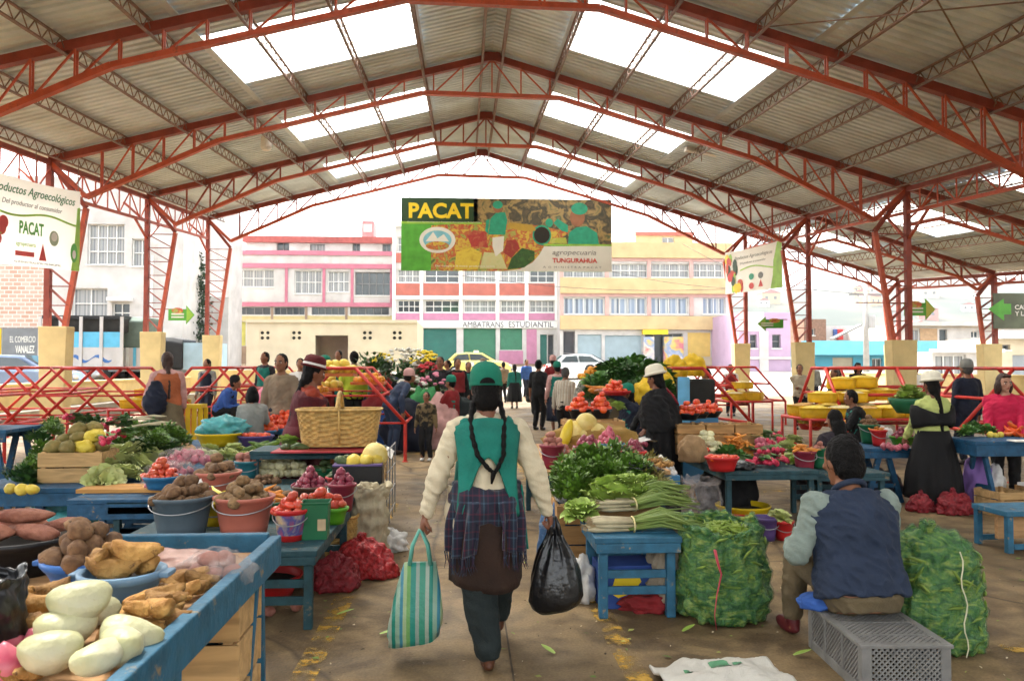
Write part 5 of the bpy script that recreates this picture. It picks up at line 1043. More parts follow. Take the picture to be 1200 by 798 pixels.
GX = grip0 = (0, 0)
person('small boy in camouflage jacket and dark trousers standing in the aisle', 500, 13.0, 459, 165, vox=.012, top='camo', bottom=('trousers', 'black'), face_on=True, shoe=mat('white_shoe', (.6, .6, .58), .6))
tb, _ = person('stallholder in burgundy shawl and wine felt hat with white band, behind the wicker basket', 356, 8.22, 419, -68, vox=.012, lean=10, nod=14, top='rust', vest='burg', bottom=('skirt', 'burg', .3), hair='braid', hat='bowler', hatm='wine', hands=((-.1, .36, .86), (.12, .36, .86)), hs_=1.08, girth=1.38, skin=SKIND, face_on=True)
person('man in taupe jacket with parted dark hair, facing the viewer behind the burgundy woman', 330, 11.0, 415, 168, top='taupe', bottom=('trousers', 'navy'), hair='short', face_on=True)
person('small figure in teal vest and dark top near the toilet block wall', 311, 19, 413, 150, vox=.022, top='darkp', vest='teal', bottom=('skirt', 'navy'), hair='short')
person('woman in orange-brown vest and olive skirt seen from behind, carrying a blue bundle', 196, 13.0, 413, 25, top='pinks', vest='orange', bottom=('skirt', 'olive', .22, 1.05), hair='braid', hairm=HAIRB, hands=((-.3, .2, .86), (.25, .1, .82)), girth=1.1)
c = MB(); p = AY(181, 470, 12.7); c.ell(p, (.17, .14, .26), 16); c.ell(p + Vector((.02, 0, .22)), (.09, .08, .12)); tag(inst(fuse(c, .02, C_['navy'], 'bundle', fold=.04, fscale=6), 'cloth_bundle', (0, 0, 0)), 'dark blue cloth bundle carried by the woman in the orange-brown vest', 'bundle')
person('seated stallholder in blue and black bending over a red rack stall', 258, 15.5, 441, -95, 'sit', lean=30, top='blue', vest='black', bottom=('skirt', 'black'), hair='short', hat='beanie', hatm='black', hands=((-.1, .45, .8), (.1, .45, .8)))
person('black-haired child sitting low behind the pink sheet', 296, 10.2, 452, 10, 'sit', H=1.3, top='grey', bottom=('trousers', 'navy'), hair='bob')
person('grey-haired woman in red cardigan behind the orange goods', 373, 14.5, 419, 175, top='red', bottom=('skirt', 'black'), hair='short', hairm=HAIRG, face_on=True, vox=.02)
person('vendor in turquoise cap and teal apron leaning among the flower buckets', 391, 15.5, 415, 130, lean=20, top='teal', vest='darkp', bottom=('skirt', 'black'), hair='short', hat='cap', hatm='tealcap', vox=.02)
person('person in bright lime jacket with black hair, seen from behind', 415, 16.5, 412, 10, top='limeg', bottom=('trousers', 'black'), hair='short', girth=1.15, vox=.02)
person('person in yellow top at the back near the doorway of the toilet block', 397, 24, 411, 160, vox=.028, top='limeg', bottom=('trousers', 'grey'), hair='short')
person('person in denim jacket and pale cap bending beside the red rack', 461, 14.0, 424, -60, lean=38, H=1.6, top='denim', bottom=('trousers', 'denim'), hair='short', hat='cap', hatm='pinks', vox=.018)
person('woman in wine-red shawl with a straw-coloured hat among the flowers', 490, 17.5, 424, 170, top='burg', bottom=('skirt', 'black'), hair='short', hat='bowler', hatm='olive', vox=.02, face_on=True, girth=1.15)
person('woman in open black jacket with tied hair facing the viewer by the flower stall', 516, 17.0, 418, 165, top='black', vest='darkp', bottom=('skirt', 'black'), hair='bun', vox=.02, face_on=True)
person('figure in dark coat and red scarf just past the front woman’s cap', 536, 19.5, 420, 200, top='black', bottom=('trousers', 'black'), hair='short', vest='red', vox=.024)
person('vendor in green vest and teal cap seated beside the flower stall', 529, 15.0, 440, 60, 'sit', top='red', vest='teal', bottom=('skirt', 'black'), hair='short', hat='cap', hatm='tealcap', vox=.02)
person('person in pale pink top and straw hat standing before the yellow taxi', 566, 27, 421, 15, top='pinks', bottom=('trousers', 'grey'), hair='short', hat='bowler', hatm='taupe', vox=.028)
person('woman in teal smock and black skirt walking away far down the aisle', 603, 28.5, 427, 8, top='teal', bottom=('skirt', 'black', .25), hair='braid', vox=.026, girth=1.2)
person('person in bright blue jacket far off near the pink wall panel', 617, 36, 421, 200, top='blue', bottom=('trousers', 'navy'), hair='short', vox=.032)
person('crouching vendor in teal and black beside the far aisle', 622, 25, 441, -150, 'sit', top='black', vest='teal', bottom=('skirt', 'black'), hair='short', lean=20, vox=.026)
person('tall man in black shirt and black trousers seen from the side in the aisle', 631, 19.0, 421, -35, H=1.68, top='black', sleeve='short', bottom=('trousers', 'black'), hair='short', vox=.018)
person('vendor in teal cap and teal apron standing between the black-shirted man and the striped shirt', 653, 18.0, 424, 10, top='pinks', vest='teal', bottom=('skirt', 'navy'), hair='short', hat='cap', hatm='tealcap', vox=.02)
person('man in striped beige shirt turned towards the stall, dark trousers', 661, 15.0, 430, -30, lean=8, top='stripes', bottom=('trousers', 'black'), hair='short', hairm=HAIRG, vox=.016)
person('woman with curly greying hair and grey patterned jacket bending to the greens', 679, 13.0, 424, -75, lean=22, nod=10, top='pattern', bottom=('trousers', 'denim'), hair='bob', hairm=HAIRG, hands=((-.1, .42, .98), (.12, .4, .98)), vox=.014, face_on=True)
person('person with pink bobble hair behind the vendor in the teal cap', 648, 23, 417, 20, top='red', bottom=('trousers', 'navy'), hair='short', hat='beanie', hatm='pinks', vox=.024)
person('vendor in teal cap and navy sleeves reaching up over the tomatoes', 745, 10.6, 450, 100, 'sit', H=1.52, lean=12, top='navy', vest='teal', bottom=('skirt', 'teal'), hair='braid', hat='cap', hatm='tealcap', hands=((.08, .50, 1.34), (.05, .42, .78)), vox=.012, face_on=True, skin=SKIND)
tw, KW = person('woman in black shawl and black skirt with a tilted white felt hat, seen from behind', 773, 9.0, 429, 38, vox=.012, lean=6, turn=12, nod=14, top='black', shawl='black', bottom=('skirt', 'black', .16), hair='braid', hat='felt', hatm='felt', girth=1.12, hands=((-.14, .34, .9), (.16, .34, .9)), skin=SKIND)
c = MB(); s2 = KW['s']; B2 = KW['B']; c.tube([B2(.06, -.09, .54), B2(.11, -.15, .44), B2(.13, -.21, .33)], [.03, .035, .02], 8, sq=.5); c.build('scarf', mat('red_scarf', (.22, .01, .02), .85, .2, 8), tw, smooth=True)
person('man in beige jacket and dark trousers standing with folded arms by the yellow goods', 937, 18.8, 427, 170, top='beige', bottom=('trousers', 'black'), hair='short', hands=((.08, .2, 1.08), (-.08, .22, 1.05)), face_on=True, vox=.018)
person('tiny distant person beyond the low wall near the turquoise garage', 953, 27, 425, 170, top='grey', bottom=('trousers', 'navy'), hair='short', vox=.03)
person('dark-haired woman in a green top bending behind the yellow stall', 979, 18.0, 430, -60, top='teal', bottom=('skirt', 'black'), hair='short', lean=15, vox=.022)
person('woman in violet-brown shawl with tied hair next to the yellow heap', 983, 16.5, 431, 100, top='burg', bottom=('skirt', 'black'), hair='bun', hairm=HAIRB, lean=12, vox=.02)
person('person with black bobbed hair behind the long red rail', 1005, 19.5, 425, 180, top='darkp', bottom=('skirt', 'black'), hair='bob', face_on=True, vox=.022)
person('person in white top far behind the rail near the white kiosk', 1073, 24, 429, 190, top='white', bottom=('trousers', 'navy'), hair='short', vox=.03)
person('man in grey cap and navy jacket sitting with his back to the viewer', 1133, 12.0, 431, 8, top='navy', bottom=('trousers', 'navy'), hair='short', hairm=HAIRG, hat='cap', hatm='grey', H=1.62, vox=.016, girth=1.1)
person('seated woman with long loose black hair and dark flowered dress', 978, 8.6, 481, 12, 'sit', H=1.5, top='darkp', bottom=('skirt', 'darkp'), hair='long', vox=.012)
person('stallholder in dark green vest with dark hair leaning over the yellow stall', 1008, 11.5, 458, 70, 'sit', H=1.55, lean=12, nod=12, top='black', vest='teal', bottom=('skirt', 'black'), hair='short', hands=((-.1, .42, .75), (.12, .42, .75)), vox=.014, face_on=True)
tl, KL = person('woman in black shawl over lime blouse with round white felt hat, seen from behind', 1092, 8.4, 437, 6, vox=.011, top='lime', bottom=('skirt', 'black', .14, 1.25), hair='braid', hat='felt', hatm='felt', girth=1.25, nod=8, hands=((-.2, .3, .8), (.2, .3, .8)), skin=SKIND)
c = MB(); B2 = KL['B']; s2 = KL['s']; rings = []
for h, rx, ry, dz in ((.42, .27, .175, 0), (.36, .285, .19, -.01), (.28, .29, .2, 0), (.20, .285, .195, .0), (.12, .265, .175, .0)):
 rings.append([B2((rx + .012 * math.sin(8 * a + h * 9)) * math.cos(a), (ry + .01 * math.sin(9 * a)) * math.sin(a), h - (.10 * max(0, -math.sin(a)) ** 2 if h > .3 else 0) + (.05 * max(0, -math.sin(a)) if h < .15 else 0)) for a in [2 * math.pi * j / 48 for j in range(48)]])
c.loft(rings, caps=False); o = c.build('shawl', C_['black'], tl, smooth=True); md = o.modifiers.new('s', 'SOLIDIFY'); md.thickness = .02
person('woman in hot pink fleece with brown bobbed hair standing behind the long blue table', 1176, 8.7, 438, 150, vox=.011, turn=25, nod=8, top='pinkj', bottom=('trousers', 'black'), hair='bob', hairm=HAIRB, skin=SKINL, face_on=True, girth=1.15, hands=((-.15, .32, .86), (.2, .3, .84)))
for i, (u, Y, v, f, tp, vs, bt, hr, ht, lab) in enumerate(((448, 19, 423, 160, 'red', None, 'black', 'bun', None, 'woman in dark red top between the greens and the white flowers'), (474, 21, 422, 30, 'denim', 'black', 'navy', 'short', 'cap', 'man in denim sleeves and a cap at the back of the flower stall'), (549, 22, 424, 190, 'black', 'teal', 'black', 'braid', None, 'vendor in teal bib over black, just beyond the front woman’s head'), (525, 23, 422, 120, 'navy', None, 'navy', 'bun', None, 'woman in navy dress behind the flower buckets'), (590, 33, 424, 20, 'taupe', None, 'black', 'short', None, 'man in taupe jacket very far down the aisle'), (703, 17, 425, 150, 'red', 'darkp', 'black', 'bob', None, 'woman in red sleeves behind the leafy heap'), (722, 19, 424, 200, 'blue', None, 'navy', 'short', 'cap', 'man in blue behind the leafy heap'), (828, 15.5, 432, 100, 'teal', 'black', 'black', 'bun', None, 'vendor in teal sleeves by the crate of dark goods'), (856, 24, 427, 170, 'white', 'red', 'navy', 'short', None, 'person in white sleeves and red vest by the far rack'), (243, 20, 421, 160, 'grey', 'navy', 'navy', 'short', None, 'man in grey sleeves beyond the olive-skirted woman'), (352, 17, 420, 190, 'white', None, 'black', 'bun', None, 'woman in white blouse behind the burgundy shawl'), (432, 22, 421, 200, 'pinks', None, 'navy', 'short', 'bowler', 'person in pale pink under a hat by the feathery greens'))): person(lab, u, Y, v, f, vox=.026, top=tp, vest=vs, bottom=('skirt' if hr in ('bun', 'braid') else 'trousers', bt), hair=hr, hat=ht, hatm='taupe' if ht else None)
SEATED = person('man in slate-blue waistcoat jacket with grey-green sleeves sitting on the grey crate, back turned', 1008, 4.12, 520, 4, 'sit', H=1.72, vox=.009, lean=15, turn=10, nod=12, top='vestb', sleeve='sage', bottom=('trousers', 'khaki'), hair='short', hs_=1.10, girth=1.24, hands=((-.20, .36, .52), (.16, .40, .50)), skin=SKIN, shoe=mat('dark_red_shoe', (.10, .012, .014), .5, .2, 8))
c = MB(); mw_, KM = SEATED; B2 = KM['B']; c.tube([B2(.078 * math.cos(a), .075 * math.sin(a) - .012, .525 - .03 * math.sin(a)) for a in [6.2832 * j / 28 for j in range(28)]], .017, 8, closed=True); c.build('collar', C_['vestb'], mw_, smooth=True); c = MB(); c.tube([B2(.082 * math.cos(a), .079 * math.sin(a) - .012, .533 - .03 * math.sin(a)) for a in [6.2832 * j / 28 for j in range(28)]], .005, 6, closed=True); c.build('collar_stripe', C_['sage'], mw_, smooth=True)
def blob(r, seed, amp=.18, fr=1.6, sub=3, bend=0, taper=0, dim=0):
 bm = bmesh.new(); bmesh.ops.create_icosphere(bm, subdivisions=sub, radius=1)
 for v in bm.verts:
  n = v.co.normalized(); d = 1 + amp * noise.noise(n * fr + Vector((seed, seed * 2.3, 0))) + amp * .3 * noise.noise(n * fr * 3 + Vector((0, seed, seed)))
  p = n * d
  if dim: k = max(0, abs(n.z) - .8) / .2; p.z *= 1 - dim * k * k
  t = 1 - taper * (p.x * .5 + .5)
  v.co = Vector((p.x * r[0], p.y * r[1] * t, p.z * r[2] * t + bend * p.x * p.x * r[2]))
 me = bpy.data.meshes.new('b'); bm.to_mesh(me); bm.free(); me.polygons.foreach_set('use_smooth', [True] * len(me.polygons)); return me
def blobs(n, r, m, **k):
 out = []
 for i in range(n):
  f = [x * (1 + .12 * math.sin(i * 2.1 + j)) for j, x in enumerate(r)]; me = blob(f, i * 3.7 + len(bpy.data.meshes) * .13, **k); me.materials.append(m); out.append(me)
 return out
def pm(name, c, c2, rough=.6, scale=22, bump=.3, bs=45, inst=.2, **k): return mat(name, c, rough, 0, scale, bump=bump, bscale=bs, inst=inst, c2=c2, thr=(.35, .65), **k)
PR = {}
def reg(k, name, cat, meshes, r): PR[k] = (name, cat, meshes, r)
reg('potato', 'potato', 'potato', blobs(4, (.048, .038, .034), pm('potato_skin', (.13, .07, .028), (.24, .145, .065), .75, 30, chip=((.05, .028, .012), .58, .66, 40))), .040)
reg('bpotato', 'potato', 'potato', blobs(4, (.046, .036, .033), pm('earthy_potato', (.10, .05, .024), (.20, .11, .052), .8, 30, chip=((.04, .02, .01), .58, .66, 40))), .038)
reg('rpotato', 'potato', 'potato', blobs(3, (.044, .036, .033), pm('red_potato', (.26, .085, .06), (.36, .15, .11), .65, 26)), .037)
reg('tomato', 'tomato', 'tomato', blobs(3, (.038, .038, .033), pm('tomato_skin', (.60, .035, .012), (.66, .10, .02), .25, 9, .0, inst=.2, spec=.5), amp=.06, fr=2, dim=.25), .037)
reg('roma', 'tomato', 'tomato', blobs(3, (.042, .029, .029), pm('plum_tomato', (.50, .035, .02), (.58, .12, .05), .3, 9, .0, spec=.5), amp=.07), .032)
reg('ronion', 'onion', 'onion', blobs(3, (.034, .034, .031), pm('red_onion_skin', (.16, .014, .035), (.30, .06, .085), .35, 12, .1), amp=.07, dim=-.35), .033)
reg('ponion', 'onion', 'onion', blobs(3, (.042, .042, .038), pm('pink_onion_skin', (.34, .045, .085), (.46, .14, .17), .35, 12, .1), amp=.07, dim=-.4), .041)
reg('tuber', 'tuber', 'tuber', blobs(4, (.075, .06, .055), pm('green_tuber', (.14, .125, .03), (.24, .17, .05), .7, 14), amp=.3, fr=2.4), .062)
reg('ytuber', 'tuber', 'tuber', blobs(2, (.08, .06, .055), pm('yellow_tuber', (.58, .42, .02), (.64, .50, .07), .6, 14), amp=.32, fr=2.6), .062)
reg('yam', 'root', 'root', blobs(6, (.062, .033, .031), pm('arracacha_skin', (.24, .11, .025), (.48, .27, .08), .75, 16, .6, 60, inst=.4, chip=((.09, .04, .015), .6, .66, 34)), amp=.22, fr=1.7, bend=.5, taper=.35), .033)
reg('sweetp', 'sweet_potato', 'sweet potato', blobs(2, (.115, .05, .045), pm('sweet_potato_skin', (.20, .065, .04), (.32, .13, .08), .7, 16, .4), amp=.2, taper=.3), .05)
reg('white', 'white_radish', 'white radish', blobs(4, (.076, .06, .056), pm('white_root_skin', (.36, .36, .17), (.52, .50, .36), .45, 4, .25, chip=((.30, .20, .12), .62, .72, 16)), amp=.11, taper=.3, bend=.25), .065)
reg('lemon', 'fruit', 'fruit', blobs(2, (.062, .058, .055), pm('yellow_fruit_skin', (.60, .42, .04), (.66, .52, .10), .45, 10, .1), amp=.1), .056)
reg('melon', 'melon', 'melon', blobs(2, (.105, .095, .095), pm('melon_skin', (.56, .42, .10), (.64, .52, .20), .55, 10, .3), amp=.05), .095)
reg('squash', 'squash', 'squash', blobs(2, (.15, .06, .06), pm('yellow_squash', (.66, .46, .01), (.7, .53, .03), .35, 4, .05), amp=.06, taper=.3), .06)
reg('avocado', 'avocado', 'avocado', blobs(2, (.06, .04, .04), pm('avocado_skin', (.03, .06, .015), (.07, .10, .03), .45, 20, .3), amp=.08, taper=.4), .042)
reg('cuke', 'cucumber', 'cucumber', blobs(2, (.15, .033, .033), pm('cucumber_skin', (.035, .11, .015), (.16, .24, .03), .4, 5, .1), amp=.08, bend=.5), .034)
reg('pepper', 'pepper', 'pepper', blobs(2, (.07, .03, .028), pm('yellow_pepper', (.66, .52, .03), (.62, .58, .14), .3, 4, .0), amp=.16, taper=.6, bend=.6), .032)
reg('rpepper', 'pepper', 'pepper', blobs(2, (.07, .035, .033), pm('red_pepper', (.60, .05, .01), (.62, .16, .02), .3, 4, .0), amp=.16, taper=.5, bend=.6), .036)
reg('carrot', 'carrot', 'carrot', blobs(2, (.085, .020, .020), pm('carrot_skin', (.55, .18, .02), (.62, .26, .05), .55, 14, .2), amp=.06, taper=.7), .021)
reg('radish', 'radish', 'radish', blobs(2, (.021, .021, .022), pm('radish_skin', (.45, .015, .045), (.55, .04, .09), .35, 10, .0), amp=.06), .021)
reg('garlic', 'garlic_bulb', 'garlic', blobs(2, (.03, .03, .027), pm('garlic_skin', (.60, .55, .52), (.72, .70, .66), .55, 18, .2), amp=.16, fr=3, dim=-.5), .03)
reg('cauli', 'cauliflower', 'cauliflower', blobs(3, (.07, .07, .055), pm('cauliflower_curd', (.58, .53, .27), (.70, .66, .44), .75, 30, .6, 60), amp=.22, fr=4), .065)
reg('orange', 'orange', 'orange', blobs(1, (.04, .04, .04), pm('orange_skin', (.62, .22, .01), (.66, .30, .02), .4, 20, .2, 120), amp=.03), .04)
PCOUNT = {}
def put(k, label, group, p, rz=None, tilt=.5, sc=1.0):
 name, cat, ms, r = PR[k]; o = inst(rnd.choice(ms), name, p, (rnd.uniform(-tilt, tilt), rnd.uniform(-tilt, tilt), rnd.uniform(0, 6.28) if rz is None else rz), sc * rnd.uniform(.88, 1.12)); tag(o, label, cat, group); return o
def heap(k, label, group, c, rx, ry, layers=3, sc=1.0, tilt=.5, dome=1.0, gap=1.8, shell=True):
 r = PR[k][3] * sc; c = Vector(c); n = 0; gap = 3.0 if k == 'carrot' else gap
 for L in range(layers):
  f = 1 - (L / layers) ** 1.2 * dome; ax, ay = max(rx * f - r * .4, 0), max(ry * f - r * .4, 0); st = r * gap; z = c.z + r * .75 + L * r * 1.35
  i = 0; yy = -ay
  while yy <= ay + 1e-6:
   off = (i + L) % 2 * st / 2; xx = -ax + off
   while xx <= ax + 1e-6:
    q = (xx / max(ax, 1e-6)) ** 2 + (yy / max(ay, 1e-6)) ** 2 if ax > 1e-6 and ay > 1e-6 else 0
    inner = shell and L < layers - 1 and ((abs(xx) < ax - st * 1.15) and (abs(yy) < ay - st * 1.15)) and (xx / (rx * .62)) ** 2 + (yy / (ry * .62)) ** 2 < 1 * (1 - L / layers) ** 2
    if q <= 1.02 and not inner: put(k, label, group, c + Vector((xx + rnd.uniform(-.18, .18) * r, yy + rnd.uniform(-.18, .18) * r, z - c.z + rnd.uniform(-.15, .15) * r)), None, tilt, sc); n += 1
    xx += st
   yy += st * .87; i += 1
 PCOUNT[k] = PCOUNT.get(k, 0) + n
def col_mat(name, c, **k): return mat(name, c, k.pop('rough', .42), .14, 5, bump=.08, bscale=30, **k)
PLM = dict(grey=col_mat('grey_blue_plastic', (.085, .115, .14)), salmon=col_mat('salmon_plastic', (.43, .125, .085)), blue=col_mat('blue_plastic', (.02, .11, .36)), sblue=col_mat('slate_blue_plastic', (.12, .22, .33)), teal=col_mat('teal_plastic', (.02, .13, .16)), green=col_mat('green_plastic', (.015, .12, .05)), lime=col_mat('lime_plastic', (.09, .30, .015)), maroon=col_mat('maroon_plastic', (.20, .018, .035)), red=col_mat('red_plastic', (.48, .018, .018)), yellow=col_mat('yellow_plastic', (.66, .45, .01)), purple=col_mat('purple_plastic', (.085, .05, .17)), black=col_mat('black_tub_plastic', (.006, .006, .007)), mblue=col_mat('mid_blue_plastic', (.03, .14, .27)), brown=col_mat('brown_plastic', (.10, .05, .03)))
DARKIN = mat('dark_inside', (.03, .022, .015), .95, .3, 10)  # shade inside the vessels, put into a dark colour
def vessel(name, label, cat, p, rt, h, color, rb=None, sy=1.0, rz=0, fill=.72, group=None, rim=.012, lugs=False, prints=False):
 rb = rb or rt * .76; t = thing(name, label, cat, p, rz, group, 'thing'); m = PLM[color]; w = .006
 c = MB(); c.lathe([(.001, .004), (rb, .0), (rb + (rt - rb) * .3, h * .3), (rt - .004, h - .03), (rt, h - .028), (rt + rim, h - .012), (rt + rim, h), (rt + .002, h + .003), (rt - w, h - .004), (rt - w - .004, h - .04), (rb - w + (rt - rb) * .3, h * .3), (rb - w, .012), (.001, .012)], 36, sy=sy); c.build('vessel_wall', m, t, smooth=True)
 if lugs:
  for s in (-1, 1): c = MB(); c.box((s * (rt + .018), 0, h - .01), (.03, .07, .016)); c.build('handle', m, t, bevel=.004)
 elif rt / h < 1.1 and h > .15:
  c = MB(); c.tube([((rt + rim) * math.cos(a), (rt + rim) * sy * math.sin(a) - .01 * math.sin(a), h - .03 - .06 * max(0, math.sin(-a))) for a in [math.pi + math.pi * j / 16 for j in range(17)]], .004, 6); c.build('handle', mat('bucket_wire', (.3, .3, .3), .4, .1, 5, metal=.6), t)
 if prints:
  c = MB(); c.lathe([(rb + (rt - rb) * .2 + .003, h * .2), (rb + (rt - rb) * .85 + .003, h * .85)], 36, sy=sy); c.build('printed_label', print_mat('bucket_print', [(.4, .03, .03), (.5, .35, .2), (.05, .06, .22), (.4, .05, .04), (.45, .2, .12)], 16), t, smooth=True)
 if fill: c = MB(); c.lathe([(.001, h * fill), ((rb + (rt - rb) * fill) - .012, h * fill - .002)], 24, sy=sy); c.build('filling', DARKIN, t)  # plain disc below the rim, coloured dark for the shaded inside
 return t
def leafm(name, a, b, rough=.5): return mat(name, a, rough, 0, 5, inst=.12, c2=b, thr=(.3, .7), spec=.4)
LF = dict(parsley=leafm('parsley_leaf', (.05, .125, .010), (.13, .24, .025)), dark=leafm('dark_leaf', (.018, .06, .012), (.05, .13, .02)), lettuce=leafm('lettuce_leaf', (.20, .33, .04), (.40, .50, .12)), pale=leafm('pale_leaf', (.38, .44, .12), (.58, .60, .28)), onion=leafm('onion_leaf', (.06, .12, .02), (.18, .24, .05)), dry=leafm('dry_herb', (.16, .16, .035), (.28, .22, .06)), chard=leafm('chard_leaf', (.03, .12, .02), (.10, .22, .03)))
STEM = leafm('pale_stem', (.40, .42, .20), (.58, .58, .38)); ROOTW = mat('leek_white', (.40, .34, .21), .6, .2, 12)
def leaf(c, o, d, L_, w_, curl=.3, mi=0):
 d = d.normalized(); s = d.cross(Vector((0, 0, 1)));
 if s.length < .05: s = Vector((1, 0, 0))
 s.normalize(); n = s.cross(d); vs = []; m_ = 4
 for i in range(m_ + 1):
  f = i / m_; ww = w_ * math.sin(math.pi * min(1, .12 + f * .86)) ** .8; q = o + d * L_ * f - n * (-L_ * .12 * f) - Vector((0, 0, 1)) * curl * L_ * f * f; vs += [q - s * ww + n * ww * .25, q, q + s * ww + n * ww * .25]
 c.add(vs, [(i * 3 + j, i * 3 + j + 1, i * 3 + j + 4, i * 3 + j + 3) for i in range(m_) for j in (0, 1)], mi)
def clump(seed, R_, n, L_, w_, up=.6, h=.6, curl=.3):
 r_ = random.Random(seed); c = MB()
 for i in range(n):
  a = r_.random() * 6.283; q = R_ * math.sqrt(r_.random()) * .8; o = Vector((q * math.cos(a), q * math.sin(a), R_ * h * (1 - (q / R_) ** 2) * r_.random())); d = Vector((math.cos(a) * (q / R_ + .2) + r_.gauss(0, .35), math.sin(a) * (q / R_ + .2) + r_.gauss(0, .35), up * r_.uniform(.2, 1.6))); leaf(c, o, d, L_ * r_.uniform(.6, 1.2), w_ * r_.uniform(.7, 1.2), curl)
 return c
def bunch_mesh(kind, seed, **k): return clump(seed, **k).mesh(kind, LF[kind], True)
def head_lettuce(seed, m, R_=.11):
 r_ = random.Random(seed); c = MB()
 for ring, (n, el, L_) in enumerate(((7, 18, 1.0), (7, 42, .95), (6, 64, .85), (4, 82, .7))):
  for i in range(n):
   a = 6.283 * (i + ring * .5) / n + r_.uniform(-.2, .2); e = R(el + r_.uniform(-8, 8)); d = Vector((math.cos(a) * math.cos(e), math.sin(a) * math.cos(e), math.sin(e)))
   s = Vector((-math.sin(a), math.cos(a), 0)); n_ = s.cross(d) * -1; vs = []
   for q in range(6):
    f = q / 5; ww = R_ * .62 * math.sin(math.pi * min(.94, .18 + f * .72))
    for t in (-1, -.5, 0, .5, 1): vs.append(d * R_ * 1.25 * L_ * f + s * ww * t - n_ * (R_ * .28 * f * f) + n_ * (.35 * ww * t * t) + n_ * .012 * math.sin(9 * f + t * 7 + i) * f)
   c.add(vs, [(q * 5 + t, q * 5 + t + 1, q * 5 + t + 6, q * 5 + t + 5) for q in range(5) for t in range(4)])
 return c.mesh('lettuce', m, True)
LET = [head_lettuce(i, LF['lettuce']) for i in range(3)]; LETP = [head_lettuce(i + 9, LF['pale']) for i in range(3)]; LETD = [head_lettuce(i + 19, LF['chard'], .13) for i in range(2)]
PARS = [bunch_mesh('parsley', i, R_=.15, n=420, L_=.045, w_=.013, up=.7, h=1.1, curl=.2) for i in range(4)]
DKL = [bunch_mesh('dark', i + 30, R_=.15, n=170, L_=.085, w_=.024, up=.6, h=.9) for i in range(3)]; CHL = [bunch_mesh('chard', i + 40, R_=.17, n=150, L_=.11, w_=.035, up=.8, h=1.0) for i in range(3)]; DRY = [bunch_mesh('dry', i + 50, R_=.13, n=260, L_=.06, w_=.008, up=.6, h=.8) for i in range(2)]
def scatter(ms, name, label, cat, group, pts, sc=1.0, tilt=.35):
 for p in pts: tag(inst(rnd.choice(ms), name, p, (rnd.uniform(-tilt, tilt), rnd.uniform(-tilt, tilt), rnd.uniform(0, 6.28)), sc * rnd.uniform(.85, 1.15)), label, cat, group)
def onion_bunch(label, p, rz, n=16, L_=.62, thick=1.0, seed=0):
 r_ = random.Random(seed); t = thing('spring_onion_bunch', label, 'spring onions', p, rz, 'bunches of spring onions', 'thing'); a = MB(); b = MB(); rt = MB()
 for i in range(n):
  y = (i % 6 - 2.5) * .024 * thick; z = .018 + (i // 6) * .024; x0 = r_.uniform(-.03, .03); fan = (i % 6 - 2.5) * .03 + r_.gauss(0, .012)
  a.tube([(x0, y, z), (x0 + .05, y, z), (x0 + .26, y * .8, z)], [.008, .013 * thick, .009], 8);
  for q in range(10): rt.tube([(x0, y, z), (x0 - .02 - .02 * r_.random(), y + r_.gauss(0, .008), z + r_.gauss(0, .008))], [.0015, .0008], 4)
  for k in range(3):
   e = Vector((x0 + L_ + r_.uniform(-.06, .08), y + fan * (1 + k * .4) + r_.gauss(0, .02), z + r_.uniform(-.015, .05))); m_ = Vector((x0 + .26 + (L_ - .26) * .5, y + fan * .4, z + .03 + r_.uniform(0, .03))); b.tube([Vector((x0 + .25, y * .8, z)), m_, e], [.008, .008, .003], 6)
 a.build('white_stems', ROOTW, t, smooth=True); b.build('green_leaves', LF['onion'], t, smooth=True); rt.build('roots', mat('dry_roots', (.35, .26, .14), .9), t)
 c = MB(); c.tube([(.27, .075 * thick * math.cos(q), .04 + .045 * math.sin(q)) for q in [6.283 * j / 16 for j in range(16)]], .006, 6, closed=True); c.build('tie', mat('straw_tie', (.5, .42, .2), .8), t)
def radish_bunch(label, p, rz, seed, group, up=False):
 r_ = random.Random(seed); t = thing('radish_bunch', label, 'radishes', p, rz, group, 'thing'); b = MB()
 for i in range(9):
  q = Vector((r_.uniform(-.05, .05), r_.uniform(-.06, .06), .02 + r_.random() * .04)); inst(PR['radish'][2][i % 2], 'radish', q, (0, 0, r_.random() * 6), 1.15, t)
  for k in range(3): leaf(b, q + Vector((.01, 0, .01)), Vector((1, r_.gauss(0, .4), r_.uniform(.0, .5))), r_.uniform(.10, .18), .018, .3)
 b.build('leaves', LF['chard'], t, smooth=True); return t
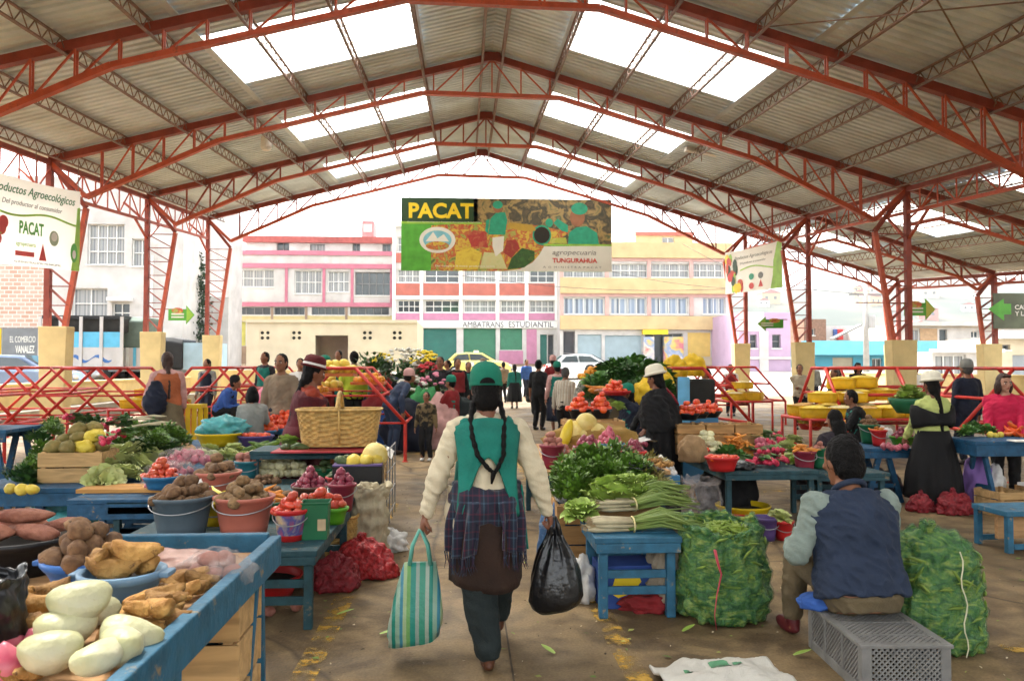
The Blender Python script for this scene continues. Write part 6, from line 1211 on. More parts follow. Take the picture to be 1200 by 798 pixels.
def table(label, x0, x1, y0, y1, z, m, legs='straight', apron=.09, th=.035, top_m=None, name='market_table', boards=4, group=None, lw=.05, splay=.28, stretch=True):
 cx, cy = (x0 + x1) / 2, (y0 + y1) / 2; W, D = x1 - x0, y1 - y0; t = thing(name, label, 'table', (cx, cy, 0), 0, group, 'thing')
 c = MB(); n = boards; d = D / n
 for i in range(n): c.bx(-W / 2, W / 2, -D / 2 + i * d + .003, -D / 2 + (i + 1) * d - .003, z - th, z + rnd.uniform(-.002, .002))
 c.build('tabletop', top_m or m, t, bevel=.004)
 if apron:
  c = MB()
  for s in (-1, 1): c.bx(-W / 2 + .01, W / 2 - .01, s * (D / 2 - .012) - .012, s * (D / 2 - .012) + .012, z - th - apron, z - th - .001)
  for s in (-1, 1): c.bx(s * (W / 2 - .025) - .012, s * (W / 2 - .025) + .012, -D / 2 + .026, D / 2 - .026, z - th - apron, z - th - .001)
  c.build('apron', m, t, bevel=.004)
 zt = z - th - .002
 if legs == 'straight':
  for sx in (-1, 1):
   for sy in (-1, 1): c = MB(); c.bx(sx * (W / 2 - .06) - lw / 2, sx * (W / 2 - .06) + lw / 2, sy * (D / 2 - .07) - lw / 2, sy * (D / 2 - .07) + lw / 2, 0, zt); c.build('leg', m, t, bevel=.005)
  if stretch:
   for sy in (-1, 1):
    for zz in (.14, .24): c = MB(); c.bx(-W / 2 + .08, W / 2 - .08, sy * (D / 2 - .07) - .012, sy * (D / 2 - .07) + .012, zz, zz + .05); c.build('stretcher', m, t, bevel=.004)
 else:
  for sx in (-1, 1):
   x = sx * (W / 2 - .22)
   for sy in (-1, 1): c = MB(); c.bar((x, sy * .05, zt - .01), (x, sy * splay, .0), lw, lw * .8, up=(1, 0, 0)); c.build('leg', m, t, bevel=.004)
   c = MB(); c.bar((x, -splay * .72, z * .35), (x, splay * .72, z * .35), .03, .04); c.build('stretcher', m, t)
   c = MB(); c.bx(x - .035, x + .035, -D / 2 + .03, D / 2 - .03, zt - .07, zt - .002); c.build('trestle_beam', m, t)
 return t
def trestle_x(label, x0, x1, y0, y1, z, m, **k):           # trestle with its A-frames facing the aisle
 t = table(label, x0, x1, y0, y1, z, m, legs='none_', apron=k.get('apron', .1), boards=k.get('boards', 3), splay=0) if 0 else None
 cx, cy = (x0 + x1) / 2, (y0 + y1) / 2; W, D = x1 - x0, y1 - y0; t = thing('trestle_table', label, 'table', (cx, cy, 0), 0, k.get('group'), 'thing')
 c = MB(); n = 3
 for i in range(n): d = D / n; c.bx(-W / 2, W / 2, -D / 2 + i * d + .003, -D / 2 + (i + 1) * d - .003, z - .04, z)
 c.build('tabletop', k.get('top', m), t, bevel=.004)
 for s in (-1, 1): c = MB(); c.bx(-W / 2 + .01, W / 2 - .01, s * (D / 2 - .015) - .014, s * (D / 2 - .015) + .014, z - .04 - k.get('apron', .11), z - .042); c.build('apron', m, t, bevel=.004)
 for x in k.get('at', (-W / 2 + .3, W / 2 - .3)):
  for y in (-D / 2 + .09, D / 2 - .09):
   for s in (-1, 1): c = MB(); c.bar((x + s * .04, y, z - .05), (x + s * .2, y, 0), .06, .04, up=(0, 1, 0)); c.build('leg', m, t, bevel=.004)
   c = MB(); c.bx(x - .15, x + .15, y - .014, y + .014, z * .28, z * .28 + .045); c.build('stretcher', m, t)
 return t
def wood_crate(label, p, d, rz=0, slats=3, m=None, group=None, lying=False):
 W, D, H = d; m = m or CRATEW; t = thing('wooden_crate', label, 'crate', p, rz, group, 'thing'); g = .018; hh = H / slats
 for nm, ax in (('side_slats', 0), ('end_panel', 1)):
  for s in (-1, 1):
   c = MB()
   for i in range(slats):
    z0, z1 = i * hh + .006, (i + 1) * hh - .006
    if ax == 0: c.bx(-W / 2, W / 2, s * D / 2 - .006, s * D / 2 + .006, z0, z1)
    else: c.bx(s * (W / 2 - .016) - .008, s * (W / 2 - .016) + .008, -D / 2 + .008, D / 2 - .008, z0, z1)
   c.build(nm, m, t, bevel=.002)
 for sx in (-1, 1):
  for sy in (-1, 1): c = MB(); c.bx(sx * (W / 2 - .042) - .017, sx * (W / 2 - .042) + .017, sy * (D / 2 - .024) - .016, sy * (D / 2 - .024) + .016, .002, H + .004); c.build('corner_post', CRATEP, t)
 c = MB(); c.bx(-W / 2 + .01, W / 2 - .01, -D / 2 + .01, D / 2 - .01, .0, .012); c.build('base_board', m, t); return t
def sack(label, p, rx, ry, h, m, seed=0, lean=(0, 0), neck=.9, open_=True, name='sack', n=44, rough=.03, group=None, squash=1.0, top_drop=0):
 t = thing(name, label, 'sack', p, rnd.uniform(-.3, .3) * 0, group, 'thing'); c = MB(); prof = [(.0, .80), (.04, .94), (.15, 1.02), (.35, 1.05), (.55, 1.0), (.75, .96), (.9, .93), (1.0, neck)]
 rings = []
 for f, k in prof:
  rings.append([Vector((rx * k * (1 + rough * 2.2 * noise.noise(Vector((math.cos(a) * 1.7, math.sin(a) * 1.7, f * 4 + seed)))) * math.copysign(abs(math.cos(a)) ** .85, math.cos(a)) + lean[0] * f, ry * k * (1 + rough * 2.2 * noise.noise(Vector((math.sin(a) * 1.7, f * 4, math.cos(a) * 1.7 + seed)))) * math.copysign(abs(math.sin(a)) ** .85, math.sin(a)) + lean[1] * f, h * f - top_drop * f * max(0, -math.sin(a)) + .012 * math.sin(a * 5 + seed) * f)) for a in [2 * math.pi * j / n for j in range(n)]])
 if open_:
  last = rings[-1]; cen = sum(last, Vector()) / n
  for k, dz in ((1.03, .012), (1.0, .02), (.94, .0), (.88, -.05)): rings.append([cen + (v - cen) * k + Vector((0, 0, dz)) for v in last])
 else:
  last = rings[-1]; cen = sum(last, Vector()) / n
  for k, dz in ((.72, .04), (.4, .06), (.2, .06), (.16, .08), (.24, .115)): rings.append([cen + (v - cen) * k + Vector((0, 0, dz + .01 * math.sin(i * .9))) for i, v in enumerate(last)])
 c.loft(rings); me = c.mesh('sack', m, True); me = evald(me, [('SUBSURF', dict(levels=2, render_levels=2))])
 ns = [v.normal.copy() for v in me.vertices]
 for v, q in zip(me.vertices, ns): v.co += q * rough * (noise.noise(v.co * 16 + Vector((seed, 0, 0))) * .55 + noise.noise(v.co * 38) * .28)
 for v in me.vertices: v.co.z = max(v.co.z, .002)
 inst(me, 'sack_body', (0, 0, 0), parent=t); return t, cen
def lump(label, p, r, m, name, cat, seed=0, amp=.3, group=None, fr=2.4, flat=True, sub=4, rz=0):
 bm = bmesh.new(); bmesh.ops.create_icosphere(bm, subdivisions=sub, radius=1)
 for v in bm.verts:
  n_ = v.co.normalized(); o = Vector((seed, seed * .7, 0)); d = 1 + amp * noise.noise(n_ * fr + o) + amp * .6 * (.5 - abs(noise.noise(n_ * fr * 2.2 + o))) + amp * .22 * noise.noise(n_ * fr * 6 + o); v.co = Vector((n_.x * d * r[0], n_.y * d * r[1], n_.z * d * r[2]))
  if flat and v.co.z < -r[2] * .55: v.co.z = -r[2] * .55
 me = bpy.data.meshes.new(name); bm.to_mesh(me); bm.free(); me.polygons.foreach_set('use_smooth', [True] * len(me.polygons)); me.materials.append(m); q = Vector(p) + Vector((0, 0, r[2] * .55 if flat else 0)); return tag(inst(me, name, q, (0, 0, rz)), label, cat, group)
FILMC = thin_mat('clear_film', (.62, .56, .54), .13, .13); FILMT = thin_mat('turquoise_film', (.08, .40, .42), .8, .25); FILMW = thin_mat('white_film', (.72, .70, .66), .8, .3); FILMR = mat('red_net', (.30, .012, .014), .45, .45, 30, bump=.8, bscale=45); FILMK = mat('pink_net', (.6, .12, .2), .5, .3, 40, bump=.6, bscale=60)
NETG = mat('green_net_sack', (.008, .045, .012), .55, 0, 9, bump=.8, bscale=50, c2=(.26, .30, .06), thr=(.34, .66), detail=9)
for _n in NETG.node_tree.nodes:
 if _n.type == 'TEX_NOISE' and _n.inputs['Scale'].default_value == 9:
  _n.inputs['Distortion'].default_value = 1.6; _m = NETG.node_tree.nodes.new('ShaderNodeMapping'); _m.inputs['Scale'].default_value = (1, 1, 2.6); _l = _n.inputs['Vector'].links[0].from_socket; NETG.node_tree.links.new(_l, _m.inputs[0]); NETG.node_tree.links.new(_m.outputs[0], _n.inputs['Vector'])
 if _n.type == 'VALTORGB': _e = _n.color_ramp.elements.new(.45); _e.color = (.03, .11, .02, 1); _e = _n.color_ramp.elements.new(.56); _e.color = (.12, .20, .03, 1); JUTE = mat('woven_white_sack', (.36, .30, .22), .8, .15, 8, bump=.5, bscale=140)
def film_bag(label, p, r, fillk, n, lay, seed, group, film=FILMC):
 heap(fillk, 'item seen through ' + label, group, p, r[0] * .82, r[1] * .8, lay, 1.0, .6)
def V(x, y, z): return Vector((x, y, z))
t = thing('display_table', 'near wooden display table with a worn blue rim and thin blue metal legs', 'table', (-1.6, 2.35, 0), 0, None, 'thing')
c = MB()
for i in range(7): c.bx(-.83 , .80, -.93 + i * .265, -.93 + (i + 1) * .265 - .006, .775, .80)
c.build('plank_top', PLANK, t, bevel=.003)
c = MB(); c.bx(.805, .85, -.95, .98, .735, .855); c.build('rim', BLUEL, t, bevel=.006); c = MB(); c.bx(-.83, .803, .935, .98, .765, .868); c.build('rim', BLUEL, t, bevel=.006)
c = MB(); c.prism([(.808, y, .733) for y in (-.02, .03)] + [(.808, .0, .733)], (.03, 0, .001)); c.bx(.806, .842, -.30, -.14, .665, .733); c.build('gusset', BLUEL, t, bevel=.004)
for x, y, dx, dy in ((.82, .78, -.02, -.14), (.82, .84, .0, .06), (-.8, .84, 0, .05), (.82, -.85, 0, -.05), (-.8, -.85, 0, -.05)): c = MB(); c.bar((x - .02, y, .76), (x + dx - .02, y + dy, 0), .026, .026, up=(1, 0, 0)); c.build('leg', BLUEL, t)
c = MB(); c.bar((.79, .69, .52), (-.75, .69, .52), .016, .016); c.bar((.79, .69, .3), (.35, .05, .1), .016, .016); c.build('cross_brace', BLUEL, t)
wood_crate('pale slatted crate standing on end under the rim of the near table', (-1.0, 3.02, 0), (.42, .30, .40), 0, 3, CRATEP)
wood_crate('upper slatted crate of the stack under the near table', (-1.0, 3.02, .41), (.42, .30, .33), 0, 2, CRATEP)
wood_crate('brown crate lying behind the near table legs', (-1.5, 2.95, 0), (.5, .34, .36), 0, 3)
wood_crate('flat brown crate on top of another in the shade under the near table', (-1.5, 2.93, .37), (.5, .34, .3), .05, 2)
t = thing('carton', 'blue and white printed carton standing on the floor under the near table', 'carton', (-.80, 2.86, 0), .03, None, 'thing'); c = MB(); c.bx(-.09, .12, -.12, .16, .0, .36); c.build('carton_box', mat('carton_white', (.62, .62, .6), .7, .1, 8), t, bevel=.004)
c = MB(); c.bx(.1205, .1225, -.12, .16, .26, .36); c.bx(.1205, .1225, -.12, -.05, .02, .2595); c.build('printed_band', mat('carton_blue', (.04, .14, .32), .6, .2, 8), t); c = MB(); c.prism([(.121, y, z) for y, z in [(.13, .06), (.15, .06), (.12, .20), (.06, .25), (0, .2), (-.03, .06), (-.01, .06), (.02, .18), (.06, .215), (.1, .18)]], (.0025, 0, 0)); c.build('printed_arch', SRED, t)
tag(MB().box((-1.03, 2.45, .03), (.12, .14, .06), .4).build('pink_block', mat('pink_plastic', (.5, .04, .10), .5), bevel=.006), 'small pink plastic block on the floor under the near table', 'block').name = 'plastic_block'
A = lambda u, v: AZ(u, v, .80)
vessel('tub', 'black tub of reddish sweet potatoes at the edge of the near table', 'tub', A(20, 668), .21, .13, 'black', fill=.85)
for i, (u, v, rz) in enumerate(((14, 655, .2), (56, 652, 2.8), (32, 667, .5), (70, 660, 1.2), (48, 676, .1))): p = A(20, 668) + V((-.07, .08, -.02, .12, .03)[i], (-.09, -.05, .06, .07, -.01)[i], .15 + .05 * (i == 4)); put('sweetp', 'reddish sweet potato lying in the black tub', 'sweet potatoes in the black tub', p, rz, .1, .8)
t, cen = sack('black plastic liner bag crumpled open in the bin at the table edge', A(-24, 775), .10, .12, .20, BAGB, 4, rough=.03)
vessel('basin', 'round blue basin of brown potatoes on the near table', 'basin', A(100, 690) + V(0, 0, .02), .125, .085, 'blue', lugs=True, fill=.7)
p = A(100, 690) + V(0, 0, .02); heap('bpotato', 'brown potato heaped in the round blue basin', 'potatoes in the blue basin', p + V(0, 0, .06), .125, .115, 4, .92)
vessel('basin', 'oval slate-blue basin of yellow roots on the near table', 'basin', A(143, 716) + V(0, 0, .03), .115, .095, 'sblue', lugs=True, fill=.7)
p = A(143, 716)
for dx, dy, dz, rz, k in ((-.05, .02, .10, .3, 1.1), (.05, .03, .10, 2.6, 1.15), (0, -.04, .11, .1, 1.2), (.0, .02, .145, 1.1, 1.2), (.05, -.02, .15, .4, 1.25), (-.06, -.02, .14, 2.2, 1.0)): put('yam', 'knobbly yellow-brown root in the oval slate-blue basin', 'roots in the slate-blue basin', p + V(dx, dy, dz + .03), rz, .2, k * .98)
for L_ in (0, 1):
 for v0 in range(690, 800, 12):
  for u0 in range(22, 245, 15):
   u, v = u0 + rnd.uniform(-7, 7) + 7 * (v0 // 12 % 2), v0 + rnd.uniform(-5, 5)
   if u > 320 - (v - 629) * 1.065 or (100 < u < 186 and v < 731) or (55 < u <= 100 and v < 712) or (u < 55 and v < 728) or (L_ and (v < 722 or rnd.random() < .4)) or min((u - a) ** 2 + (v - b - 6) ** 2 for a, b in ((110, 752), (78, 775), (140, 792), (62, 800), (118, 806), (95, 770), (152, 778))) < (520 if not L_ else 1700): continue
   put('yam', 'knobbly yellow-brown root spread on the near table', 'loose roots on the near table', A(u, v) + V(0, 0, .03 + .05 * L_), None, .3, rnd.uniform(.8, 1.08))
for i, (u, v, z, rz) in enumerate(((110, 752, .07, .5), (78, 775, .07, .9), (140, 792, .06, 2.4), (62, 800, .06, .2), (118, 806, .06, 1.2), (95, 770, .13, .35), (152, 778, .05, .1))): put('white', 'thick peeled white root in front on the near table', 'white roots on the near table', A(u, v) + V(0, 0, z + .012), rz, .25, .92)
for u, v in ((10, 778), (34, 792), (8, 800), (47, 774), (22, 770)): put('ponion', 'pink onion at the front edge of the near table', 'pink onions on the near table', A(u, v) + V(0, 0, .04))
for q in ((0, 0, 0), (.06, .02, 0), (-.055, .03, 0), (.01, .06, 0), (.03, .03, .045), (-.02, .03, .045)): put('rpotato', 'red potato in the knotted clear bag on the near table', 'red potatoes in the clear bag', A(250, 686) + V(q[0], q[1], .035 + q[2]))
lump('knotted clear plastic bag of red potatoes by the rim of the near table', A(250, 687) + V(.0, .03, .0), (.125, .09, .075), FILMC, 'plastic_bag', 'bag', 2, .25)
lump('flattened pinkish plastic bag behind the oval basin', A(192, 664), (.17, .13, .035), thin_mat('pink_film', (.6, .36, .3), .7, .25), 'plastic_bag', 'bag', 5, .35)
table('low dark teal table with slatted legs carrying the potato buckets', -2.15, -.86, 4.72, 6.2, .47, BLUEG, apron=.05, boards=6)
trestle_x('blue trestle table under the wooden crate and lettuces', -4.2, -2.25, 6.90, 9.0, .52, BLUE, at=(-.45, .5))
table('narrow blue table carrying the orange-brown board', -3.05, -2.2, 6.3, 6.88, .52, BLUE, apron=.12)
table('worn blue table of corn and fruit between the potato buckets and the basket', -2.75, -.88, 6.3, 7.5, .50, BLUEG, apron=.06, boards=5)
table('dark table under the wicker basket with thin wire legs', -1.98, -.78, 7.45, 8.0, .76, BLUEG, apron=.04, lw=.025, stretch=False, boards=4)
table('blue table with the yellow basin and tomatoes further back', -4.1, -2.1, 9.2, 10.6, .58, BLUE, apron=.1)
E_ = lambda u, v, z=.47: AZ(u, v, z)
Bk = 'buckets of potatoes on the low tables'
for args in (('grey-blue bucket heaped with reddish-brown potatoes', 213, 627, .47, .185, .25, 'grey', 'bpotato', 3), ('front salmon bucket heaped with earthy potatoes', 286, 627, .47, .18, .25, 'salmon', 'potato', 3), ('rear salmon bucket of brown potatoes behind the grey-blue one', 255, 589, .5, .165, .24, 'salmon', 'bpotato', 3), ('small teal bucket with orange-brown potatoes', 290, 560, .5, .11, .16, 'teal', 'rpotato', 3)):
 lab, u, v, z, r, h, colr, k, ly = args; p = E_(u, v, z); vessel('bucket', lab, 'bucket', p, r, h, colr, group=Bk); heap(k, k.replace('bpotato', 'brown potato').replace('rpotato', 'red potato') + ' in the ' + lab.split(' heaped')[0].split(' of')[0].split(' with')[0], 'potatoes in the ' + lab.split(' bucket')[0] + ' bucket', p + V(0, 0, h - .045), r, r, ly, 1.05)
p = E_(341, 632); vessel('bucket', 'small printed red bucket of plum tomatoes', 'bucket', p, .10, .19, 'red', prints=True); heap('roma', 'plum tomato in the small printed red bucket', 'tomatoes in the printed bucket', p + V(0, 0, .15), .11, .11, 3)
t = thing('plastic_box', 'square green plastic box with a cardboard tag', 'box', E_(370, 630), .06, None, 'thing'); c = MB(); c.loft([[V(x * k, y * k, z) for x, y in ((-.085, -.075), (.085, -.075), (.085, .075), (-.085, .075))] for z, k in ((0, .9), (.215, 1.0), (.225, 1.06), (.232, 1.06), (.23, .97), (.03, .9))]); c.build('box_body', PLM['green'], t, bevel=.004); c = MB(); c.bx(.02, .07, -.083, -.080, .06, .13); c.build('price_tag', mat('cardboard', (.45, .33, .2), .8, .2, 8), t)
p = E_(392, 613); vessel('bowl', 'small lime-green bowl tucked behind the green box', 'bowl', p, .085, .11, 'lime', fill=.8); heap('roma', 'plum tomato piled behind the green box', 'tomatoes behind the green box', p + V(-.09, .0, .11), .18, .09, 3)
p = E_(401, 598); vessel('bucket', 'maroon bucket of red onions', 'bucket', p, .095, .20, 'maroon'); heap('ronion', 'red onion in the maroon bucket', 'onions in the maroon bucket', p + V(0, 0, .17), .10, .10, 4)
p = AZ(364, 582, .50); vessel('bowl', 'shallow brown bowl of dark red onions', 'bowl', p, .135, .09, 'brown'); heap('ronion', 'dark red onion in the shallow brown bowl', 'onions in the brown bowl', p + V(0, 0, .06), .14, .12, 4)
p = AZ(322, 590, .5); heap('bpotato', 'small brown potato heaped loose behind the front salmon bucket', 'loose brown potatoes', p, .2, .16, 3, .8)
p = AZ(330, 556, .5); heap('cauli', 'creamy cauliflower heaped on the corn and fruit table', 'heaped cauliflowers', p, .34, .22, 3, .72, gap=1.6); p = AZ(300, 540, .5); heap('cauli', 'small creamy cauliflower near the teal bucket', 'small cauliflowers', p, .3, .14, 2, .55)
p = AZ(370, 541, .5); heap('pepper', 'yellow pepper heaped in front of the basket', 'yellow peppers by the basket', p + V(0, 0, .1), .30, .16, 4); wood_crate('shallow wooden crate under the yellow peppers', AZ(370, 545, .5), (.52, .34, .12), .05, 2)
p = AZ(418, 574, .5); t = thing('plastic_crate', 'black plastic crate topped with yellow fruit', 'crate', p + V(0, .12, 0), .04, None, 'thing'); c = MB()
for s in (-1, 1): c.bx(-.2, .2, s * .145 - .006, s * .145 + .006, 0, .2); c.bx(s * .2 - .006, s * .2 + .006, -.139, .139, 0, .2)
c.build('crate_wall', PLM['black'], t, bevel=.003); c = MB(); c.bx(-.206, .206, -.151, .151, .2, .215); c.build('rim', PLM['purple'], t, bevel=.003)
for i, (x, y, k) in enumerate(((-.13, -.06, 'avocado'), (-.16, .06, 'avocado'), (-.04, -.05, 'lemon'), (.07, -.05, 'lemon'), (.15, .0, 'lemon'), (-.05, .06, 'avocado'), (.06, .08, 'lemon'), (.15, .1, 'lemon'), (-.13, .1, 'avocado'))): put(k, 'yellow fruit in the black plastic crate' if k == 'lemon' else 'green avocado in the black plastic crate', 'fruit in the black crate', p + V(x, y + .12, .235))
put('melon', 'single pale yellow melon on the black crate', None, p + V(.13, .2, .27)); p = AZ(382, 558, .5); vessel('bowl', 'small green bowl of avocados before the peppers', 'bowl', p, .1, .08, 'green'); heap('avocado', 'avocado in the small green bowl', 'avocados in the green bowl', p + V(0, 0, .05), .1, .09, 2)
wood_crate('small pale crate beside the black plastic crate', AZ(440, 568, .5) + V(.0, .2, 0), (.12, .34, .18), 0, 3, CRATEP)
bowl2 = lambda lab, k, il, p, r, h, colr, ly, sc=1.0: (vessel('basin', lab, 'basin', p, r, h, colr), heap(k, il, il.split(' in ')[-1] + ' contents', V(*p) + V(0, 0, h * .7), r, r * .9, ly, sc))
bowl2('purple basin of garlic at the back corner of the low teal table', 'garlic', 'garlic bulb in the purple basin on the low table', (-1.93, 5.85, .472), .15, .11, 'purple', 4, 1.0); bowl2('green basin of carrots behind the front salmon bucket', 'carrot', 'carrot in the green basin behind the buckets', (-1.42, 5.75, .472), .15, .12, 'green', 5, 1.1); bowl2('yellow basin of peppers behind the grey-blue bucket', 'pepper', 'yellow pepper in the yellow basin on the low table', (-1.68, 5.55, .472), .13, .16, 'yellow', 3, .9); bowl2('red basin of limes at the front of the corn table', 'avocado', 'green lime in the red basin on the corn table', (-1.05, 6.9, .502), .13, .1, 'red', 3, .8); bowl2('blue basin of red tomatoes on the orange-brown board', 'roma', 'plum tomato in the blue basin on the board', (-2.45, 6.62, .555), .14, .1, 'mblue', 4, 1.0)
def basket(label, p, W, D, H, rz, m):
 t = thing('wicker_basket', label, 'basket', p, rz, None, 'thing'); c = MB(); n = 72
 def ring(z, k, dr=0):
  return [V((W / 2 * k + dr) * math.copysign(abs(math.cos(a)) ** .45, math.cos(a)), (D / 2 * k + dr) * math.copysign(abs(math.sin(a)) ** .45, math.sin(a)), z) for a in [6.2832 * j / n for j in range(n)]]
 rows = 15; rings = []
 for i in range(rows + 1):
  f = i / rows; k = .86 + .14 * f
  for q in (0, .5):
   if i == rows and q: continue
   r_ = ring(H * (f + q / rows), k + .14 * q / rows, 0)
   rings.append([v + (V(v.x, v.y, 0).normalized() * .006 * (1 if ((j // 2 + i) % 2 == 0) else -1) * (1 if q else 0)) for j, v in enumerate(r_)])
 last = rings[-1]; cen = V(0, 0, H); rings += [[cen + (v - cen) * .97 for v in last], [V(v.x * .90, v.y * .88, .06) for v in last]]
 c.loft(rings); c.build('woven_side', m, t); c = MB(); r_ = ring(H, 1.0, .004); c.tube(r_, .013, 7, closed=True); c.build('rim', m, t, smooth=True)
 c = MB(); c.tube([V(x, -D / 2 * 1.0 + (D) * f, H + .16 * math.sin(math.pi * f)) for f in [i / 20 for i in range(21)] for x in (0,)], .019, 8); c.tube([V(.022, -D / 2 - .012, H * .1), V(.02, -D / 2 - .014, H)], .012, 6); c.build('handle', m, t, smooth=True); return t
WICK = mat('wicker', (.42, .26, .075), .6, .35, 22, bump=.3, bscale=90)
basket('big wicker basket with an arched handle on the dark table', AZ(394, 524, .79) + V(0, .2, 0), .78, .42, .34, .03, WICK)
c = MB(); c.bx(-.5, .45, -.28, .1, .762, .775); o = tag(c.build('red_cloth', mat('red_oilcloth', (.32, .02, .03), .5, .2, 5)), 'red oilcloth spread under the wicker basket', 'cloth'); o.location = AZ(385, 526, .79) * 1; o.location.z = 0; o.location.y += .2
c = MB(); c.grid(lambda a, b: V(-.14 + .34 * a, -.02 + .52 * b, .776 - .16 * max(0, a - .45) ** 1.2 * 1.6 + .02 * math.sin(a * 9 + b * 6)), 12, 12); o = tag(c.build('paper_sheet', mat('white_paper', (.68, .66, .62), .8, .06, 6), smooth=True), 'white paper sheet hanging over the corner of the basket table', 'paper'); o.location = V(-.92, 7.75, 0)
t = thing('wire_stand', 'thin dark wire stand below the corner of the basket table', 'stand', (-.74, 7.62, 0), 0, None, 'thing'); c = MB()
for y in (0, .3, .6, .9): c.bar((0, y, 0), (0, y, .74), .012, .012, up=(0, 1, 0))
c.build('upright', FRD, t); c = MB()
for z in (.1, .3, .52, .73): c.bar((0, 0, z), (0, .9, z), .010, .010)
c.build('wire_shelf', FRD, t)
p = AZ(81, 566, .52) + V(0, .18, 0); wood_crate('wooden crate with a slot, full of lumpy green tubers', p, (.54, .36, .27), .02, 2, CRATEP)
for x, y, z, k in ((-.18, -.1, .27, 'tuber'), (-.05, -.12, .27, 'tuber'), (.09, -.1, .28, 'ytuber'), (.2, -.02, .27, 'tuber'), (-.14, .04, .33, 'tuber'), (.0, .0, .35, 'tuber'), (.12, .02, .36, 'ytuber'), (-.06, .1, .41, 'tuber'), (.08, .12, .43, 'tuber'), (-.2, .1, .3, 'tuber')): put(k, ('lumpy green tuber' if k == 'tuber' else 'bright yellow tuber') + ' piled in the wooden crate with a slot', 'tubers in the wooden crate', p + V(x, y, z + .03), None, .5, 1.12)
for i, (u, v, z) in enumerate(((120, 505, .9), (134, 497, .92), (128, 521, .85), (112, 512, .86), (140, 513, .88), (82, 492, .9))): radish_bunch('bunch of pink-red radishes lying behind the wooden crate', AZ(u, v, z - .0), rnd.uniform(-.6, 3), i, 'radish bunches behind the crate')
scatter(DKL + PARS, 'herb_bunch', 'bunch of dark green herbs heaped behind the lettuces', 'herbs', 'dark herbs on the trestle', [AZ(u, v, z) for u, v, z in ((160, 512, .78), (178, 505, .78), (195, 515, .78), (170, 530, .70), (195, 530, .68), (208, 522, .72), (150, 500, .82), (110, 500, .8), (95, 496, .8), (60, 510, .78), (145, 522, .74), (183, 520, .78))], 1.0)
lump('low wooden box supporting the herb heap', AZ(165, 545, .52) + V(0, .35, 0), (.45, .26, .16), PLANK, 'herb_box', 'box', 1, .03)
for i, (u, v) in enumerate(((165, 492), (178, 489), (188, 497), (175, 499))): c = MB(); [c.tube([V(-.16, y, 0), V(0, y * 1.1, .02), V(.16, y * 1.4, .01)], [.009, .014, .006], 6) for y in (-.04, -.015, .01, .035)]; o = tag(c.build('white_carrot_bunch', ROOTW, smooth=True), 'bunch of long cream roots on the herb heap', 'roots', 'cream root bunches'); o.location = AZ(u, v, .92); o.rotation_euler.z = -.5 + .3 * i
scatter(LETP, 'lettuce', 'pale loose-leaf lettuce beside the wooden crate', 'lettuce', 'pale lettuces on the trestle', [AZ(u, v, z) for u, v, z in ((128, 556, .55), (146, 560, .55), (162, 553, .55), (138, 541, .62), (150, 537, .66), (122, 568, .54), (174, 545, .58), (165, 532, .66), (184, 536, .62), (134, 548, .60), (120, 552, .60))], 1.45, .7)
c = MB(); c.bx(-.4, .4, -.16, .16, 0, .03); o = tag(c.build('wooden_board', wood_mat('board_orange', (.48, .24, .07))), 'orange-brown board at the front of the blue trestle', 'board'); o.location = AZ(150, 577, .525) + V(0, .14, 0)
for lab, u, v, n, z in (('upper', 222, 542, 3, .62), ('middle', 200, 556, 2, .55), ('lower', 200, 573, 2, .53)):
 p = AZ(u, v, z); heap('ponion', 'pink onion packed in the %s clear bag beside the lettuces' % lab, 'onions in the %s clear bag' % lab, p, .26 if lab == 'upper' else .2, .12, n, .95); lump('%s clear plastic bag of pink onions beside the lettuces' % lab, p, (.28 if lab == 'upper' else .22, .15, .10 if n == 3 else .085), FILMC, 'plastic_bag', 'bag', n + u, .15)
lump('turquoise plastic bag slumped on the floor under the blue trestle', AZ(58, 640, 0) + V(0, .1, 0), (.30, .22, .22), FILMT, 'plastic_bag', 'bag', 3, .4); heap('avocado', 'green fruit inside the turquoise floor bag', 'fruit in the turquoise bag', AZ(62, 636, 0) + V(0, .1, 0), .2, .14, 2)
lump('white crumpled bag on the floor below the onion bags', AZ(163, 632, 0) + V(0, .2, 0), (.2, .16, .15), FILMW, 'plastic_bag', 'bag', 6, .45)
scatter(LETP, 'lettuce', 'pale cabbage in front of the yellow basin', 'cabbage', 'cabbages before the yellow basin', [AZ(u, v, .56) for u, v in ((236, 536), (252, 538), (268, 537), (284, 540), (246, 530), (274, 530))], .95); heap('carrot', 'carrot heaped before the cucumbers', 'carrots before the cucumbers', AZ(310, 541, .52), .3, .14, 3, 1.1); heap('lemon', 'yellow fruit between the corn and the peppers', 'yellow fruit by the corn', AZ(352, 548, .5), .14, .12, 3, .6); heap('bpotato', 'little brown potato beside the teal bucket', 'little potatoes by the teal bucket', AZ(312, 566, .5), .14, .1, 2, .7)
scatter(DKL + PARS, 'herb_bunch', 'bunch of long green leaves hanging at the outer end of the wooden crate', 'herbs', 'leaves beside the wooden crate', [AZ(u, v, z) for u, v, z in ((40, 552, .56), (30, 560, .55), (52, 535, .66), (44, 520, .74), (22, 566, .53), (60, 505, .8))], .95)
scatter(LET, 'lettuce', 'green lettuce between the tomato piles and the basket', 'lettuce', 'lettuces by the tomato piles', [AZ(u, v, .78) for u, v in ((338, 520), (344, 512), (352, 518))], .8); heap('avocado', 'avocado heaped before the red oilcloth', 'avocados by the oilcloth', AZ(342, 528, .765), .12, .08, 2); heap('lemon', 'pale fruit on the near edge of the blue trestle', 'fruit on the trestle edge', AZ(25, 578, .52), .14, .08, 2, .8)
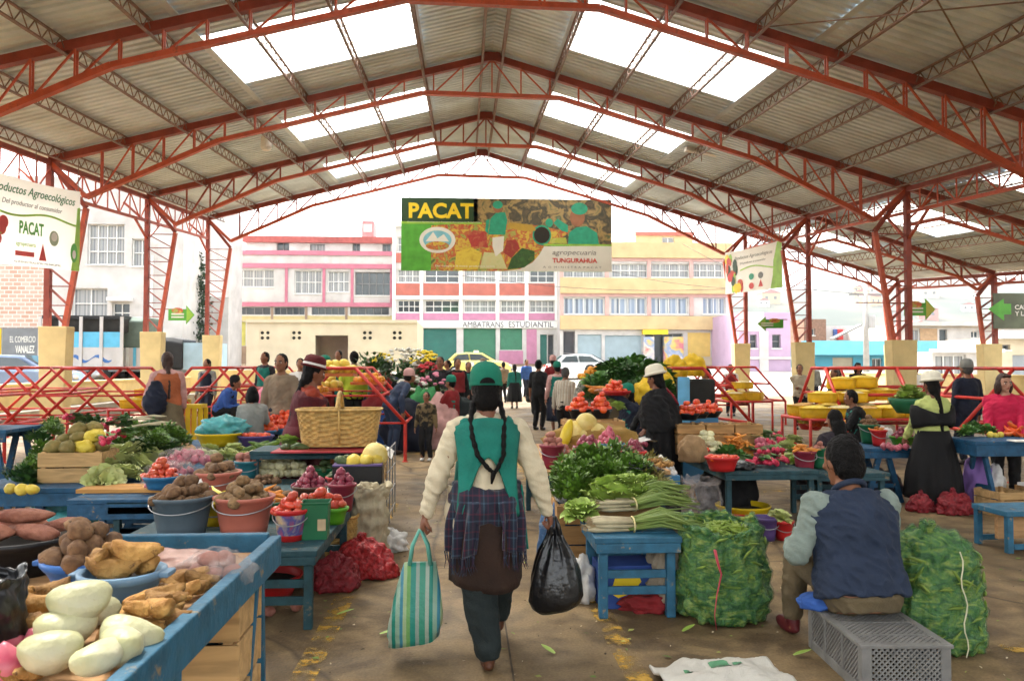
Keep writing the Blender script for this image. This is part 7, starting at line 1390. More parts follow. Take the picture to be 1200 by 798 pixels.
p = AZ(257, 522, .60); vessel('basin', 'wide yellow basin in front of the turquoise bag', 'basin', p, .26, .15, 'yellow', fill=.85); lump('turquoise plastic bag lying in the yellow basin', p + V(.04, .05, .13), (.26, .18, .13), FILMT, 'plastic_bag', 'bag', 8, .45)
p = AZ(300, 522, .6); vessel('bowl', 'purple bowl beside the yellow basin', 'bowl', p, .2, .12, 'purple', fill=.8); heap('tomato', 'tomato in the purple bowl', 'tomatoes in the purple bowl', p + V(0, 0, .09), .15, .12, 1); p = AZ(293, 512, .62); vessel('bowl', 'black bowl behind the purple bowl', 'bowl', p + V(0, .3, 0), .18, .12, 'black', fill=.8)
for lab, u, v in (('front', 304, 511), ('rear', 331, 508)): p = AZ(u, v, .64); vessel('tray', 'blue tray under the %s tomato pile' % lab, 'tray', p, .22, .08, 'mblue', fill=.9); heap('tomato', 'ripe tomato in the %s pile near the pink sheet' % lab, 'tomatoes in the %s pile' % lab, p + V(0, 0, .06), .24, .17, 5, 1.25, dome=1.0)
for i in range(7): put('cuke', 'long green cucumber below the tomato piles', 'cucumbers below the tomatoes', AZ(300 + i * 7, 527 + (i % 3) * 3, .6) + V(0, 0, .03 + .04 * (i % 2)), .3 + rnd.uniform(-.2, .2))
lump('pink net sheet draped over a heap behind the tomato piles', AZ(318, 498, .55) + V(0, 1.0, 0), (.62, .4, .42), FILMK, 'pink_sheet', 'sheet', 5, .25)
t = trestle_x('tall blue sawhorse table at the edge of the view', -6.6, -4.75, 8.55, 9.3, .88, BLUE, at=(.72, -.4), apron=.09)
wood_crate('brown wooden crate on the floor under the tall blue sawhorse', (-5.3, 9.1, 0), (.5, .36, .34), 0, 3); lump('reddish sack lump on the tall blue sawhorse', (-5.3, 8.9, .88), (.25, .2, .1), C_['pinks'], 'cloth_bundle', 'bundle', 2, .3)
t, cen = sack('bright red net sack slumped on the floor by the aisle', (-.66, 5.95, 0), .19, .15, .19, FILMR, 2, rough=.05, open_=False, lean=(-.10, .05)); t2, cen = sack('dark red net sack of onions against the low table leg', (-.90, 5.62, 0), .17, .13, .15, mat('dark_red_net', (.20, .012, .018), .55, .35, 30, bump=.8, bscale=45), 3, rough=.05, open_=False)
t, cen = sack('cream cloth sack hanging open beside the low table', (-.78, 6.55, 0), .15, .13, .56, mat('cream_sack', (.42, .36, .24), .85, .2, 5, bump=.4, bscale=30), 5, rough=.07, neck=1.0); basket('tall wicker basket half hidden behind the cream sack', (-.98, 6.42, 0), .26, .24, .36, 0, WICK)
lump('small grey plastic bag behind the red sacks', (-.62, 6.75, 0), (.13, .12, .10), FILMW, 'plastic_bag', 'bag', 9, .5); vessel('basin', 'red basin under the low teal table', 'basin', (-1.35, 5.5, 0), .24, .14, 'red', fill=.7); vessel('basin', 'dark red basin at the back under the low teal table', 'basin', (-1.75, 5.6, 0), .22, .2, 'maroon')
for q in ((-1.20, 5.02), (-1.06, 5.12), (-1.33, 4.98)): put('rpotato', 'red potato fallen on the floor beside the low table', 'fallen potatoes', V(q[0], q[1], .035))
table('small blue table with spring onions in front', .79, 1.33, 4.82, 5.45, .50, BLUEL, apron=.06, boards=4, lw=.055)
table('wooden topped table of onion bowls behind the parsley', .62, 1.66, 6.35, 8.6, .70, BLUEG, apron=.05, top_m=PLANK, boards=9)
T5 = lambda u, v, z=.5: AZ(u, v, z)
onion_bunch('thick bunch of leeks with pale roots, front on the small blue table', T5(690, 624) + V(.02, .06, 0), -.05, 18, .64, 1.25, 1); onion_bunch('upper bunch of spring onions behind the front one', T5(698, 612) + V(.02, .13, .05), .1, 18, .60, 1.1, 2); onion_bunch('topmost bunch of spring onions with drooping leaves', T5(705, 606) + V(.0, .16, .11), .02, 14, .58, 1.0, 3)
scatter(LET, 'lettuce', 'leafy green lettuce on the small blue table', 'lettuce', 'lettuces on the small blue table', [AZ(u, v, z) for u, v, z in ((700, 588, .60), (722, 585, .61), (745, 583, .61), (712, 574, .66), (735, 572, .67), (758, 588, .58), (690, 578, .6), (752, 572, .63), (682, 604, .53), (768, 580, .58))], 1.0, .5)
scatter(PARS, 'parsley_bunch', 'bunch of fresh parsley in the big heap', 'parsley', 'parsley bunches in the heap', [AZ(u, v, z) for u, v, z in ((672, 575, .62), (690, 567, .64), (668, 560, .66), (690, 552, .70), (712, 560, .68), (730, 556, .68), (705, 545, .74), (725, 545, .72), (745, 562, .64), (682, 545, .72), (668, 588, .56), (720, 568, .64), (748, 552, .66))], 1.12)
scatter(DRY, 'dried_herb_bunch', 'yellowing dried herb bunch at the end of the parsley heap', 'herbs', 'dried herbs by the parsley', [AZ(u, v, z) for u, v, z in ((762, 566, .62), (768, 552, .64), (758, 545, .66), (775, 575, .58))], 1.0)
wood_crate('deep wooden crate holding up the parsley heap', (1.02, 5.92, 0), (.74, .6, .56), 0, 4)
Q = lambda u, v, z=.705: AZ(u, v, z)
def bowl(lab, kind, itemlab, u, v, z, r, h, colr, ly=3, sc=1.0, name='bowl', fr=.7):
 p = Q(u, v, z); vessel(name, lab, name, p, r, h, colr); heap(kind, itemlab, itemlab.split(' in ')[-1] + ' contents', p + V(0, 0, h * fr), r, r * .92, ly, sc)
bowl('maroon pot of red potatoes on the corner of the wooden topped table', 'rpotato', 'red potato in the maroon corner pot', 647, 548, .705, .095, .19, 'maroon', 4, .85, 'bucket', .85)
bowl('salmon bowl of dark red onions on the wooden topped table', 'ronion', 'dark red onion in the salmon bowl', 688, 541, .705, .12, .12, 'salmon', 4, 1.0)
bowl('blue basin of pink potatoes behind the onion bowls', 'ponion', 'pink onion in the blue basin behind', 714, 531, .705, .14, .10, 'mblue', 4, .8, 'basin')
bowl('small red bowl of onions beside the black shawl woman', 'ronion', 'red onion in the small red bowl', 742, 540, .705, .11, .09, 'red', 4, .85)
for u, v, k, lab in ((672, 520, 'melon', 'pale yellow melon between the tomato bowls and the onions'), (687, 510, 'melon', 'pale yellow melon between the tomato bowls and the onions'), (697, 522, 'melon', 'pale yellow melon between the tomato bowls and the onions'), (682, 524, 'melon', 'pale yellow melon between the tomato bowls and the onions')): put(k, lab, 'melons on the wooden table', AY(u, v - 14, 7.85))
o = put('squash', 'long bright yellow squash standing upright behind the maroon pot', None, AY(664, 508, 7.75), 0, 0, .95); o.rotation_euler = (0, -1.25, .2)
c = MB(); c.grid(lambda a, b: V(.55 * a, .5 * b, .02 * math.sin(9 * a + 5 * b) + .02), 14, 12); o = tag(c.build('white_cloth', C_['white'], smooth=True), 'white cloth spread at the back of the wooden topped table', 'cloth'); o.location = Q(712, 520); heap('ronion', 'red onion lying loose on the white cloth', 'onions on the white cloth', Q(742, 522) , .16, .08, 2, .7)
lump('black crumpled plastic sheet in front of the red bowl', Q(725, 552), (.28, .12, .05), BAGB, 'plastic_sheet', 'plastic sheet', 4, .5); heap('yam', 'yellow root beside the black crumpled sheet', 'roots by the black sheet', Q(765, 546), .18, .12, 2, .6)
lump('clear bag of white onions at the table corner', Q(655, 527), (.14, .12, .05), FILMW, 'plastic_bag', 'bag', 7, .3); heap('rpotato', 'pink potato in the pale bag at the table corner', 'potatoes in the pale bag', Q(657, 532), .12, .1, 2, .8)
t = thing('plastic_box', 'blue plastic box of garlic on a black crate', 'box', AZ(776, 573, .46) + V(0, .1, 0), .05, None, 'thing'); c = MB(); c.bx(-.155, .155, -.12, .12, .002, .12); c.build('box_body', PLM['mblue'], t, bevel=.008)
p = AZ(776, 573, .46) + V(0, .1, .11); heap('garlic', 'white garlic bulb heaped in the blue box', 'garlic in the blue box', p, .16, .13, 4, 1.0)
t = thing('plastic_crate', 'black crate holding up the blue garlic box', 'crate', AZ(776, 573, .46) + V(0, .1, -.46), .05, None, 'thing'); c = MB(); c.bx(-.16, .16, -.13, .13, 0, .22); c.build('crate_wall', PLM['black'], t, bevel=.006); c = MB(); c.bx(-.16, .16, -.13, .13, .225, .455); c.build('crate_wall', PLM['black'], t, bevel=.006)
for lab, u, v in (('first', 679, 490), ('second', 704, 490)):
 p = AZ(u, v, .98); vessel('bowl', 'black bowl of tomatoes, %s on the tall crates' % ('nearer the grey jacket woman' if lab == 'first' else 'nearer the reaching vendor'), 'bowl', p, .115, .10, 'black', group='black tomato bowls'); heap('tomato', 'ripe tomato stacked in the black bowl nearer the ' + ('grey jacket woman' if lab == 'first' else 'reaching vendor'), 'tomatoes in the %s black bowl' % lab, p + V(0, 0, .075), .135, .125, 5, 1.0)
for i, (x, z) in enumerate(((1.18, .702), (1.18, .842), (1.5, .702), (1.5, .842))): wood_crate('slatted crate stacked under the black tomato bowls, %s' % ['lower by the aisle', 'upper by the aisle', 'lower beside the yellow sack', 'upper beside the yellow sack'][i], (x, 8.33, z), (.31, .34, .137), 0, 2)
lump('mustard yellow cloth heap in front of the crates', (1.28, 7.88, .702), (.46, .16, .165), mat('mustard_sack', (.26, .15, .03), .7, .2, 8, bump=.4), 'sack', 'sack', 3, .3)
scatter(LETP + LET, 'lettuce', 'pale lettuce beside the reaching vendor', 'lettuce', 'lettuces by the reaching vendor', [AZ(u, v, 1.0) for u, v in ((714, 474), (722, 468), (712, 465), (724, 478))], .8)
lump('brown sacking mound carrying the leafy heap', (2.5, 12.0, .5), (.75, .45, .42), mat('sacking', (.12, .09, .05), .9, .2, 8), 'sacking_mound', 'sacking', 2, .15); table('plank table under the leafy heap', 1.6, 3.5, 11.4, 12.8, .55, PLANK)
scatter(CHL + DKL, 'leafy_bunch', 'bunch of leafy greens in the big heap behind the reaching vendor', 'greens', 'greens in the big heap', [AY(u, v, Y) for u, v, Y in [(700 + 9 * i, 455 - 14 * math.sin(math.pi * i / 9) + 6 * (i % 2), 11.5 + .1 * (i % 3)) for i in range(10)] + [(695 + 11 * i, 470 - 8 * math.sin(math.pi * i / 8), 11.2) for i in range(9)] + [(715 + 9 * i, 441 - 6 * math.sin(math.pi * i / 6), 11.9) for i in range(7)]], 1.35)
for i in range(5): put('carrot', 'orange carrots poking out of the leafy heap', 'carrots in the leafy heap', AY(695 + i * 5, 455 + (i % 2) * 4, 11.0), None, .8, 2.2)
for lab, u, v, Y, k, colr in (('red pepper bowl before the leafy heap', 722, 463, 10.6, 'tomato', 'red'), ('orange tray before the leafy heap', 694, 446, 12, 'orange', 'yellow')): p = AY(u, v, Y); vessel('tray', lab, 'tray', p, .2, .06, colr); heap(k, k + ' in the ' + lab, lab + ' contents', p + V(0, 0, .04), .2, .15, 3)
for i, (u, v, Y) in enumerate(((762, 462, 11), (770, 450, 11.4), (790, 434, 13.5), (812, 431, 14))): lump('bright yellow plastic sack, %s' % ['beside the white felt hat', 'just behind the white felt hat', 'at the back over the dark coats', 'at the back by the red racks'][i], AY(u, v, Y) - V(0, 0, .15), (.22, .2, .24), mat('yellow_sack', (.66, .42, .01), .6, .15, 8, bump=.3), 'yellow_sack', 'sack', i, .3, 'yellow sacks')
t = thing('plastic_crate', 'blue cloth-lined crate stack behind the shawled woman', 'crate', AY(815, 472, 10.5) - V(0, 0, .3), 0, None, 'thing'); c = MB(); c.bx(-.25, .25, -.2, .2, -.8, .3); c.build('crate_wall', PLM['mblue'], t, bevel=.01); c = MB(); c.bx(-.22, .22, -.18, .18, .302, .62); c.build('dark_load', mat('dark_load', (.02, .018, .015)), t, bevel=.03)
c = MB(); c.grid(lambda a, b: V(-.3 + .16 * a, -.22, .65 - .7 * b + .03 * math.sin(9 * b)), 4, 10); c.build('blue_film', mat('light_blue_film', (.12, .38, .6), .4, .2, 6), t, smooth=True)
table('dark teal table crowded with corn, peas and radishes', 2.44, 3.36, 7.38, 9.2, .55, BLUEG, apron=.05, boards=7, stretch=False)
table('small teal side table with the maroon and green buckets', 3.4, 4.15, 7.55, 8.3, .50, BLUEG, apron=.04, boards=3)
W_ = lambda u, v, z=.555: AZ(u, v, z)
for i, (u, v, z, rz) in enumerate(((890, 545, .57, 2.6), (905, 546, .57, 2.2), (917, 543, .57, 2.9), (897, 535, .62, 2.4), (912, 532, .63, 2.0), (886, 530, .60, 2.7), (900, 522, .66, 2.3), (915, 520, .64, 1.9), (907, 512, .68, 2.2), (880, 548, .56, 2.9))): radish_bunch('bunch of crimson radishes heaped on the dark teal table', AZ(u, v, z), rz, 20 + i, 'radish bunches on the dark teal table')
scatter(LET + LETP, 'lettuce', 'pale green lettuce at the end of the radish heap', 'lettuce', 'lettuces by the radishes', [AZ(u, v, z) for u, v, z in ((925, 540, .57), (932, 530, .6), (922, 525, .64), (930, 518, .64), (936, 543, .56))], .9)
bowl('green bowl of pale pods in the middle of the dark teal table', 'pepper', 'pale pod in the middle green bowl', 860, 527, .58, .13, .09, 'lime', 3, .8); bowl('wide red basin at the near corner of the dark teal table', 'tomato', 'tomato in the wide red corner basin', 846, 551, .558, .15, .13, 'red', 1, .9, 'basin'); bowl('red bowl of limes beside the brown paper bag', 'tomato', 'tomato in the low red bowl', 818, 535, .558, .12, .08, 'red', 2, .8)
lump('brown paper bag standing on the dark teal table', W_(822, 545) + V(0, .3, 0), (.15, .12, .17), mat('brown_paper', (.28, .17, .08), .8, .2, 8, bump=.3), 'paper_bag', 'paper bag', 4, .2)
for lab, u, v in (('nearest the shawl', 806, 492), ('in the middle', 818, 490), ('nearest the rack', 832, 489)): p = AZ(u, v, .92); vessel('bowl', 'black bowl of tomatoes %s' % lab, 'bowl', p, .13, .08, 'black', group='tomato bowls on the teal table'); heap('tomato', 'tomato heaped in the black bowl %s' % lab, 'tomatoes in the bowl ' + lab, p + V(0, 0, .06), .14, .13, 3)
for i, x in enumerate((2.52, 2.85, 3.18)): wood_crate('crate under the row of black tomato bowls, %s' % ['by the shawled woman', 'in the middle of the row', 'at the rack end'][i], (x, 8.92, .552), (.31, .34, .34), 0, 3)
heap('cauli', 'small cauliflower on the dark teal table', 'cauliflowers on the teal table', (2.66, 8.62, .555), .20, .15, 6, .6); heap('carrot', 'orange carrot on the dark teal table', 'carrots on the teal table', (2.98, 8.6, .555), .22, .16, 9, 1.1); heap('ponion', 'pink onion at the back of the dark teal table', 'onions on the teal table', (3.24, 8.55, .555), .13, .15, 5, .85); heap('rpotato', 'pinkish tuber behind the green pod bowl', 'tubers on the teal table', W_(880, 512), .16, .12, 3, .9)
scatter(CHL, 'leafy_bunch', 'bunch of green leaves between the bowls and the radishes', 'greens', 'greens among the radishes', [AZ(u, v, z) for u, v, z in ((880, 528, .58), (868, 540, .56), (852, 535, .57), (893, 515, .6))], .6); heap('lemon', 'green-yellow fruit near the pod bowl', 'fruit near the pods', W_(838, 533), .14, .1, 2, .7)
lump('dark crumpled bag on the dark teal table front', W_(868, 550), (.14, .08, .05), BAGB, 'plastic_sheet', 'plastic sheet', 8, .4)
bowl('maroon bucket of carrots on the small teal side table', 'carrot', 'carrot in the maroon side-table bucket', 943, 552, .505, .105, .20, 'maroon', 4, 1.1, 'bucket', .85); bowl('narrow green bucket of red roots on the small teal side table', 'rpotato', 'red tuber in the narrow green bucket', 960, 548, .505, .075, .2, 'green', 3, .8, 'bucket', .9); heap('carrot', 'carrot lying behind the narrow green bucket', 'carrots by the green bucket', AZ(962, 535, .6), .18, .12, 3, 1.0)
vessel('basin', 'wide yellow basin on the floor under the dark teal table', 'basin', AZ(875, 612, 0) + V(0, .1, 0), .26, .16, 'yellow'); vessel('bucket', 'purple bucket on the floor behind the seated man', 'bucket', AZ(896, 632, 0), .115, .2, 'purple'); vessel('basin', 'red basin on the floor beside the purple bucket', 'basin', AZ(878, 626, 0) + V(-.03, .25, 0), .2, .10, 'red'); vessel('bucket', 'small red bucket by the seated man’s elbow', 'bucket', AZ(918, 632, 0), .085, .17, 'red')
wood_crate('low wooden crate behind the yellow floor basin', AZ(858, 598, 0) + V(0, .4, 0), (.5, .3, .2), 0, 2); t, cen = sack('clear plastic rubbish bag standing open in front of the dark teal table', AZ(822, 612, 0), .19, .17, .42, FILMC, 7, rough=.06, neck=1.0); lump('dark bundle of clothes under the dark teal table', (2.75, 8.2, 0), (.3, .2, .35), C_['black'], 'cloth_bundle', 'bundle', 3, .3)
scatter(DKL, 'leafy_bunch', 'purple-green leafy bunch on the floor behind the green net sack', 'greens', None, [AZ(838, 628, 0) + V(0, .05, .05)], 1.0); scatter(LETP, 'lettuce', 'white cauliflower head beside the green net sack', 'cauliflower', None, [AZ(911, 645, .0) + V(-.02, -.1, .28)], .75)
t, cen = sack('open white woven sack beside the small blue table', AZ(800, 716, 0) + V(-.02, .1, 0), .17, .15, .46, JUTE, 8, rough=.06, neck=1.0)
t = thing('carton', 'blue banana carton under the small blue table', 'carton', (1.06, 5.2, .0), .05, None, 'thing'); c = MB(); c.bx(-.2, .2, -.14, .14, .0, .27); c.build('carton_box', mat('carton_deep_blue', (.02, .06, .25), .6, .2, 8), t, bevel=.004); c = MB(); c.prism([(-.14, -.141, .10), (-.09, -.141, .07), (0, -.141, .10), (.06, -.141, .17), (.04, -.141, .22), (-.02, -.141, .23), (-.06, -.141, .2), (-.11, -.141, .2)], (0, -.003, 0)); c.prism([(-.19, -.141, .05), (-.175, -.141, .05), (-.16, -.141, .24), (-.18, -.141, .24)], (0, -.003, 0)); c.build('printed_bananas', YEL, t);
lump('red cloth heap on the floor under the small blue table', (1.17, 5.05, 0), (.16, .12, .08), C_['red'], 'cloth_heap', 'cloth', 4, .5); lump('blue plastic sack behind the small blue table', (.72, 5.9, 0), (.17, .15, .32), mat('blue_print_film', (.03, .09, .20), .5, .5, 12, c2=(.25, .3, .36), thr=(.6, .7), bump=.4), 'plastic_bag', 'bag', 6, .35); lump('pale plastic bag by the leg of the small blue table', (.78, 5.25, 0), (.08, .09, .17), FILMW, 'plastic_bag', 'bag', 2, .4); lump('white bag hanging under the wooden topped table', (.72, 6.2, .1), (.12, .14, .28), FILMW, 'plastic_bag', 'bag', 12, .3)
PODM = pm('bean_pod', (.09, .16, .015), (.22, .30, .045), .5, 10)
NETF = thin_mat('green_net_film', (.10, .26, .10), .20, .3, 60, .6, .28)
def netsack(label, p, rx, ry, h, seed, **k):
 t, cen = sack(label, p, rx, ry, h, NETG, seed, rough=.07, n=64, name='net_sack', **k); o = t.children[0]; me = o.data.copy()
 for v in me.vertices: v.co = Vector((v.co.x * 1.035, v.co.y * 1.035, v.co.z * 1.012 + .002))
 me.materials.clear(); me.materials.append(NETF); inst(me, 'net_skin', (0, 0, 0), parent=t); return t, cen
def pods_poke(t, rx, ry, h, seed, n):                         # pods pressed against the inside of the net
 r_ = random.Random(seed); c = MB()
 for i in range(n):
  a = r_.random() * 6.283; z = h * r_.uniform(.03, .97); k = .985 + .045 * math.sin(z / h * 3.1 + .2) - .13 * max(0, z / h - .7); q = V(rx * k * math.copysign(abs(math.cos(a)) ** .85, math.cos(a)), ry * k * math.copysign(abs(math.sin(a)) ** .85, math.sin(a)), z); tg = V(-math.sin(a), math.cos(a), r_.gauss(0, .7)).normalized(); L_ = r_.uniform(.03, .06)
  c.tube([q - tg * L_, q - tg * L_ * .3 + V(0, 0, .005), q + tg * L_ * .4, q + tg * L_], [.002, .008, .008, .002], 6)
 o = c.build('pods_in_net', PODM, t, smooth=True); o['kind'] = 'stuff'
pL = AZ(861, 735, 0) + V(0, .2, 0); tL, cen = netsack('open green net sack of bean pods with a pink ribbon, behind the crate sitter', pL, .27, .22, .58, 1, lean=(-.01, .03), neck=.82, top_drop=.07); pods_poke(tL, .255, .207, .56, 1, 60)
c = MB(); r_ = random.Random(5)
for i in range(150): a = r_.random() * 6.283; q = math.sqrt(r_.random()); o = V(.17 * q * math.cos(a), .14 * q * math.sin(a) + .02, .50 + .06 * (1 - q * q) + .02 * r_.random()); d = V(r_.gauss(0, 1), r_.gauss(0, 1), r_.gauss(0, .25)).normalized(); c.tube([o - d * .05, o, o + d * .05], [.003, .010, .003], 6)
o = tag(c.build('bean_pods', PODM, smooth=True), 'yellow-green bean pods filling the open net sack', 'bean pods', None, 'stuff'); o.location = pL
c = MB(); ps = [V(-.135, -.262, .47), V(-.12, -.262, .40), V(-.10, -.268, .33), V(-.13, -.278, .22), V(-.145, -.276, .10), V(-.13, -.262, .01)]; c.tube(ps, [.022, .018, .012, .008, .007, .006], 6, sq=.35); c.build('pink_ribbon', mat('pink_ribbon', (.5, .05, .08), .5, .2, 10), tL, smooth=True)
pR_ = AZ(1117, 772, 0) + V(0, .2, 0); tR, cen = netsack('full green net sack of corn cobs tied with pale string', pR_, .26, .21, .55, 2, open_=False, lean=(.03, .06), neck=.85); pods_poke(tR, .262, .207, .55, 2, 90)
c = MB(); c.tube([V(.05 + .012 * math.sin(i * 1.3), -.225 - .02 * math.sin(math.pi * i / 12) + .07 * i / 12 * .6 - .01,   .02 + .54 * i / 12) for i in range(13)], .0035, 5); c.build('string', mat('pale_string', (.6, .55, .38), .8), tR)
GRC = mat('grey_crate_plastic', (.17, .165, .155), .5, .2, 12, bump=.1); t = thing('plastic_crate', 'upturned grey lattice plastic crate used as a seat', 'crate', (2.085, 3.98, 0), -.06, None, 'thing'); W, D, H = .42, .68, .245
for sx in (-1, 1):
 for sy in (-1, 1): c = MB(); c.bx(sx * W / 2 - sx * .05, sx * W / 2, sy * D / 2 - sy * .05, sy * D / 2, .0, H - .012); c.build('corner_post', GRC, t, bevel=.006)
c = MB(); c.bx(-W / 2 - .008, W / 2 + .008, -D / 2 - .008, -D / 2 + .03, H - .018, H); c.bx(-W / 2 - .008, W / 2 + .008, D / 2 - .03, D / 2 + .008, H - .018, H)
for s in (-1, 1): c.bx(s * (W / 2 - .011) - .019, s * (W / 2 - .011) + .019, -D / 2 + .031, D / 2 - .031, H - .018, H)
c.build('top_rim', GRC, t, bevel=.003); c = MB()
for z0, z1 in ((.0, .05),):
 for s in (-1, 1): c.bx(-W / 2 + .051, W / 2 - .051, s * (D / 2 - .008) - .006, s * (D / 2 - .008) + .006, z0, z1); c.bx(s * (W / 2 - .008) - .006, s * (W / 2 - .008) + .006, -D / 2 + .051, D / 2 - .051, z0, z1)
for y in (-.11, .11):
 for s in (-1, 1): c.bx(s * (W / 2 - .009) - .009, s * (W / 2 - .009) + .009, y - .014, y + .014, .051, H - .019)
c.build('side_band', GRC, t, bevel=.003)
def lattice(o, ax, ay, L1, L2, st, w_):
 c = MB(); o, ax, ay = V(*o), V(*ax), V(*ay); nrm = ax.cross(ay)
 for sg in (1, -1):
  k = -L2
  while k < L1:
   x0, x1 = max(0, k), min(L1, k + L2)
   if x1 - x0 > .01:
    a, b = (x0, x0 - k), (x1, x1 - k)
    if sg < 0: a, b = (a[0], L2 - a[1]), (b[0], L2 - b[1])
    off = nrm * (.0015 * sg); c.bar(o + ax * a[0] + ay * a[1] + off, o + ax * b[0] + ay * b[1] + off, w_, .006, up=tuple(nrm))
   k += st
 return c
for s in (-1, 1): lattice((-W / 2 + .05, s * (D / 2 - .008), .05), (1, 0, 0), (0, 0, 1), W - .1, H - .068, .027, .0085).build('lattice_side', GRC, t); lattice((s * (W / 2 - .008), -D / 2 + .05, .05), (0, 1, 0), (0, 0, 1), D - .1, H - .068, .027, .0085).build('lattice_side', GRC, t)
lattice((-W / 2 + .02, -D / 2 + .03, H - .008), (1, 0, 0), (0, 1, 0), W - .04, D - .06, .030, .012).build('lattice_base', GRC, t)
c = MB()
for y in (-.2, 0, .2): c.bx(-W / 2 + .02, W / 2 - .02, y - .008, y + .008, H - .014, H - .001)
c.build('base_rib', GRC, t)
lump('flat blue cushion edge showing under the seated man', (1.90, 4.22, .245), (.10, .08, .05), C_['blue'], 'cushion', 'cushion', 3, .2)
c = MB(); pw = AZ(852, 806, 0)
c.grid(lambda a, b: V((a - .5) * .62, (b - .5) * .44, .025 + .05 * math.sin(math.pi * a) * math.sin(math.pi * b) + .035 * noise.noise(V(a * 5, b * 4, 1)) + .02 * (.5 - abs(noise.noise(V(a * 9, b * 9, 4))))), 44, 32); t = thing('empty_sack', 'empty white woven sack with a green print lying on the floor', 'sack', pw + V(0, .02, 0), .12, None, 'thing'); o = c.build('sack_sheet', JUTE if 0 else mat('white_woven_plastic', (.48, .46, .41), .55, .08, 9, bump=.4, bscale=160), t, smooth=True); md = o.modifiers.new('s', 'SOLIDIFY'); md.thickness = .012
zf = lambda a, b: .025 + .05 * math.sin(math.pi * a) * math.sin(math.pi * b) + .035 * noise.noise(V(a * 5, b * 4, 1)) + .02 * (.5 - abs(noise.noise(V(a * 9, b * 9, 4)))) + .017
for a0, b0, da, db in ((.42, .62, .16, .10), (.45, .48, .10, .07), (.2, .55, .05, .12), (.62, .66, .08, .05)): c = MB(); c.grid(lambda a, b: V((a0 + da * a - .5) * .62, (b0 + db * b - .5) * .44, zf(a0 + da * a, b0 + db * b)), 6, 6); c.build('printed_mark', mat('sack_print_green', (.08, .24, .12), .6, .3, 14), t, smooth=True)
trestle_x('blue trestle table with the green and red buckets', 4.22, 5.02, 8.65, 9.35, .62, BLUE, at=(.1,), apron=.07); table('long deep-blue table in front of the pink fleece woman', 5.28, 7.6, 7.95, 8.5, .76, BLUE, apron=.12, legs='a', boards=3)
G_ = lambda u, v, z=.625: AZ(u, v, z)
bowl('tall green bucket of brown roots on the blue trestle', 'bpotato', 'brown root in the tall green bucket', 1019, 519, .625, .115, .22, 'green', 3, .9, 'bucket', .85); bowl('small red bucket on the blue trestle', 'carrot', 'thin carrot in the small red bucket', 1030, 522, .625, .085, .18, 'red', 3, .7, 'bucket', .9); bowl('lime bowl of purple onions on the blue trestle', 'ronion', 'purple onion in the lime bowl on the trestle', 1058, 521, .625, .14, .10, 'lime', 3, .9)
for i, (u, v) in enumerate(((1040, 525), (1050, 527), (1060, 526))): heap('ponion', 'pink onion in a row at the edge of the blue trestle', 'pink onions along the trestle edge', G_(u, v), .08, .05, 1, .8)
lump('white plastic bag behind the lime bowl', G_(1043, 515) + V(0, .2, 0), (.13, .1, .09), FILMW, 'plastic_bag', 'bag', 3, .4); bowl('orange plate stack behind the loose-haired woman', 'orange', 'orange on the plate by the loose-haired woman', 996, 500, .62, .12, .06, 'red', 2, .9)
bowl('red basin of yellow peppers beside the loose-haired woman', 'pepper', 'yellow pepper in the red basin by the loose-haired woman', 950, 503, .5, .2, .1, 'red', 3, 1.2, 'basin'); heap('rpepper', 'red pepper beside the red basin of yellow peppers', 'red peppers by the basin', AZ(958, 500, .56), .18, .1, 3, 1.0)
R5 = lambda u, v, z=.765: AZ(u, v, z)
scatter(CHL, 'leafy_bunch', 'bunch of green herbs on the long deep-blue table', 'greens', 'herbs on the long table', [R5(u, v) + V(0, 0, .03) for u, v in ((1135, 512), (1146, 511), (1157, 511), (1140, 507))], .5); heap('rpepper', 'red pepper heaped on the long deep-blue table', 'red peppers on the long table', R5(1190, 511), .13, .1, 3, .9); heap('lemon', 'pale green fruit in front of the pink fleece', 'fruit on the long table', R5(1167, 512), .1, .06, 2, .55)
c = MB(); c.bx(-.1, .1, -.07, .07, 0, .012); o = tag(c.build('paper_sheet', MATS['white_paper']), 'white paper lying at the edge of the long blue table', 'paper'); o.location = R5(1196, 517)
t_, cen = sack('red net sack at the feet of the lime-bloused woman', AZ(1125, 604, 0) + V(0, .1, 0), .17, .14, .15, MATS['dark_red_net'], 9, rough=.06, open_=False); t_, cen = sack('second red net sack behind the lime-bloused woman’s skirt', AZ(1088, 602, 0) + V(0, .15, 0), .13, .12, .11, MATS['dark_red_net'], 10, rough=.06, open_=False); lump('dark bundle with red stripes under the blue trestle', (4.75, 9.0, 0), (.3, .2, .22), mat('dark_red_mix', (.02, .02, .03), .9, .3, 4, c2=(.2, .02, .02), thr=(.62, .66)), 'cloth_bundle', 'bundle', 3, .3); lump('purple bag under the long deep-blue table', (5.6, 8.4, 0), (.16, .14, .35), mat('purple_cloth', (.22, .12, .36), .8, .2, 4), 'cloth_bundle', 'bundle', 8, .3); lump('white bag under the long deep-blue table', (5.75, 8.35, 0), (.12, .1, .28), FILMW, 'plastic_bag', 'bag', 8, .3)
wood_crate('open wooden crate near the lime-bloused woman', (5.58, 8.0, 0), (.34, .36, .26), .1, 3, CRATEP); wood_crate('wooden crate at the very edge beside the open one', (6.0, 7.9, 0), (.45, .34, .30), -.1, 3); c = MB(); c.bx(-.2, .2, -.15, .15, 0, .03); o = tag(c.build('paper_sheet', MATS['white_paper']), 'folded white paper lying on the edge crate', 'paper'); o.location = (5.95, 7.85, .31); o.rotation_euler.z = .2
t = thing('low_stool', 'low blue wooden frame stool with a brown panel at the edge', 'stool', (4.72, 6.55, 0), .06, None, 'thing')
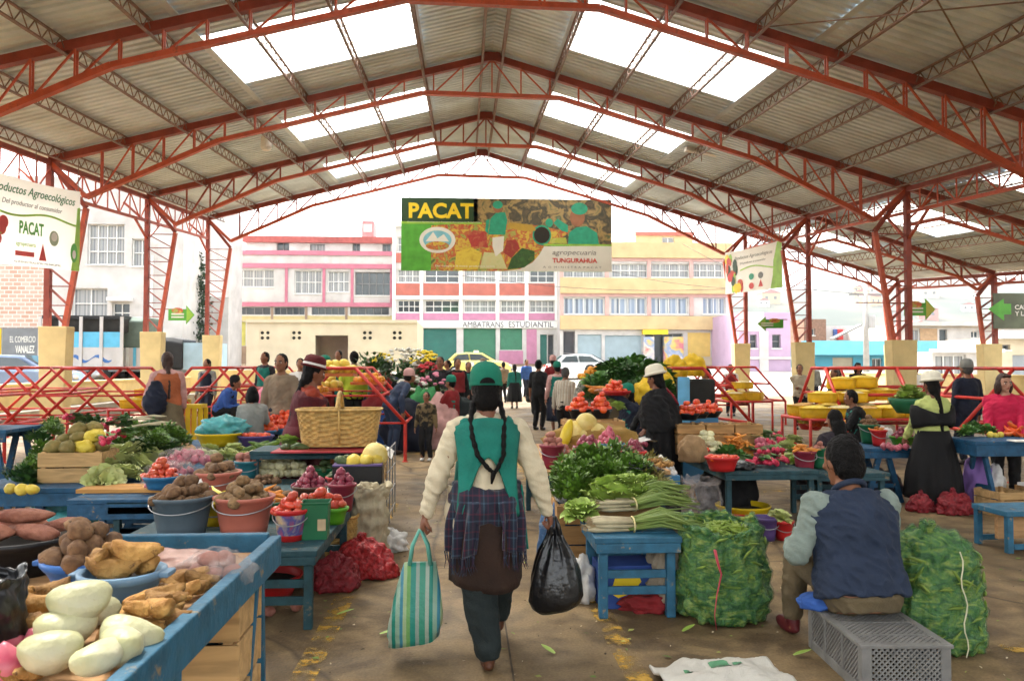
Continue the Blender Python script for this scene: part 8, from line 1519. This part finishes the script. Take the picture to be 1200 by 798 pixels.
for x in (-.24, .24):
 for y in (-.18, .18): c = MB(); c.bx(x - .025, x + .025, y - .025, y + .025, 0, .30); c.build('leg', BLUEL, t, bevel=.004)
c = MB(); c.bx(-.28, .28, -.21, .21, .301, .345); c.build('seat', BLUEL, t, bevel=.005); c = MB()
for y in (-.19, .19): c.bx(-.21, .21, y - .014, y + .014, .03, .075)
c.build('stretcher', BLUEL, t, bevel=.004); c = MB(); c.bx(-.21, .21, -.02, .02, .08, .298); c.build('brown_panel', PLANK, t)
def rack(x, y, rz, Ln, label, hw=1.05, fl_=.26, zr=1.5, zl=.62, group='red tube display racks', n=3, r=.028):
 t = thing('display_rack', label, 'rack', (x, y, 0), rz, group, 'thing'); pr = [(-hw, 0), (-hw, zl), (-fl_, zr), (fl_, zr), (hw, zl), (hw, 0)]
 for i in range(n):
  yy = -Ln / 2 + Ln * i / (n - 1); c = MB()
  for a, b in ((pr[1], pr[2]), (pr[2], pr[3]), (pr[3], pr[4])): c.tube([V(a[0], yy, a[1]), V(b[0], yy, b[1])], r, 8)
  c.build('gable_tube', REDB, t, smooth=True)
  if i in (0, n - 1):
   for s in (-1, 1): c = MB(); c.tube([V(s * hw, yy, 0), V(s * hw, yy, zl)], r, 8); c.box((s * hw, yy, .006), (.09, .09, .012)); c.build('leg', REDB, t)
   c = MB(); c.tube([V(-hw, yy, zl), V(hw, yy, zl)], r * .7, 6); zm = zl + (zr - zl) * .5; xm = hw + (fl_ - hw) * .5; c.tube([V(-xm, yy, zm), V(xm, yy, zm)], r * .6, 6); c.build('tie_bar', REDB, t, smooth=True)
 for s in (-1, 1):
  for f in (0, .5, 1): q = V(s * (hw + (fl_ - hw) * f), 0, zl + (zr - zl) * f); c = MB(); c.tube([q + V(0, -Ln / 2, 0), q + V(0, Ln / 2, 0)], r * .9, 8); c.build('long_rail', REDB, t, smooth=True)
 return t
for x, y, rz, Ln, lab, hw in ((-8.25, 13.2, 0, 2.2, 'red tube rack nearest the tall blue sawhorse', 1.1), (-6.15, 14.2, 0, 2.2, 'red tube rack behind the herb heap, second from the edge', 1.15), (-8.6, 16.5, 0, 2.4, 'red tube rack beside the low cream wall, below the trucks', 1.2), (-5.05, 17.0, 0, 2.4, 'red tube rack where the blue and black stallholder bends', 1.05), (-5.0, 20.5, 0, 2.4, 'far red tube rack near the teal-vested figure', 1.0), (-2.02, 14.1, 0, 2.4, 'tall red ladder rack with its legs in the aisle behind the basket', 1.06),
 (5.6, 19.5, 0, 2.4, 'red tube rack by the second far column, empty', 1.05), (7.3, 21.5, 0, 2.4, 'red tube rack behind the beige-jacket man', 1.05), (3.35, 13.6, .15, 2.4, 'red tube rack sloping down behind the tomato bowls', 1.1), (7.35, 13.4, 1.571, 2.5, 'red rack with a long ridge rail behind the lime-bloused woman', 1.0), (9.6, 17.5, 1.571, 2.5, 'red rack with a long ridge rail at the far edge', 1.0), (8.3, 11.2, .0, 2.2, 'red rack at the edge behind the pink fleece woman', 1.1)): rack(x, y, rz, Ln, lab, hw)
def stall(x, y, W, D, z, label):
 t = thing('red_tube_stall', label, 'stall', (x, y, 0), 0, 'red tube tables', 'thing')
 for sx in (-1, 1):
  for sy in (-1, 1): c = MB(); c.tube([V(sx * W / 2, sy * D / 2, 0), V(sx * W / 2, sy * D / 2, z)], .026, 8); c.build('leg', REDB, t, smooth=True)
 c = MB()
 for s in (-1, 1): c.tube([V(-W / 2, s * D / 2, z), V(W / 2, s * D / 2, z)], .026, 8); c.tube([V(s * W / 2, -D / 2, z), V(s * W / 2, D / 2, z)], .026, 8)
 c.build('top_frame', REDB, t, smooth=True); c = MB(); c.bx(-W / 2 + .03, W / 2 - .03, -D / 2 + .03, D / 2 - .03, z - .01, z + .015); c.build('tabletop', PLANK, t)
YT = mat('yellow_goods_sheet', (.66, .40, .012), .55, .2, 5, bump=.4, bscale=14); GRAIN = [pm('grain_pale', (.45, .36, .16), (.62, .54, .32), .8, 40, .5, 80, inst=.0), pm('grain_brown', (.34, .18, .05), (.5, .3, .1), .8, 40, .5, 80, inst=.0), pm('grain_yellow', (.6, .42, .03), (.68, .52, .12), .8, 30, .5, 80, inst=.0), pm('grain_orange', (.6, .2, .02), (.66, .34, .05), .8, 14, .5, 60, inst=.0)]
def goods_sack(label, p, r, gi, group='open yellow sacks of dry goods', tilt=0):
 t = thing('goods_sack', label, 'sack', p, rnd.uniform(0, 3), group, 'thing'); c = MB(); n = 24; rings = []
 for f, k in ((0, .92), (.2, 1.0), (.55, 1.02), (.78, 1.0), (.84, 1.06), (.83, .94), (.7, .9)): rings.append([V(r * k * (1 + .07 * math.sin(5 * a + f * 4)) * math.copysign(abs(math.cos(a)) ** .5, math.cos(a)), r * k * (1 + .06 * math.sin(4 * a)) * math.copysign(abs(math.sin(a)) ** .5, math.sin(a)), r * .9 * f) for a in [6.2832 * j / n for j in range(n)]])
 c.loft(rings); c.build('sack_cloth', YT, t, smooth=True); c = MB(); c.ell((0, 0, r * .66), (r * .92, r * .92, r * .26), 18); c.build('grain_heap', GRAIN[gi], t, smooth=True)
for x, y, W, D, z, lab in ((6.5, 18.3, .95, 1.2, .72, 'red tube table with yellow sacks beside the beige-jacket man'), (6.35, 12.6, 2.0, 1.1, .70, 'red tube table of grain sacks by the dark green vest seller'), (-5.9, 15.6, 1.4, .9, .72, 'red tube table with yellow goods by the bending stallholder')): stall(x, y, W, D, z, lab)
k = 0
for x, y, z, r in [(6.25, 18.1, .735, .22), (6.7, 18.2, .735, .24), (6.4, 18.6, .735, .25), (6.8, 18.6, .735, .2), (6.5, 18.3, 1.0, .2)]: goods_sack('open yellow sack on the red table beside the beige-jacket man', V(x, y, z), r, k % 4, 'sacks beside the beige-jacket man'); k += 1
for x, y, z, r in [(5.55, 12.3, .715, .22), (5.95, 12.3, .715, .22), (6.35, 12.3, .715, .21), (6.75, 12.35, .715, .22), (7.15, 12.4, .715, .2), (5.6, 12.8, .715, .24), (6.1, 12.85, .715, .24), (6.6, 12.85, .715, .24), (7.1, 12.9, .715, .22), (5.8, 12.6, .95, .2), (6.3, 12.6, .95, .2)]: goods_sack('open yellow sack of grain in the rows by the dark green vest seller', V(x, y, z), r, k % 3, 'grain sacks by the dark green vest seller'); k += 1
for x, y, z, r in [(-6.3, 15.5, .735, .22), (-5.9, 15.6, .735, .24), (-5.5, 15.5, .735, .22), (-6.1, 15.8, .9, .25), (-5.7, 15.8, .9, .22)]: goods_sack('yellow goods sack on the red table by the bending stallholder', V(x, y, z), r, 2 + k % 2, 'sacks by the bending stallholder'); k += 1
for q in ((.0, 0, 0), (.42, .05, .02), (-.4, .02, -.04), (.2, .2, .22), (-.16, .2, .2)): goods_sack('yellow sack leaning on the long red rack behind the bending vendor', AY(1005, 470, 13.0) + V(*q), .23, 2, 'yellow sacks on the long rack')
lump('smaller yellow sheeted heap below the long red rail', (7.9, 13.5, .62), (.3, .25, .2), YT, 'yellow_sheet', 'sheet', 6, .2)
t = thing('produce_basket', 'dark green basket of pale corn on the red rack end', 'basket', AZ(1065, 484, .9), 0, None, 'thing'); c = MB(); c.lathe([(.001, .0), (.15, 0), (.24, .14), (.26, .2), (.25, .205), (.23, .15), (.001, .1)], 28); c.build('basket_body', PLM['green'], t, smooth=True); p = AZ(1065, 484, .9); scatter(LETP + LET, 'lettuce', 'pale cabbage piled in the dark green basket', 'cabbage', 'cabbages in the dark green basket', [p + V(x, y, z) for x, y, z in ((-.1, -.1, .2), (.1, -.1, .2), (0, .06, .2), (0, -.03, .28), (.12, .06, .22))], 1.0)
c = MB(); [c.bx(-.16 + .1 * i, -.10 + .1 * i, -.14, -.11, 0, .38) for i in range(4)]; [c.bx(-.16 + .1 * i, -.10 + .1 * i, .11, .14, 0, .38) for i in range(4)]; c.bx(-.18, .18, -.16, .16, .38, .41); o = tag(c.build('yellow_stool', PLM['yellow']), 'tall yellow plastic stool beside the olive-skirted woman', 'stool'); p = AY(226, 495, 14.0); o.location = (p.x, 14.0, 0); o.scale = (1.05, 1, 2.15); o.name = 'plastic_stool'
lump('round violet bundle beside the yellow plastic stool', AZ(212, 488, .3) - V(0, 0, .15), (.17, .15, .18), mat('violet_cloth', (.07, .02, .09), .85), 'cloth_bundle', 'bundle', 2, .15); lump('pale orange parcel on the floor below the bending stallholder', AZ(262, 496, .1), (.3, .2, .16), mat('parcel_print', (.45, .22, .12), .7, .3, 6, c2=(.6, .5, .42), thr=(.4, .6)), 'parcel', 'parcel', 3, .2); lump('white crumpled parcel beside the orange one', AZ(287, 494, .1), (.25, .2, .18), FILMW, 'parcel', 'parcel', 7, .3)
for i, (x, y, kk, lab) in enumerate(((-2.55, 13.4, 'orange', 'orange tray high on the red ladder rack'), (-2.5, 14.3, 'lemon', 'yellow fruit tray on the red ladder rack'), (-2.75, 13.0, 'rpepper', 'red pepper tray low on the red ladder rack'), (-1.75, 14.6, 'orange', 'orange tray on the far slope of the ladder rack'), (-2.1, 13.2, 'lemon', 'yellow tray at the ridge of the ladder rack'))):
 z = [1.1, 1.15, .8, 1.25, 1.42][i]; t = thing('fruit_tray', lab, 'tray', (x, y, z), 0, 'fruit trays on the ladder rack', 'thing'); c = MB(); c.bx(-.3, .3, -.25, .25, -.05, 0); c.build('tray_base', mat('orange_tray', (.5, .12, .02), .5), t); heap(kk, 'fruit in the ' + lab, lab + ' fruit', V(x, y, z), .3, .24, 2, 1.3)
FCOL = dict(white=mat('white_petal', (.70, .68, .60), .6), yellow=mat('yellow_petal', (.7, .52, .02), .6), red=mat('red_petal', (.5, .03, .04), .6), pink=mat('pink_petal', (.6, .2, .28), .6))
def bouquet(label, p, r, h, colr, seed, green='dark', nf=26):
 r_ = random.Random(seed); t = thing('flower_bucket', label, 'flowers', p, 0, 'flower buckets at the back', 'thing'); c = MB(); c.lathe([(.001, 0), (r * .5, 0), (r * .62, .3), (r * .6, .3), (r * .58, .2)], 18); c.build('bucket', PLM[['black', 'mblue', 'red', 'green'][seed % 4]], t, smooth=True)
 c = clump(seed, r, 150, .16, .035, .8, 1.2); xf(c, Matrix.Translation((0, 0, h - r * 1.2))); c.tube([(0, 0, .2), (0, 0, h - r)], .05, 6); c.build('foliage', LF[green], t, smooth=True); c = MB()
 for i in range(nf): a = r_.random() * 6.283; e = r_.uniform(.1, 1.4); q = V(math.cos(a) * math.cos(e), math.sin(a) * math.cos(e), math.sin(e) * .9) * r * r_.uniform(.9, 1.1); c.ell(q + V(0, 0, h - r * .4), (.045, .045, .03), 8)
 if colr: c.build('blossoms', FCOL[colr], t, smooth=True)
for i, (u, v, Y, r, colr, lab) in enumerate(((471, 421, 16.5, .42, 'white', 'tall bucket of white flowers behind the pale cap'), (434, 412, 16, .45, None, 'big bunch of feathery dark greens by the lime jacket'), (497, 420, 19, .35, 'yellow', 'bucket of yellow flowers behind the straw-hatted woman'), (506, 421, 18.5, .22, 'yellow', 'small bright yellow bouquet beside the black jacket woman'), (503, 432, 17.4, .25, 'red', 'bucket of red flowers next to the black jacket woman'), (484, 418, 20, .4, 'white', 'pale flower bucket at the very back of the flower stall'), (449, 420, 17.5, .22, 'yellow', 'small yellow bouquet between the greens and white flowers'), (508, 446, 16, .3, 'pink', 'low pink bouquet in front of the flower sellers'), (483, 452, 15.6, .32, 'white', 'low white bouquet in front of the straw-hatted woman'))):
 p = AY(u, v, Y); bouquet(lab, V(p.x, Y, 0), r, p.z, colr, i + 3)
for i, (u, v, Y, k2, lab) in enumerate(((497, 455, 15.2, 'green', 'green wrapped bundle in front of the flower stall'), (515, 466, 15.0, 'pinks', 'dull pink wrapped bundle in front of the flower stall'), (478, 470, 14.6, 'navy', 'navy cloth heap beside the ladder rack'), (537, 462, 15.2, 'dgreen', 'dark green sack behind the front woman’s shoulder'), (450, 470, 15.8, 'blue', 'blue sheet hanging under the ladder rack'), (440, 465, 15.9, 'red', 'red sheet hanging under the ladder rack'), (470, 450, 16.6, 'black', 'black cloth heap below the white flowers'))): p = AY(u, v, Y); lump(lab, V(p.x, Y, 0), (.42, .3, max(.3, p.z * .62)), C_.get(k2) or cloth('green_wrap', (.03, .2, .06)), 'cloth_bundle', 'bundle', i + 11, .28)
table('blue table of the flower stall behind the ladder rack', -2.9, -.6, 16.6, 17.4, .7, BLUE, apron=.1)
def litter(n, m, kind, lab, x0, x1, y0, y1, s0, s1):
 c = MB(); r_ = random.Random(n + int(x0 * 10))
 for i in range(n):
  x, y = r_.uniform(x0, x1), r_.uniform(y0, y1); a = r_.random() * 6.28; L_ = r_.uniform(s0, s1); d = V(math.cos(a), math.sin(a), 0); sd = V(-d.y, d.x, 0); o = V(x, y, .008)
  c.add([o, o + d * L_ * .5 + sd * L_ * .3 + V(0, 0, .006), o + d * L_ + V(0, 0, .004), o + d * L_ * .5 - sd * L_ * .22 + V(0, 0, .002)], [(0, 1, 2, 3)])
 tag(c.build(kind, m), lab, 'litter', None, 'stuff')
litter(260, mat('litter_leaf', (.10, .16, .03), .8, .4, 5, c2=(.3, .3, .08)), 'leaf_litter', 'scraps of green leaf strewn over the market floor', -1.0, 4.5, 3.2, 9, .015, .06); litter(320, mat('litter_pale', (.5, .42, .28), .8, .3, 5), 'pale_litter', 'pale husks and paper scraps strewn over the market floor', -1.2, 5, 3.2, 12, .008, .03); litter(260, mat('litter_dark', (.05, .035, .02), .9, .4, 5), 'dark_litter', 'dark dirt crumbs strewn over the market floor', -1.2, 5, 3.2, 10, .01, .03)
for u, v, rz in ((395, 722, .4), (650, 768, 2.2), (930, 770, .2), (1110, 762, 1.0), (445, 745, .2), (800, 742, .6)): c = MB(); leaf(c, V(0, 0, .012), V(1, 0, .05), .11, .018, -.02); o = tag(c.build('fallen_leaf', LF['lettuce']), 'single fallen leaf lying on the market floor', 'leaf', 'fallen leaves'); o.location = AZ(u, v, 0); o.rotation_euler.z = rz
hz = MB(); hz.bx(-2000, 2000, -80, 2100, -8, 330); ho = hz.build('haze', None); hm_ = bpy.data.materials.new('haze_air'); hm_.use_nodes = True; N = hm_.node_tree.nodes; N.remove(N['Principled BSDF']); pv = N.new('ShaderNodeVolumePrincipled'); pv.inputs['Density']  .default_value = .0003; pv.inputs['Color'].default_value = (.93, .95, .97, 1); hm_.node_tree.links.new(pv.outputs[0], N['Material Output'].inputs['Volume']); ho.data.materials.clear(); ho.data.materials.append(hm_); tag(ho, kind='stuff')
w = bpy.data.worlds.new('World'); sc.world = w; w.use_nodes = True; nt = w.node_tree; bg = nt.nodes['Background']
sk = nt.nodes.new('ShaderNodeTexSky'); sk.sky_type = 'NISHITA'; sk.sun_disc = False; sk.sun_elevation = R(58); sk.sun_rotation = R(-35); sk.air_density = 1.0; sk.dust_density = 4.0; sk.ozone_density = 1.0
hs = nt.nodes.new('ShaderNodeHueSaturation'); hs.inputs['Saturation'].default_value = .28; nt.links.new(sk.outputs['Color'], hs.inputs['Color']); mw = nt.nodes.new('ShaderNodeMix'); mw.data_type = 'RGBA'; mw.blend_type = 'MULTIPLY'; mw.inputs[0].default_value = 1; mw.inputs[7].default_value = (1, .985, .94, 1); nt.links.new(hs.outputs['Color'], mw.inputs[6]); nt.links.new(mw.outputs[2], bg.inputs['Color']); bg.inputs['Strength'].default_value = .15
sl = bpy.data.lights.new('sun', 'SUN'); sl.energy = 1.2; sl.angle = R(14); sl.color = (1, .95, .86); so = bpy.data.objects.new('sun', sl); col.objects.link(so)
sd = Vector((math.sin(R(-35)) * math.cos(R(58)), math.cos(R(-35)) * math.cos(R(58)), math.sin(R(58)))); so.rotation_euler = sd.to_track_quat('Z', 'Y').to_euler()
cam = bpy.data.cameras.new('camera'); cam.sensor_width = 36; cam.lens = FPX / 1200 * 36; cam.clip_end = 8000; cam.clip_start = .05
cam.dof.use_dof = True; cam.dof.focus_distance = 5.2; cam.dof.aperture_fstop = 6.3; co = bpy.data.objects.new('camera', cam); col.objects.link(co); co.location = (0, 0, CH); co.matrix_world = Matrix.Translation((0, 0, CH)) @ Matrix((RT, UPV, -FW)).transposed().to_4x4()
sc.camera = co
sc.view_settings.view_transform = 'Standard'; sc.view_settings.look = 'None'; sc.view_settings.exposure = 2.92; sc.view_settings.gamma = 1.0
cy = sc.cycles; cy.max_bounces = 7; cy.diffuse_bounces = 4; cy.glossy_bounces = 3; cy.transparent_max_bounces = 16; cy.transmission_bounces = 4; cy.sample_clamp_indirect = 8; cy.use_denoising = True; cy.caustics_reflective = False; cy.caustics_refractive = False
try: cy.denoiser = 'OPENIMAGEDENOISE'
except Exception: pass
print('objects', len(bpy.data.objects), PCOUNT)
